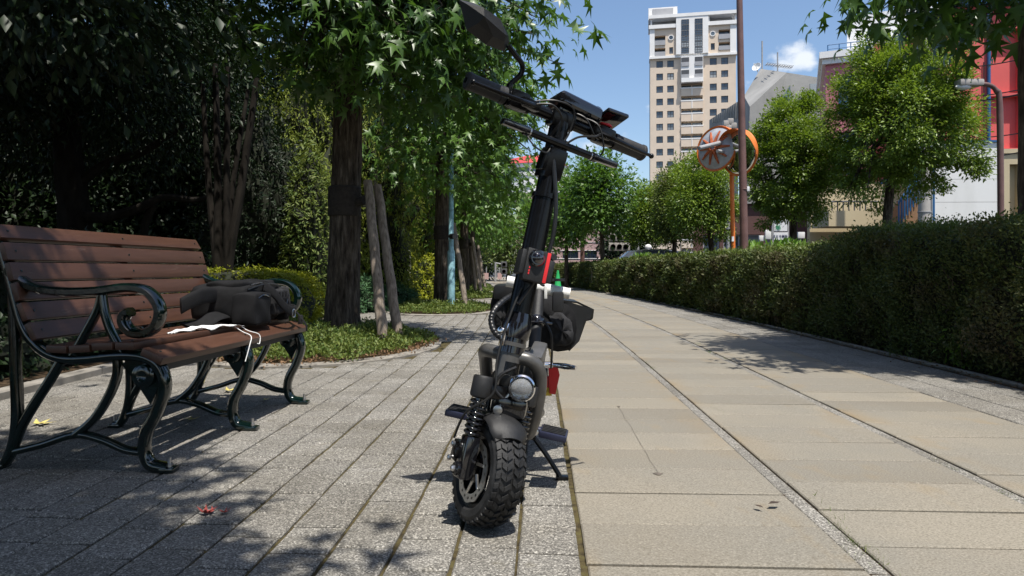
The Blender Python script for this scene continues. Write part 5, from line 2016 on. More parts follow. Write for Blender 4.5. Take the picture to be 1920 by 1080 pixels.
# kick stand to the ground
m = MB()
ft = G(1056, 868)
kt = Bx(Vector((.085, .46, .17)))
ft = Vector((kt.x + .10, kt.y - .02, .012))
m.tube(smooth_path([kt, kt.lerp(ft, .5) + Vector((.004, 0, 0)), ft], 6), .009, 10)
m.bbox(ft + Vector((.008, 0, -.004)), (.045, .03, .014), .004)
m.lathe([(.02, -.01), (.02, .012)], kt, (1, .1, 0), 14)
fin(m, 'kickstand', 'black_paint')

# rear end: swing arm, fender, tail lamp and plate
for s in (-1, 1):
    m = Bd()
    m.bbox(Vector((s * .075, .72, .165)), (.022, .34, .045), .008)
    fin(m, 'swing_arm', 'black_paint')
m = Bd()
vs, fs = [], []
for i in range(13):
    a = R(20 + 130 * i / 12)
    for j in range(7):
        t = j / 6 * 2 - 1
        rr = RW + .028 - .02 * abs(t) ** 2.4
        vs.append(Vector((t * .06, .86 + rr * math.cos(a), .146 + rr * math.sin(a))))
fs = [(i * 7 + j, i * 7 + j + 1, (i + 1) * 7 + j + 1, (i + 1) * 7 + j) for i in range(12) for j in range(6)]
m.add(vs, fs)
m.add([v + Vector((0, 0, -.004)) for v in vs], [tuple(reversed(f)) for f in fs])
fin(m, 'rear_fender', 'black_plastic', sc, 60)
tl = P(1036, 712, 2.85)
m = MB()
m.add([tl + Vector(p) for p in ((-.018, 0, .065), (.020, -.01, .062), (.030, 0, .02), (.012, 0, -.062), (-.012, 0, -.058),
                                (-.018, .035, .065), (.020, .035, .062), (.030, .035, .02), (.012, .035, -.062), (-.012, .035, -.058))],
      [(0, 1, 2, 3, 4), (9, 8, 7, 6, 5)] + [(k, k + 5, (k + 1) % 5 + 5, (k + 1) % 5) for k in range(5)])
m.bbox(tl + Vector((-.045, .02, -.012)), (.075, .02, .05), .004)
tail = fin(m, 'tail_lamp', 'red_plastic')
m = MB()
m.bbox(tl + Vector((-.045, .012, -.052)), (.085, .004, .034), .001)
fin(m, 'number_plate', 'yellow_plate', tail)
m = MB()
for k in range(3):
    m.tube([tl + Vector((-.074 + .021 * k + .007 * math.cos(a), .0085, -.05 + .009 * math.sin(a))) for a in [2 * math.pi * q / 12 for q in range(12)]], .0014, 5, closed=True)
fin(m, 'plate_mark', 'black_paint', tail)
m = MB()
m.tube([tl + Vector((-.055, .0, .032)), tl + Vector((-.02, 0, .032))], .017, 16)
m.bbox(tl + Vector((-.085, .0, .03)), (.045, .05, .05), .008)
m.tube([tl + Vector((-.10, .02, .02)), Bx(Vector((.06, .60, .25)))], .016, 10)
fin(m, 'tail_bracket', 'grey_frame', tail)
m = MB()
q = P(1036, 684, 2.6)
m.tube([q, P(1046, 685, 2.58), P(1060, 687, 2.56), P(1080, 690, 2.53)], [.008, .010, .012, .008], 12)
m.tube([q + Vector((-.03, 0, .0)), q], .012, 12)
fin(m, 'chrome_lever', 'chrome')

# seat post with clamp
sp0, sp1 = P(1002, 648, 2.50), P(1011, 545, 2.62)
m = MB()
m.tube([sp0.lerp(sp1, -.35), sp0, sp1], .0225, 20)
post = fin(m, 'seat_post', 'black_plastic')
m = MB()
cq = sp0.lerp(sp1, .42)
m.lathe([(.027, -.018), (.030, -.012), (.030, .012), (.027, .018)], cq, (sp1 - sp0), 20)
m.tube([cq + Vector((-.055, -.01, .01)), cq + Vector((-.02, -.03, .0)), cq + Vector((.03, -.03, 0)), cq + Vector((.055, -.01, -.005))], .006, 8)
fin(m, 'post_clamp', 'black_gloss', post)
m = MB()
m.lathe([(.034, 0), (.040, .006), (.034, .014)], sp0 + Vector((0, 0, -.03)), (sp1 - sp0), 20)
fin(m, 'post_collar', 'steel', post)
m = MB()
m.bbox(sp1 + Vector((0, 0, .005)), (.05, .04, .04), .008)
fin(m, 'post_head', 'black_paint', post)
# white cross tube with brackets and black cap
w0, w1 = P(950, 527, 2.62), P(1068, 551, 2.62)
m = MB()
m.tube([w0, w1], .0215, 22)
m.tube([w1.lerp(w0, .02), w1.lerp(w0, -.0)], .0225, 22)
wt = fin(m, 'white_tube', 'white_plastic')
for px in (995, 1023):
    m = MB()
    q = P(px, 548, 2.60)
    m.bbox(q, (.012, .02, .05), .003)
    fin(m, 'tube_bracket', 'white_plastic', wt)
m = MB()
q = P(1047, 541, 2.60)
m.tube([q + Vector((0, -.004, .028)), q + Vector((0, -.004, .038))], .025, 18)
m.bbox(q + Vector((-.002, -.002, -.050)), (.042, .045, .075), .006)
fin(m, 'strap_cap', 'black_plastic', wt)

# saddle bags on both sides of the rear
sb = []
bag_o = Vector(P(1015, 600, 2.85))


def bagpart(name, poly_px, d, depth, mat, seed, amp=.003, parent=sc, bulge=.03):
    """stuffed fabric panel: outline at distance d, real thickness, bulging faces"""
    pts = [P(x, y, d) for x, y in poly_px]
    pts = smooth_path(pts + [pts[0]], 4)[:-1]
    c = sum(pts, Vector()) / len(pts)
    m = MB()
    n = len(pts)
    rings = []
    for (f, yy) in ((0.0, -bulge), (.55, -bulge * .9), (.85, -bulge * .5), (1.0, 0.0), (1.0, depth), (.85, depth + bulge * .5), (.5, depth + bulge), (0.0, depth + bulge)):
        ring = []
        for k, p in enumerate(pts):
            q = c.lerp(p, max(f, .02)) + Vector((0, yy, 0))
            w = amp * (math.sin(k * 1.7 + seed + f * 9) + math.sin(k * .9 + yy * 90))
            ring.append(q + Vector((w * .4, w, w * .4)))
        rings.append(ring)
    vs = [p for r in rings for p in r]
    fs = []
    for i in range(len(rings) - 1):
        for k in range(n):
            fs.append((i * n + k, i * n + (k + 1) % n, (i + 1) * n + (k + 1) % n, (i + 1) * n + k))
    fs.append(tuple(range(n)))
    fs.append(tuple((len(rings) - 1) * n + k for k in range(n)))
    m.add(vs, fs)
    return fin(m, name, mat, parent, 60)


bag = bagpart('saddle_bag', [(1000, 560), (1035, 556), (1062, 565), (1078, 580), (1085, 615), (1080, 645), (1062, 658), (1030, 655), (1005, 640), (995, 600)], 2.72, .22, 'fabric_black', 1)
bagpart('bag_pocket', [(1030, 592), (1050, 585), (1068, 600), (1076, 625), (1070, 645), (1050, 648), (1034, 642)], 2.69, .05, 'fabric_grey', 3, .004, bag, .02)
m = MB()
f0 = [P(1052, 562, 2.70), P(1085, 566, 2.72), P(1114, 580, 2.74), P(1112, 597, 2.76), P(1100, 600, 2.78), P(1086, 640, 2.80), P(1070, 656, 2.80)]
vs = f0 + [p + Vector((0.0, .24, .0)) for p in f0] + [p + Vector((-.006, 0, -.006)) for p in f0] + [p + Vector((-.006, .24, -.006)) for p in f0]
n = len(f0)
fs = [(k, k + 1, n + k + 1, n + k) for k in range(n - 1)] + [(2 * n + k, 3 * n + k, 3 * n + k + 1, 2 * n + k + 1) for k in range(n - 1)]
fs += [(k, 2 * n + k, 2 * n + k + 1, k + 1) for k in range(n - 1)]
m.add(vs, fs)
m.prism([P(1056, 563, 2.71), P(1112, 580, 2.71), P(1108, 598, 2.71), P(1096, 603, 2.71), P(1086, 640, 2.71), P(1072, 654, 2.71), P(1068, 600, 2.71)], (0, .02, 0))
fin(m, 'bag_flap', 'vinyl', bag, 50)
bag2 = bagpart('saddle_bag', [(926, 540), (960, 538), (985, 545), (985, 600), (970, 640), (940, 630), (922, 605), (920, 570)], 2.82, .20, 'fabric_black', 5)
m = MB()
m.bbox(P(945, 548, 2.78) + Vector((0, .1, 0)), (.085, .24, .06), .015)
fin(m, 'bag_flap', 'vinyl', bag2, 50)
bagpart('bag_pocket', [(925, 580), (945, 570), (950, 600), (945, 625), (928, 610)], 2.79, .03, 'fabric_grey', 8, .003, bag2, .012)
m = MB()
m.bbox(P(1000, 590, 2.80) + Vector((0, .08, -.0)), (.20, .10, .20), .03)
fin(m, 'bag_bridge', 'fabric_black', bag, 50)
# ribbed lock cable looping at the left
m = MB()
pts = smooth_path([P(962, 553, 2.6), P(945, 563, 2.55), P(928, 580, 2.5), P(921, 600, 2.48), P(927, 622, 2.46), P(942, 635, 2.46), P(955, 640, 2.5)], 10)
m.tube(pts, [.0105 + (.0016 if i % 3 == 0 else 0) for i in range(len(pts))], 10)
fin(m, 'lock_cable', 'vinyl')
m = MB()
m.tube(smooth_path([P(1020, 600, 2.5), P(1033, 625, 2.48), P(1035, 660, 2.5), P(1033, 690, 2.55)], 8), .004, 6)
fin(m, 'rear_cable', 'cable')
# ------------------------------------------------------------------ buildings
def wall_holes(m, w, z0, z1, holes, depth, place):
    """front wall with real openings; holes (u0, u1, za, zb); place(u, back, z) -> world"""
    us = sorted({0.0, w} | {h[0] for h in holes} | {h[1] for h in holes})
    zs = sorted({z0, z1} | {h[2] for h in holes} | {h[3] for h in holes})
    for i in range(len(us) - 1):
        for j in range(len(zs) - 1):
            uc, zc = (us[i] + us[i + 1]) / 2, (zs[j] + zs[j + 1]) / 2
            if any(h[0] < uc < h[1] and h[2] < zc < h[3] for h in holes):
                continue
            m.add([place(us[i], 0, zs[j]), place(us[i + 1], 0, zs[j]), place(us[i + 1], 0, zs[j + 1]), place(us[i], 0, zs[j + 1])], [(0, 1, 2, 3)])
    for (a, b, c, d) in holes:
        f = [place(a, 0, c), place(b, 0, c), place(b, 0, d), place(a, 0, d)]
        k = [place(a, depth, c), place(b, depth, c), place(b, depth, d), place(a, depth, d)]
        m.add(f + k, [(q, 4 + q, 4 + (q + 1) % 4, (q + 1) % 4) for q in range(4)] + [(7, 6, 5, 4)])


def placer(o, ux, bk):
    o, ux, bk = Vector(o), Vector(ux).normalized(), Vector(bk).normalized()
    return lambda u, b, z: o + ux * u + bk * b + Vector((0, 0, z))


def pbox(m, pl, u0, u1, b0, b1, z0, z1):
    v = [pl(u, b, z) for u in (u0, u1) for b in (b0, b1) for z in (z0, z1)]
    m.add(v, [(0, 1, 3, 2), (4, 6, 7, 5), (0, 4, 5, 1), (2, 3, 7, 6), (0, 2, 6, 4), (1, 5, 7, 3)])


def window(parent, pl, u0, u1, z0, z1, b, mul=1, bars=1, fw=.07, frame='frame_dark'):
    m = MB()
    for (a, c, d, e) in ((u0, u0 + fw, z0, z1), (u1 - fw, u1, z0, z1), (u0 + fw, u1 - fw, z0, z0 + fw), (u0 + fw, u1 - fw, z1 - fw, z1)):
        pbox(m, pl, a, c, b - .06, b + .02, d, e)
    for k in range(mul):
        uu = u0 + (u1 - u0) * (k + 1) / (mul + 1)
        pbox(m, pl, uu - fw / 2, uu + fw / 2, b - .05, b + .02, z0 + fw, z1 - fw)
    for k in range(bars):
        zz = z0 + (z1 - z0) * (k + 1) / (bars + 1)
        pbox(m, pl, u0 + fw, u1 - fw, b - .045, b + .02, zz - fw * .35, zz + fw * .35)
    w = m.build('window', MATS[frame], parent, 0)
    m = MB()
    m.add([pl(u0 + fw, b - .02, z0 + fw), pl(u1 - fw, b - .02, z0 + fw), pl(u1 - fw, b - .02, z1 - fw), pl(u0 + fw, b - .02, z1 - fw)], [(0, 1, 2, 3)])
    m.build('pane', MATS['glass'], w, 0)
    return w


# --- apartment tower
TD = 155.0
c0, c1 = P(1219, HOR, TD + 1.5), P(1380, HOR, TD - 2.0)
c0.z = c1.z = 0
ux = (c1 - c0).normalized()
bk = Vector((-ux.y, ux.x, 0))
TW = (c1 - c0).length
tower = thing('apartment_tower', 'tall beige apartment tower with white crown and recessed balconies', 'building', c0)
pl = placer(c0, ux, bk)
U = lambda cx: (1180 + cx / 3.087 - 1219) / 161.0 * TW
Z = lambda cy: CAM_H + (HOR - cy / 3.087) / FPX * TD
rows = [Z(345 + 73.1 * i) for i in range(16)]
holes, wins = [], []
for zt in rows:
    zb = zt - 39 / 3.087 / FPX * TD
    if zb < 1:
        continue
    for a, b in ((157, 196), (221, 260), (468, 508), (533, 573)):
        holes.append((U(a), U(b), zb, zt)); wins.append(holes[-1])
balc = []
for i in range(14):
    zt = Z(484 + 73.1 * i)
    zb = zt - 34 / 3.087 / FPX * TD
    if zb < 1:
        continue
    balc.append((U(303), U(427), zb, zt))
zt_main = Z(322)
m = MB()
wall_holes(m, TW, 0, zt_main, [h for h in holes] + balc, .9, pl)
wall = m.build('wall', MATS['tower_tile'], tower, 0)
for h in wins:
    window(tower, pl, h[0], h[1], h[2], h[3], .25, 1, 1, .1)
for h in balc:
    w2 = (h[1] - h[0]) / 2
    for k in range(2):
        window(tower, pl, h[0] + .15 + k * w2, h[0] + w2 - .15 + k * w2, h[2] + .05, h[3] - .25, .85, 1, 0, .09)
    m = MB()
    pbox(m, pl, h[0] - .05, h[1] + .05, -.35, -.1, h[2] - 1.55, h[2] + .12)
    bal = m.build('balcony', MATS['tower_tile'], tower, 0)
    m = MB()
    pbox(m, pl, h[0] - .1, h[1] + .1, -.40, -.06, h[2] + .125, h[2] + .38)
    pbox(m, pl, (h[0] + h[1]) / 2 - .09, (h[0] + h[1]) / 2 + .09, -.42, -.08, h[2] - 1.5, h[2] + .11)
    m.build('rail', MATS['tower_white'], bal, 0)
# upper white-framed storeys
zt_up = Z(158)
hu = [(U(145), U(210), Z(248), Z(200)), (U(145), U(210), Z(310), Z(272)), (U(518), U(583), Z(233), Z(186)), (U(518), U(583), Z(296), Z(258)),
      (U(233), U(255), Z(308), Z(270)), (U(473), U(496), Z(299), Z(261))]
m = MB()
pl_up = lambda u, b, z: pl(u, b - .25, z)
wall_holes(m, TW, zt_main, zt_up, hu + [(U(300), U(428), zt_main + .01, zt_up - .01)], 1.2, pl_up)
m.build('upper_wall', MATS['tower_tile'], tower, 0)
m = MB()
for a, b in ((114, 144), (586, 616)):
    pbox(m, pl, max(0, U(a)) - .1, min(TW, U(b)) + .1, -.45, -.25, zt_main, zt_up)
pbox(m, pl, -.2, TW + .2, -.55, 3, zt_main - .45, zt_main + .1)
pbox(m, pl, -.3, TW + .3, -.75, 3, zt_up - .1, zt_up + .75)
m.build('white_band', MATS['tower_white'], tower, 0)
for h in hu[:4]:
    window(tower, pl_up, h[0] + .1, h[1] - .1, h[2] + .05, h[3] - .1, 1.1, 1, 0, .1)
    m = MB()
    pbox(m, pl_up, h[0], h[1], -.2, -.05, h[2] - .3, h[2] + (h[3] - h[2]) * .42)
    m.build('balcony', MATS['tower_grey'], tower, 0)
for h in hu[4:]:
    window(tower, pl_up, h[0], h[1], h[2], h[3], .3, 1, 1, .1)
for cx, cy in ((243, 215), (484, 207)):
    m = MB()
    cpt = pl(U(cx), -.30, Z(cy))
    m.lathe([(.62, 0), (.62, .12), (.45, .12), (.45, 0)], cpt, -bk, 28, closed=True)
    rw = m.build('round_window', MATS['tower_white'], tower)
    m = MB().lathe([(.46, 0), (.46, .05)], cpt, -bk, 28)
    m.build('pane', MATS['glass'], rw)
# central glazed strips
m = MB()
pbox(m, pl, U(272), U(458), -.9, .5, zt_main + .12, Z(100))
pbox(m, pl, U(300), U(428), -1.0, .0, Z(470), zt_main - .47)
m.build('central_bay', MATS['tower_white'], tower, 0)
for a, b in ((302, 347), (380, 425)):
    for k in range(6):
        zb, zt = Z(313) + (Z(117) - Z(313)) * k / 6, Z(313) + (Z(117) - Z(313)) * (k + 1) / 6 - .12
        window(tower, pl, U(a), U(b), zb, zt, -.93, 2, 1, .1)
    for q0, q1 in ((340, 390), (412, 458)):
        m = MB()
        pbox(m, pl, U(a), U(b), -1.06, -1.01, Z(q1), Z(q0))
        lg = m.build('loggia', MATS['frame_dark'], tower, 0)
        m = MB()
        pbox(m, pl, U(a), U(b), -1.16, -1.08, Z(q1), Z(q1) + (Z(q0) - Z(q1)) * .45)
        m.build('rail', MATS['tower_grey'], lg, 0)
m = MB()
pbox(m, pl, U(302), U(428), -1.4, -.1, Z(484), Z(460))
m.build('balcony', MATS['tower_white'], tower, 0)
# roof terrace: back wall, posts, slab and penthouse
m = MB()
pbox(m, pl, .6, TW - .6, 1.6, 9, zt_up, Z(103))
m.build('terrace_wall', MATS['tower_grey'], tower, 0)
m = MB()
pbox(m, pl, -.3, TW + .3, -1.0, 10, Z(103), Z(84))
for u in (.1, U(272), U(458), TW - .3):
    pbox(m, pl, u, u + .3, -.5, 0.0, zt_up, Z(103))
m.build('roof_slab', MATS['tower_white'], tower, 0)
m = MB()
pbox(m, pl, -.35, U(283), 2, 9, Z(84), Z(14))
m.build('penthouse', MATS['tower_white'], tower, 0)
m = MB()
pbox(m, pl, U(135), U(258), 1.9, 2.2, Z(80), Z(22))
m.build('louvre', MATS['tower_grey'], tower, 0)
m = MB()
pbox(m, pl, 0.0, TW, .95, 12, 0, zt_up)
m.build('core', MATS['tower_side_shaded'], tower, 0)
m = MB()
ap = [pl(-.02, 0, 0), pl(-.02, 12, 0), pl(-.02, 12, zt_up), pl(-.02, 0, zt_up)]
m.add(ap, [(0, 1, 2, 3)])
m.build('side_wall', MATS['tower_side_shaded'], tower, 0)


# --- faceted concrete building with antennas
cb = thing('concrete_building', 'faceted grey concrete building with rooftop antennas', 'building', P(1440, HOR, 48) * 1.0 - Vector((0, 0, CAM_H)))
D0 = 48.0
m = MB()
A = P(1392, 255, D0 + 2); Bq = P(1426, 129, D0 + 5); Cq = P(1538, 146, D0); Dq = P(1552, 500, D0); Eq = P(1392, 500, D0 + 2)
Fq = P(1406, 200, D0); Hq = P(1472, 136, D0)
back = Vector((3, 16, 0))
front = [P(1406, 200, D0), P(1475, 136, D0 + 1), P(1552, 148, D0), P(1552, 560, D0), P(1395, 560, D0)]
m.add([P(1395, 180, D0 + 4), P(1426, 129, D0 + 6), P(1475, 136, D0 + 1), P(1406, 200, D0), P(1395, 560, D0), P(1384, 560, D0 + 4), P(1552, 148, D0), P(1552, 560, D0)],
      [(0, 1, 2, 3), (3, 2, 6, 7, 4), (0, 3, 4, 5)])
m.add([P(1426, 129, D0 + 6), P(1475, 136, D0 + 1), P(1552, 148, D0), P(1552, 148, D0) + back, P(1426, 129, D0 + 6) + back], [(0, 1, 2, 3, 4)])
m.build('wall', MATS['concrete'], cb, 0)
m = MB()
m.add([P(1384, 226, D0 + 4), P(1330, 232, D0 + 9), P(1330, 560, D0 + 9), P(1384, 560, D0 + 4)], [(0, 1, 2, 3)])
m.add([P(1384, 190, D0 + 4.1), P(1330, 225, D0 + 9.1), P(1330, 240, D0 + 9.1), P(1384, 235, D0 + 4.1)], [(0, 1, 2, 3)])
m.build('low_wing', MATS['concrete'], cb, 0)
for k in range(12):
    m = MB()
    p0, p1 = P(1384 - k * 4.4, 190 + k * 2.9, D0 + 4 + k * .41), P(1384 - k * 4.4, 222 + k * .8, D0 + 4 + k * .41)
    m.tube([p0 + Vector((0, -.1, 0)), p1 + Vector((0, -.1, 0))], .05, 6)
    m.build('fin', MATS['concrete'], cb, 0)
for poly in ([(1462, 188), (1482, 160), (1482, 188)], [(1519, 157), (1537, 157), (1537, 186), (1519, 186)]):
    m = MB()
    m.prism([P(x, y, D0 - .12) for x, y in poly], (0, .1, 0))
    m.build('window', MATS['glass'], cb, 0)
m = MB()
m.tube([P(1429, 130, D0 + 6), P(1429, 77, D0 + 6)], .06, 6)
m.build('mast', MATS['pole_grey'], cb)
m = MB()
m.tube([P(1458, 134, D0 + 3), P(1458, 98, D0 + 3)], .05, 6)
m.tube([P(1436, 120, D0 + 3), P(1486, 126, D0 + 3)], .03, 6)
for k in range(11):
    q = P(1438 + k * 4.6, 120.3 + k * .55, D0 + 3)
    m.tube([q + Vector((0, -.4, 0)), q + Vector((0, .4, 0))], .02, 5)
    m.tube([q + Vector((-.05, 0, -.14)), q + Vector((.05, 0, .14))], .02, 5)
m.build('antenna', MATS['pole_grey'], cb)
m = MB()
q = P(1419, 126, D0 + 5)
m.lathe([(.03, -.08), (.2, -.03), (.36, .07), (.35, .08), (.2, -.02), (.02, -.06)], q, (-.6, -.6, .35), 20, closed=True)
m.tube([q, q + Vector((-.35, -.35, .2))], .03, 6)
m.tube([q, P(1421, 136, D0 + 5)], .04, 6)
m.build('satellite_dish', MATS['tower_white'], cb)

# --- pink building with white cornice
pb_o = P(1548, HOR, 33); pb_o.z = 0
pb = thing('pink_building', 'pink building with white cornice and blue window frames behind the large tree', 'building', pb_o)
pl2 = placer(pb_o, (1, -.42, 0), (.42, 1, 0))
zc = lambda py, d=33: CAM_H + (HOR - py) / FPX * d
m = MB()
hl2 = [(.55, 1.35, zc(215), zc(145)), (.55, 1.35, zc(330), zc(250)), (2.4, 3.2, zc(215), zc(145)), (2.4, 3.2, zc(330), zc(250))]
wall_holes(m, 8.0, 0, zc(122), hl2, .3, pl2)
m.add([pl2(0, 0, 0), pl2(0, 10, 0), pl2(0, 10, zc(122)), pl2(0, 0, zc(122))], [(0, 1, 2, 3)])
m.build('wall', MATS['pink'], pb, 0)
for h in hl2:
    window(pb, pl2, h[0], h[1], h[2], h[3], .2, 1, 2, .09, 'blue_trim')
m = MB()
pbox(m, pl2, -.15, 8.1, -.18, 10, zc(122), zc(112))
pbox(m, pl2, -.28, 8.2, -.32, 10, zc(112) + .002, zc(100))
m.build('cornice', MATS['tower_white'], pb, 0)
m = MB()
for k in range(9):
    m.tube([pl2(.1 + k * .5, .1, zc(100)), pl2(.1 + k * .5, .1, zc(84))], .025, 5)
for z in (zc(92), zc(84)):
    m.tube([pl2(.1, .1, z), pl2(4.2, .1, z)], .025, 5)
m.build('railing', MATS['blue_trim'], pb)
m = MB()
hl3 = [(1.0, 1.9, zc(70), zc(52)), (2.6, 3.4, zc(70), zc(52))]
wall_holes(m, 6.5, zc(100), zc(20), hl3, .3, lambda u, b, z: pl2(u + 1.0, b + 1.2, z))
m.build('penthouse', MATS['tower_white'], pb, 0)
for h in hl3:
    window(pb, lambda u, b, z: pl2(u + 1.0, b + 1.2, z), h[0], h[1], h[2], h[3], .2, 1, 0, .08)

# --- coral building at the right
cd = 24.0
co = P(1770, HOR, cd); co.z = 0
coral = thing('coral_building', 'coral red building with blue drainpipes behind the white wall', 'building', co)
pl3 = placer(co, (1, -.12, 0), (.12, 1, 0))
z3 = lambda py: CAM_H + (HOR - py) / FPX * cd
u3 = lambda px: (px - 1770) / FPX * cd
m = MB()
ph_ = [(u3(1848), u3(1903), z3(178), z3(58)), (u3(1848), u3(1903), z3(280), z3(183))]
wall_holes(m, u3(1990), z3(284), z3(15), ph_, .28, pl3)
m.build('wall', MATS['coral'], coral, 0)
m = MB()
wall_holes(m, u3(1990), 0, z3(284), [(u3(1884), u3(1902), .2, z3(310))], .3, pl3)
m.build('ground_floor', MATS['cream'], coral, 0)
m = MB()
pbox(m, pl3, u3(1826), u3(1990), -.06, -.02, z3(290), z3(282))
m.build('string_course', MATS['cream'], coral, 0)
m = MB()
pbox(m, pl3, -.1, u3(1990), -.2, 6, z3(15), z3(2))
m.build('parapet', MATS['blue_trim'], coral, 0)
m = MB()
m.tube([pl3(u3(1846), -.08, z3(283)), pl3(u3(1846), -.08, z3(20))], .055, 8)
m.build('drainpipe', MATS['blue_trim'], coral)
m = MB()
m.tube([pl3(u3(1908), -.08, .1), pl3(u3(1908), -.08, z3(20))], .045, 8)
m.build('drainpipe', MATS['pole_grey'], coral)
m = MB()
m.tube([pl3(u3(1838), -.05, z3(283)), pl3(u3(1838), -.05, z3(120))], .02, 6)
m.build('cable_run', MATS['cable'], coral)
# left part of the coral building behind the tree: balconies with blue rails
m = MB()
hb = []
for k, (ya, yb) in enumerate(((95, 150), (165, 235), (255, 330))):
    hb.append((.5, 1.8, z3(yb), z3(ya)))
wall_holes(m, 2.2, z3(335), z3(70), hb, .8, lambda u, b, z: pl3(u - 2.2, b + .4, z))
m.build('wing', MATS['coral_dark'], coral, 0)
for h in hb:
    window(coral, lambda u, b, z: pl3(u - 2.2, b + .4, z), h[0] + .05, h[1] - .05, h[2] + .05, h[3] - .05, .6, 2, 1, .09, 'teal_trim')
    m = MB()
    for k in range(8):
        m.tube([pl3(-1.9 + k * .22, -.1, h[2] - .2), pl3(-1.9 + k * .22, -.1, h[2] + .7)], .025, 5)
    m.tube([pl3(-1.95, -.1, h[2] + .7), pl3(-.3, -.1, h[2] + .7)], .04, 6)
    m.box(pl3(-1.15, .12, h[2] - .15), (1.7, .5, .14))
    m.build('balcony', MATS['blue_trim'], coral)

m = MB()
pbox(m, pl3, -2.2, -.002, .42, .8, 0, z3(335) - .002)
m.build('ground_floor', MATS['cream'], coral, 0)

# --- white wall with blue edges
wo = P(1743, HOR, 21.5); wo.z = 0
ww = thing('white_wall', 'white panelled wall with blue edging below the coral building', 'wall', wo)
pl4 = placer(wo, (1, -.05, 0), (.05, 1, 0))
z4 = lambda py: CAM_H + (HOR - py) / FPX * 21.5
u4 = lambda px: (px - 1743) / FPX * 21.5
for k, (ya, yb) in enumerate(((268, 299), (299.6, 336), (336.6, 379), (379.6, 500))):
    m = MB()
    pbox(m, pl4, .08, u4(1868), 0, .15, max(0, z4(yb)), z4(ya))
    m.build('panel', MATS['white_wall'], ww, 0)
m = MB()
pbox(m, pl4, .0, u4(1872), -.06, .2, z4(267.6), z4(264))
pbox(m, pl4, u4(1868) + .004, u4(1868) + .07, -.06, .2, 0, z4(268))
pbox(m, pl4, 0, .075, -.06, .2, 0, z4(268))
m.build('edging', MATS['blue_trim'], ww, 0)
m = MB()
pbox(m, pl4, -.16, -.06, -.08, .05, 0, z4(352))
m.build('teal_post', MATS['teal_trim'], ww, 0)

# --- outside stair with blue rails
so = P(1676, HOR, 20.5); so.z = 0
stair = thing('outside_stair', 'brown outside stair with blue railings behind the large tree trunk', 'stair', so)
for k in range(10):
    m = MB()
    w_ = 1.0 - k * .066
    m.box((so.x + 1.0 - w_ / 2, so.y + .3, 2.05 + k * .1), (w_, 1.0, .098))
    m.build('step', MATS['step_brown'], stair, 0)
m = MB()
for k in range(12):
    x = so.x + k * .085
    m.tube([(x, so.y - .26, 2.0 + k * .122), (x, so.y - .26, 2.75 + k * .122)], .022, 6)
m.tube([(so.x, so.y - .26, 2.75), (so.x + 11 * .085, so.y - .26, 2.75 + 11 * .122)], .035, 6)
m.tube([(so.x + .98, so.y - .3, 0), (so.x + .98, so.y - .3, 4.1)], .06, 8)
m.build('railing', MATS['blue_trim'], stair)
m = MB()
m.box((so.x + .5, so.y + .3, .998), (1.0, 1.0, 1.996))
m.build('base', MATS['step_brown'], stair, 0)

# --- low cream terrace wall with open garage
to = P(1560, HOR, 22); to.z = 0
ter = thing('terrace', 'low cream terrace with black railing behind the tree trunk', 'building', to)
z5 = lambda py: CAM_H + (HOR - py) / FPX * 22
m = MB()
m.box((to.x + 1.0, to.y + .5, z5(410)), (2.3, 1.2, z5(395) - z5(424)))
m.box((to.x + 1.85, to.y + .5, (z5(424)) / 2), (.45, 1.2, z5(424) - .01))
m.box((to.x + 1.0, to.y + 1.4, z5(424) / 2), (2.3, .2, z5(424) - .02))
m.build('parapet', MATS['cream'], ter, 0)
m = MB()
m.box((to.x + 1.7, to.y + 2.4, 1.9), (2.8, .3, 3.8))
m.build('rear_wall', MATS['cream'], ter, 0)
m = MB()
for k in range(9):
    m.tube([(to.x + k * .18, to.y, z5(396)), (to.x + k * .18, to.y, z5(378))], .02, 6)
m.tube([(to.x - .05, to.y, z5(378)), (to.x + 1.5, to.y, z5(378))], .03, 6)
m.build('railing', MATS['frame_dark'], ter)

# --- dark shopfront behind the trees, mid right
sf = P(1300, HOR, 36); sf.z = 0
shop = thing('shopfront', 'dark shop front behind the tree trunks left of the mirror post', 'building', sf)
pl6 = placer(sf, (1, -.1, 0), (.1, 1, 0))
m = MB()
hs = [(.5 + k * 1.05, 1.35 + k * 1.05, .2, 2.6) for k in range(8)]
wall_holes(m, 9.2, 0, 4.2, hs, .35, pl6)
m.build('wall', MATS['maroon'], shop, 0)
for k, h in enumerate(hs):
    window(shop, pl6, h[0], h[1], h[2], h[3], .2, 0, 0, .08, 'tower_grey')
m = MB()
pbox(m, pl6, -.1, 9.3, -.2, 5, 4.2, 4.5)
m.build('roof', MATS['concrete'], shop, 0)

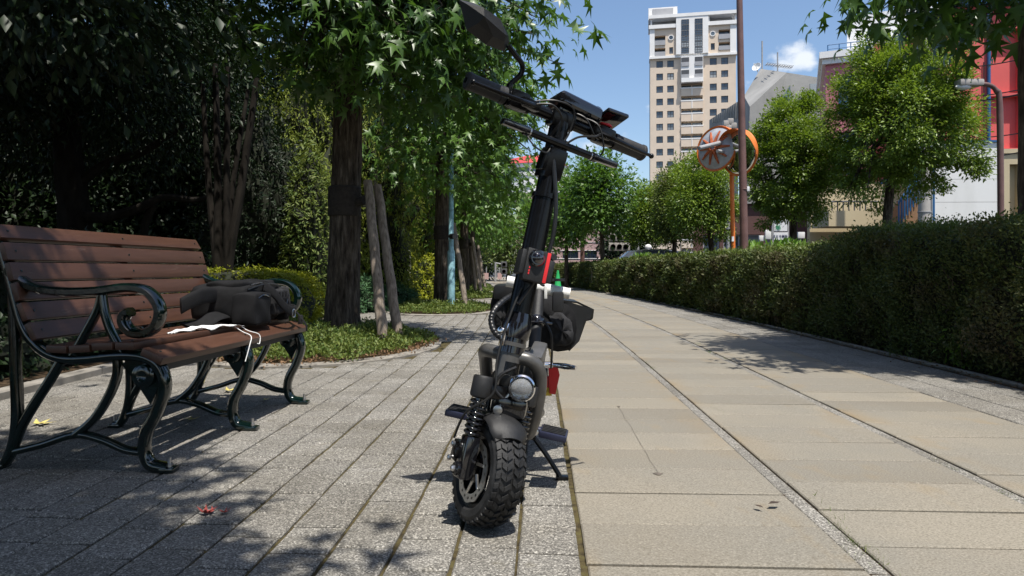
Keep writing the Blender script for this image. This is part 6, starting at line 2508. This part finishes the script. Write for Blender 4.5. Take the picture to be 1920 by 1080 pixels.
# --- far buildings at the end of the path
fo = P(985, HOR, 85); fo.z = 0
fb = thing('white_building', 'white rounded building with red roof behind the scooter stem', 'building', fo)
zf = lambda py, d=85: CAM_H + (HOR - py) / FPX * d
m = MB()
R1 = 4.4
cf = Vector((P(1003, HOR, 85).x, 89.4, 0))
m.lathe([(R1, zf(372)), (R1, zf(328)), (R1 * 1.03, zf(328)), (R1 * 1.03, zf(322)), (R1 * .92, zf(322)), (R1 * .92, zf(312)), (R1 * 1.02, zf(312)), (R1 * 1.02, zf(305))], cf, (0, 0, 1), 40)
m.build('drum', MATS['tower_white'], fb, 30)
m = MB().lathe([(R1 * 1.05, zf(305) + .01), (R1 * .8, zf(292)), (R1 * .35, zf(284))], cf, (0, 0, 1), 40)
m.build('roof', MATS['red_roof'], fb, 30)
for k in range(9):
    a = R(-150 + k * 15)
    q = cf + Vector((math.cos(a) * R1 * .925, math.sin(a) * R1 * .925, 0))
    rz = Matrix.Rotation(a - math.pi / 2, 3, 'Z')
    m = MB()
    m.box(q + Vector((0, 0, (zf(321) + zf(313)) / 2)), (.75, .06, zf(313) - zf(321)), rz)
    m.build('window', MATS['glass'], fb, 0)
m = MB()
for px, py in ((992, 346), (976, 350), (1012, 344)):
    d = 84.9
    m = MB(); m.box(P(px, py, 85.1), (.5, .3, .55)); m.build('window', MATS['glass'], fb, 0)
mo = P(985, HOR, 82); mo.z = 0
mb_ = thing('maroon_building', 'maroon and dusty pink building under the white drum', 'building', mo)
d = 82.0
x0, x1 = P(968, HOR, d).x, P(1110, HOR, d).x
pl7 = placer((x0, d, 0), (1, 0, 0), (0, 1, 0))
zm = lambda py: CAM_H + (HOR - py) / FPX * d
m = MB()
hm = [(.4 + 1.2 * k, 1.3 + 1.2 * k, zm(386), zm(376)) for k in range(6)]
wall_holes(m, x1 - x0, zm(412), zm(362), hm, .4, pl7)
m.build('upper_wall', MATS['maroon'], mb_, 0)
for h in hm:
    window(mb_, pl7, h[0], h[1], h[2], h[3], .25, 1, 0, .08)
m = MB()
wall_holes(m, x1 - x0, 0, zm(412), [], .4, pl7)
pbox(m, pl7, -.3, x1 - x0, -.6, -.02, zm(373), zm(369))
m.build('lower_wall', MATS['dusty_pink'], mb_, 0)
po = P(1050, HOR, 52); po.z = 0
pk_ = thing('pink_wall_building', 'low dusty pink tiled building behind the far street trees', 'building', po)
d = 52.0
pl8 = placer((P(1030, HOR, d).x, d, 0), (1, -.1, 0), (.1, 1, 0))
zp = lambda py: CAM_H + (HOR - py) / FPX * d
m = MB()
w8 = P(1160, HOR, d).x - P(1030, HOR, d).x
hp = [(1.0, 2.2, zp(488), zp(470)), (2.6, 3.6, zp(488), zp(470))]
wall_holes(m, w8, 0, zp(425), hp, .3, pl8)
m.build('wall', MATS['dusty_pink'], pk_, 0)
for h in hp:
    window(pk_, pl8, h[0], h[1], h[2], h[3], .2, 1, 0, .07)
m = MB()
arc = [pl8(3.9 + 1.5 * (1 - math.cos(t)) * .9, -.03, .3 + 2.4 * math.sin(t)) for t in [math.pi / 2 * k / 12 for k in range(13)]]
m.tube(arc, .05, 6)
for k in range(3):
    m.tube([pl8(.2, -.02, zp(485) + k * .62), pl8(w8, -.02, zp(485) + k * .62)], .018, 5)
m.build('trim', MATS['tower_white'], pk_)


# ------------------------------------------------------------------ street furniture
# brown pole
pb0 = P(1397, HOR, 12.6); pb0.z = 0
m = MB()
bt = P(1386, -30, 12.6) - pb0
pole = thing('utility_pole', 'tall brown steel pole in front of the round camphor tree', 'pole', pb0)
m.tube([Vector((0, 0, -.02)), Vector((-.005, 0, .6)), bt * .55, bt], [.080, .076, .066, .054], 24)
link('shaft', m.mesh('shaft', MATS['pole_brown']), pole)
m = MB()
q = P(1395, 355, 12.6) - pb0
m.lathe([(.076, -.012), (.080, -.008), (.080, .008), (.076, .012)], q, (0, 0, 1), 24)
link('clamp_band', m.mesh('clamp_band', MATS['pole_brown']), pole)
m = MB()
m.bbox(q + Vector((.055, -.06, 0)), (.05, .03, .09), .008)
link('tag_plate', m.mesh('tag_plate', MATS['sign_white']), pole)

# orange traffic mirror
mo_ = P(1377, HOR, 14.0); mo_.z = 0
tm = thing('traffic_mirror', 'orange post carrying two round traffic mirrors', 'traffic mirror', mo_)
top = P(1371, 262, 14.0)
m = MB()
m.tube([mo_, P(1372, 330, 14.0), top], .044, 18)
m.build('post', MATS['orange'], tm)


def round_mirror(c, nrm, r, hood=.20):
    n = Vector(nrm).normalized()
    up = Vector((0, 0, 1)); sd = up.cross(n).normalized(); up = n.cross(sd)
    m = MB()
    m.lathe([(r * .97, .0), (r * .8, -.05), (r * .45, -.10), (r * .12, -.12)], c, n, 36)
    bk_ = m.build('back_shell', MATS['mirror_back'], tm, 40)
    for k in range(10):
        a = 2 * math.pi * k / 10
        dv = sd * math.cos(a) + up * math.sin(a)
        m = MB()
        m.tube([c - n * .125 + dv * r * .12, c - n * .105 + dv * r * .45, c - n * .06 + dv * r * .78], [.040, .032, .018], 6)
        m.build('rib', MATS['orange_rust'], bk_)
    m = MB()
    m.lathe([(r * .96, -.01), (r * 1.03, -.02), (r * 1.05, .01), (r * 1.02, .03), (r * .96, .02)], c, n, 40, closed=True)
    m.build('rim', MATS['orange'], tm)
    m = MB()
    prof = [(r * .97 * math.sin(t), .05 * math.cos(t) + .004) for t in [math.pi / 2 * (1 - k / 8) for k in range(8)]]
    m.lathe(prof, c, n, 40)
    m.build('mirror_face', MATS['mirror'], tm, 60)
    m = MB()
    vs, fs = [], []
    nn = 24
    for lay, rr in ((0, r * 1.04), (1, r * 1.025)):
        for k in range(nn + 1):
            a = R(-12 + 204 * k / nn)
            dv = sd * math.cos(a) + up * math.sin(a)
            ln = hood * (.25 + .75 * max(0, math.sin(a)) ** .6)
            vs += [c + dv * rr, c + dv * rr + n * ln]
    h_ = 2 * (nn + 1)
    for k in range(nn):
        fs.append((2 * k, 2 * k + 1, 2 * k + 3, 2 * k + 2))
        fs.append((h_ + 2 * k, h_ + 2 * k + 2, h_ + 2 * k + 3, h_ + 2 * k + 1))
        fs.append((2 * k + 1, h_ + 2 * k + 1, h_ + 2 * k + 3, 2 * k + 3))
    m.add(vs, fs)
    m.build('hood', MATS['orange'], tm, 60)


mA, mB_ = P(1352, 276, 13.9), P(1380, 288, 13.8)
round_mirror(mA + Vector((-.05, .15, 0)), (.76, .63, -.06), .45)
round_mirror(mB_ + Vector((.02, -.12, 0)), (-.86, -.48, -.10), .45)
m = MB()
m.tube([P(1310, 278, 13.6), P(1358, 266, 13.9), P(1372, 268, 14.0)], .045, 10)
m.tube([P(1345, 283, 13.7), P(1372, 287, 14.0)], .035, 10)
m.build('bracket', MATS['pole_grey'], tm)
m = MB()
m.box(P(1374, 448, 13.95), (.05, .012, .10))
m.build('sticker', MATS['sign_white'], tm)

# grey camera box arm behind the mirror
so_ = P(1365, HOR, 30); so_.z = 0
m = MB()
m.tube([so_, P(1365, 240, 30)], .07, 10)
m.build('x', MATS['pole_grey']) if False else None
sp_ = thing('signal_pole', 'grey pole with a cluster of signal boxes above the traffic mirror', 'signal', so_)
m.build('post', MATS['pole_grey'], sp_)
for dx, dy in ((-6, 232), (2, 228), (8, 236), (-2, 240)):
    b_ = MB().bbox(P(1367 + dx, dy, 29.8), (.26, .25, .26), .05)
    b_.build('signal_box', MATS['lamp_grey'], sp_)

# street lamp at the right
lo_ = P(1877, HOR, 13.0); lo_.z = 0
lamp = thing('street_lamp', 'brown street lamp with curved neck in front of the coral building', 'street lamp', lo_)
m = MB()
m.tube(smooth_path([lo_, P(1876, 330, 13), P(1874, 190, 13), P(1868, 170, 13), P(1856, 160, 13), P(1836, 157, 13)], 6), [.055] * 12 + [.05] * 7 + [.042] * 12, 14)
m.build('post', MATS['pole_brown'], lamp)
m = MB()
m.bbox(P(1817, 156, 13), (.46, .22, .13), .04)
m.build('lamp_head', MATS['lamp_grey'], lamp)
m = MB()
m.ell(P(1806, 163, 13), (.15, .09, .06), 14, 8)
m.build('lamp_bowl', MATS['sign_white'], lamp)

# concrete utility pole with fittings and overhead wires
uo = P(1733, HOR, 19.5); uo.z = 0
up_ = thing('concrete_pole', 'round concrete utility pole beside the white wall', 'pole', uo)
m = MB()
m.tube([uo, uo + Vector((0, 0, 11))], [.17, .12], 18)
m.build('shaft', MATS['pole_concrete'], up_)
m = MB()
for z in (1.4, 1.9, 2.4, 2.9):
    m.lathe([(.172, -.02), (.178, 0), (.172, .02)], uo + Vector((0, 0, z)), (0, 0, 1), 18)
m.tube([uo + Vector((.19, -.05, 0)), uo + Vector((.18, -.05, 6))], .02, 6)
m.bbox(uo + Vector((-.05, -.2, 1.75)), (.12, .06, .2), .01)
m.build('band', MATS['pole_grey'], up_)
labs = ['topmost', 'second', 'third', 'fourth', 'lowest']
for i, (y0_, y1_) in enumerate(((118, 92), (172, 150), (182, 158), (246, 235), (288, 268))):
    m = MB()
    a, b = P(1733, y0_ + 8, 19.4), P(1990, y1_, 15.0)
    pts = [a.lerp(b, k / 24) + Vector((0, 0, -.16 * math.sin(math.pi * k / 24))) for k in range(25)]
    m.tube(pts, .014 if i != 2 else .02, 6)
    o = m.build('overhead_wire', MATS['cable'], at=a)
    tag(o, '%s overhead wire crossing the coral building' % labs[i], 'wire', 'overhead wires')

# pale blue pole beside the second tree
bo = P(846, HOR, 12.3); bo.z = 0
bpole = thing('blue_pole', 'pale blue painted pole beside the second street tree', 'pole', bo)
m = MB()
m.tube([bo, Vector((bo.x, bo.y, P(0, 472, 12.3).z)), Vector((bo.x, bo.y, P(0, 468, 12.3).z)), Vector((bo.x, bo.y, 3.6))], [.068, .066, .045, .042], 18)
m.build('shaft', MATS['pole_blue'], bpole)
m = MB()
m.tube([P(846, 443, 12.25), P(853, 443, 12.1)], .05, 12)
m.build('fitting', MATS['black_plastic'], bpole)

# stone marker post in the shrubs
s0 = P(765, HOR, 16.6); s0.z = 0
m = MB()
m.bbox((s0.x, s0.y, .77), (.13, .13, 1.54), .01)
tag(m.build('stone_post', MATS['stone'], at=s0), 'pale square stone post among the shrubs', 'post')

# brown pole behind far trees
q0 = P(1092, HOR, 31); q0.z = 0
m = MB().tube([q0, q0 + Vector((0, 0, 5.2))], .10, 14)
tag(m.build('utility_pole', MATS['pole_brown'], at=q0), 'thin brown pole among the far street trees', 'pole')


# traffic signals
def signal(label, px, py, d, cols, pole_px, rows_=1, w=.28):
    b = P(pole_px, HOR, d); b.z = 0
    t = thing('traffic_signal', label, 'traffic signal', b)
    c = P(px, py, d)
    m = MB()
    m.tube([b, Vector((b.x, b.y, c.z + .15)), ], .06, 12)
    m.tube([Vector((b.x, b.y, c.z + .1)), c], .04, 8)
    m.build('post', MATS['pole_grey'], t)
    for r_ in range(rows_):
        hsg = MB().bbox(c + Vector((0, -.1, -r_ * .42)), (cols * w + .1, .2, .36), .04).build('housing', MATS['signal_dark' if d > 40 else 'lamp_grey'], t)
        for k in range(cols):
            q = c + Vector(((k - (cols - 1) / 2) * w, -.2, -r_ * .42))
            MB().lathe([(.115, 0), (.115, .03), (.10, .03), (.09, .0)], q, (0, -1, 0), 18).build('lens', MATS['dark_lens'], hsg)
    return t


signal('white three-lamp traffic signal above the far hedge', 1160, 445, 30, 3, 1196, 2)
signal('small traffic signal at the end of the left pavement', 945, 496, 42, 1, 929, 2)
# notice boards at the end of the pavement
for i, (px, lab) in enumerate(((912, 'left white notice board at the end of the pavement'), (937, 'right white notice board at the end of the pavement'))):
    q = P(px, HOR, 44); q.z = 0
    t = thing('notice_board', lab, 'sign', q)
    MB().box(q + Vector((0, 0, .45)), (.05, .05, .9)).build('post', MATS['pole_grey'], t)
    MB().box(q + Vector((0, -.06, .35)), (.28, .03, .4)).build('board', MATS['dusty_pink'], t)

# green cone
q = G(1020, 541)
q = P(1046, HOR, 24); q.z = 0
cone = thing('traffic_cone', 'green traffic cone far down the path behind the scooter', 'traffic cone', q)
m = MB()
m.lathe([(.15, .03), (.14, .05), (.035, .72), (.02, .73)], q, (0, 0, 1), 24)
m.build('cone', MATS['cone_green'], cone)
m = MB().bbox(q + Vector((0, 0, .015)), (.38, .38, .03), .01)
m.build('base', MATS['cone_green'], cone)

# car roof beyond the hedge
co_ = P(1218, HOR, 25); co_.z = 0
car = thing('parked_car', 'dark taxi with a roof lamp beyond the far hedge', 'car', co_)
m = MB()
sec = [(-2.2, .55, .75), (-1.5, .75, .9), (-.85, .78, 1.42), (-.3, .76, 1.50), (.5, .76, 1.50), (1.1, .76, 1.40), (1.7, .78, .95), (2.2, .7, .8)]
vs, fs = [], []
for (x, hw_, zt) in sec:
    tw = hw_ if zt < 1.0 else hw_ - .14
    vs += [(co_.x + x, co_.y - hw_ - .06, .28), (co_.x + x, co_.y - hw_ - .08, min(zt, .82)), (co_.x + x, co_.y - tw, zt - .04), (co_.x + x, co_.y - tw + .12, zt), (co_.x + x, co_.y + tw - .12, zt), (co_.x + x, co_.y + tw, zt - .04), (co_.x + x, co_.y + hw_ + .08, min(zt, .82)), (co_.x + x, co_.y + hw_ + .06, .28)]
for i in range(len(sec) - 1):
    for k in range(8):
        fs.append((i * 8 + k, i * 8 + (k + 1) % 8, (i + 1) * 8 + (k + 1) % 8, (i + 1) * 8 + k))
fs.append(tuple(range(8))); fs.append(tuple((len(sec) - 1) * 8 + k for k in range(8)))
m.add(vs, fs)
m.build('body', MATS['car_dark'], car, 40)
for s in (-1, 1):
    m = MB()
    m.prism([(co_.x - 1.2, co_.y + s * .80, .92), (co_.x + 1.4, co_.y + s * .80, .92), (co_.x + 1.0, co_.y + s * .71, 1.34), (co_.x - .75, co_.y + s * .71, 1.36)], (0, s * .02, 0))
    m.build('side_window', MATS['glass'], car, 0)
    for x in (-1.35, 1.35):
        m = MB().lathe([(.2, -.1), (.31, -.1), (.32, 0), (.31, .1), (.2, .1)], (co_.x + x, co_.y + s * .76, .32), (0, 1, 0), 20)
        m.build('wheel', MATS['rubber'], car)
m = MB().ell((co_.x - .05, co_.y, 1.58), (.13, .09, .11), 14, 8)
m.build('roof_lamp', MATS['sign_white'], car)


# clinic sign beyond the hedge
def text_mesh(body, size, mat, name):
    cu = bpy.data.curves.new(name, 'FONT')
    cu.body = body
    cu.size = size
    cu.align_x = 'CENTER'
    cu.align_y = 'CENTER'
    cu.extrude = .004
    ob = bpy.data.objects.new(name, cu)
    COL.objects.link(ob)
    dg = bpy.context.evaluated_depsgraph_get()
    me = bpy.data.meshes.new_from_object(ob.evaluated_get(dg))
    bpy.data.objects.remove(ob)
    me.materials.clear()
    me.materials.append(MATS[mat])
    return me


SD = 24.0
so2 = P(1463, HOR, SD); so2.z = 0
sg = thing('clinic_sign', 'white clinic sign board with green and navy lettering beyond the hedge', 'sign', so2)
m = MB()
m.bbox(P(1463, 420, SD), (.46, .10, .52), .01)
m.build('upper_board', MATS['sign_white'], sg, 0)
m = MB()
m.bbox(P(1463, 443, SD), (.50, .11, .26), .01)
m.build('lower_board', MATS['sign_white'], sg, 0)
for dx in (-.27, .27):
    m = MB()
    m.box(so2 + Vector((dx, 0, 1.3)), (.05, .08, 2.6))
    m.build('post', MATS['pole_grey'], sg, 0)
for body, px, py, size, mat in (('さとう鍼灸', 1463, 443, .105, 'ink_navy'), ('薬', 1459, 413, .21, 'ink_green'), ('局', 1459, 427, .21, 'ink_green')):
    me = text_mesh(body, size, mat, 'lettering')
    q = P(px, py, SD - .065)
    o = link('lettering', me, sg)
    o.location = q - so2
    o.rotation_euler = (R(90), 0, 0)
m = MB()
m.bbox(P(1440, 440, SD), (.22, .1, .34), .04)
m.bbox(P(1428, 447, SD + .1), (.2, .1, .2), .02)
m.build('side_board', MATS['white_wall'], sg)
m = MB().bbox(P(1502, 441, SD), (.24, .08, .22), .01)
q = so2 + Vector((P(1502, 0, SD).x - so2.x, 0, 0))
m.box(q + Vector((0, .06, .9)), (.04, .04, 1.8))
m.build('side_board', MATS['sign_white'], sg)


# ------------------------------------------------------------------ fallen leaves
def fallen(label, px, py, size, mat, yaw, curl=.25, shape='star'):
    q = G(px, py)
    T, F = SHAPES[shape]
    vs = [(x * size, y * size, .004 + curl * size * (abs(y) * 1.2 + (x - .5) ** 2)) for x, y, z in T]
    me = bpy.data.meshes.new('fallen_leaf')
    me.from_pydata(vs, [], [tuple(f) for f in F])
    me.materials.append(MATS[mat])
    o = link('fallen_leaf', me)
    o.location = (q.x, q.y, .001)
    o.rotation_euler = (0, 0, yaw)
    return tag(o, label, 'leaf', 'fallen leaves on the paving')


plain('leaf_brown', (0.045, 0.030, 0.020), 0.8, var=.4, vs=60)
plain('leaf_red', (0.30, 0.055, 0.045), 0.8, var=.3, vs=60)
plain('leaf_yellow', (0.50, 0.42, 0.13), 0.8, var=.3, vs=60)
fallen('curled dark brown leaf on the sandy slabs near the left strip', 1440, 955, .05, 'leaf_brown', .4, 1.0, 'oval')
fallen('smaller curled brown leaf just left of the larger one', 1432, 960, .035, 'leaf_brown', 2.2, 1.0, 'oval')
fallen('reddish crumbled leaf in the shade, left one', 378, 968, .05, 'leaf_red', 1.0, .5)
fallen('reddish crumbled leaf in the shade, right one', 425, 966, .035, 'leaf_red', 2.6, .5)
fallen('reddish leaf scrap between two others in the shade', 402, 963, .035, 'leaf_red', 4.0, .5)
fallen('yellow leaf behind the near bench leg', 62, 798, .09, 'leaf_yellow', .3)
fallen('yellow leaf below the middle of the bench', 422, 735, .09, 'leaf_yellow', .2)
fallen('small yellow leaf under the bench', 355, 790, .06, 'leaf_yellow', 1.2)
fallen('small yellow leaf under the far bench frame', 500, 752, .05, 'leaf_yellow', 2.2)
# thin grass growing from the strip joints
rg = np.random.default_rng(17)
tuft = []
for (px, py, k, s) in [(1525, 935, 9, .035), (1545, 950, 7, .03), (1610, 1020, 40, .018), (1650, 1050, 40, .016), (1575, 985, 30, .016), (1330, 660, 60, .02), (1310, 645, 60, .02), (1225, 690, 40, .016), (1215, 680, 30, .016), (1360, 672, 30, .016), (1600, 1040, 30, .012), (1880, 925, 40, .014), (1770, 870, 30, .012), (1350, 770, 30, .012)]:
    q = G(px, py)
    tuft.append(np.stack([q.x + rg.normal(0, .012, k), q.y + rg.normal(0, .05, k), np.full(k, -.003), np.full(k, s)], -1))
tuft = np.vstack(tuft)
k = len(tuft)
o = link('joint_grass', leaves('joint_grass', tuft[:, :3], rg.normal(size=(k, 3)) * .6 + [0, 0, .8], rg.normal(size=(k, 3)), tuft[:, 3] * rg.uniform(.6, 1.2, k), 'needle', MATS['leaf_bed']))
tag(o, 'thin grass growing in the joints of the aggregate strips', 'grass', kind='stuff')
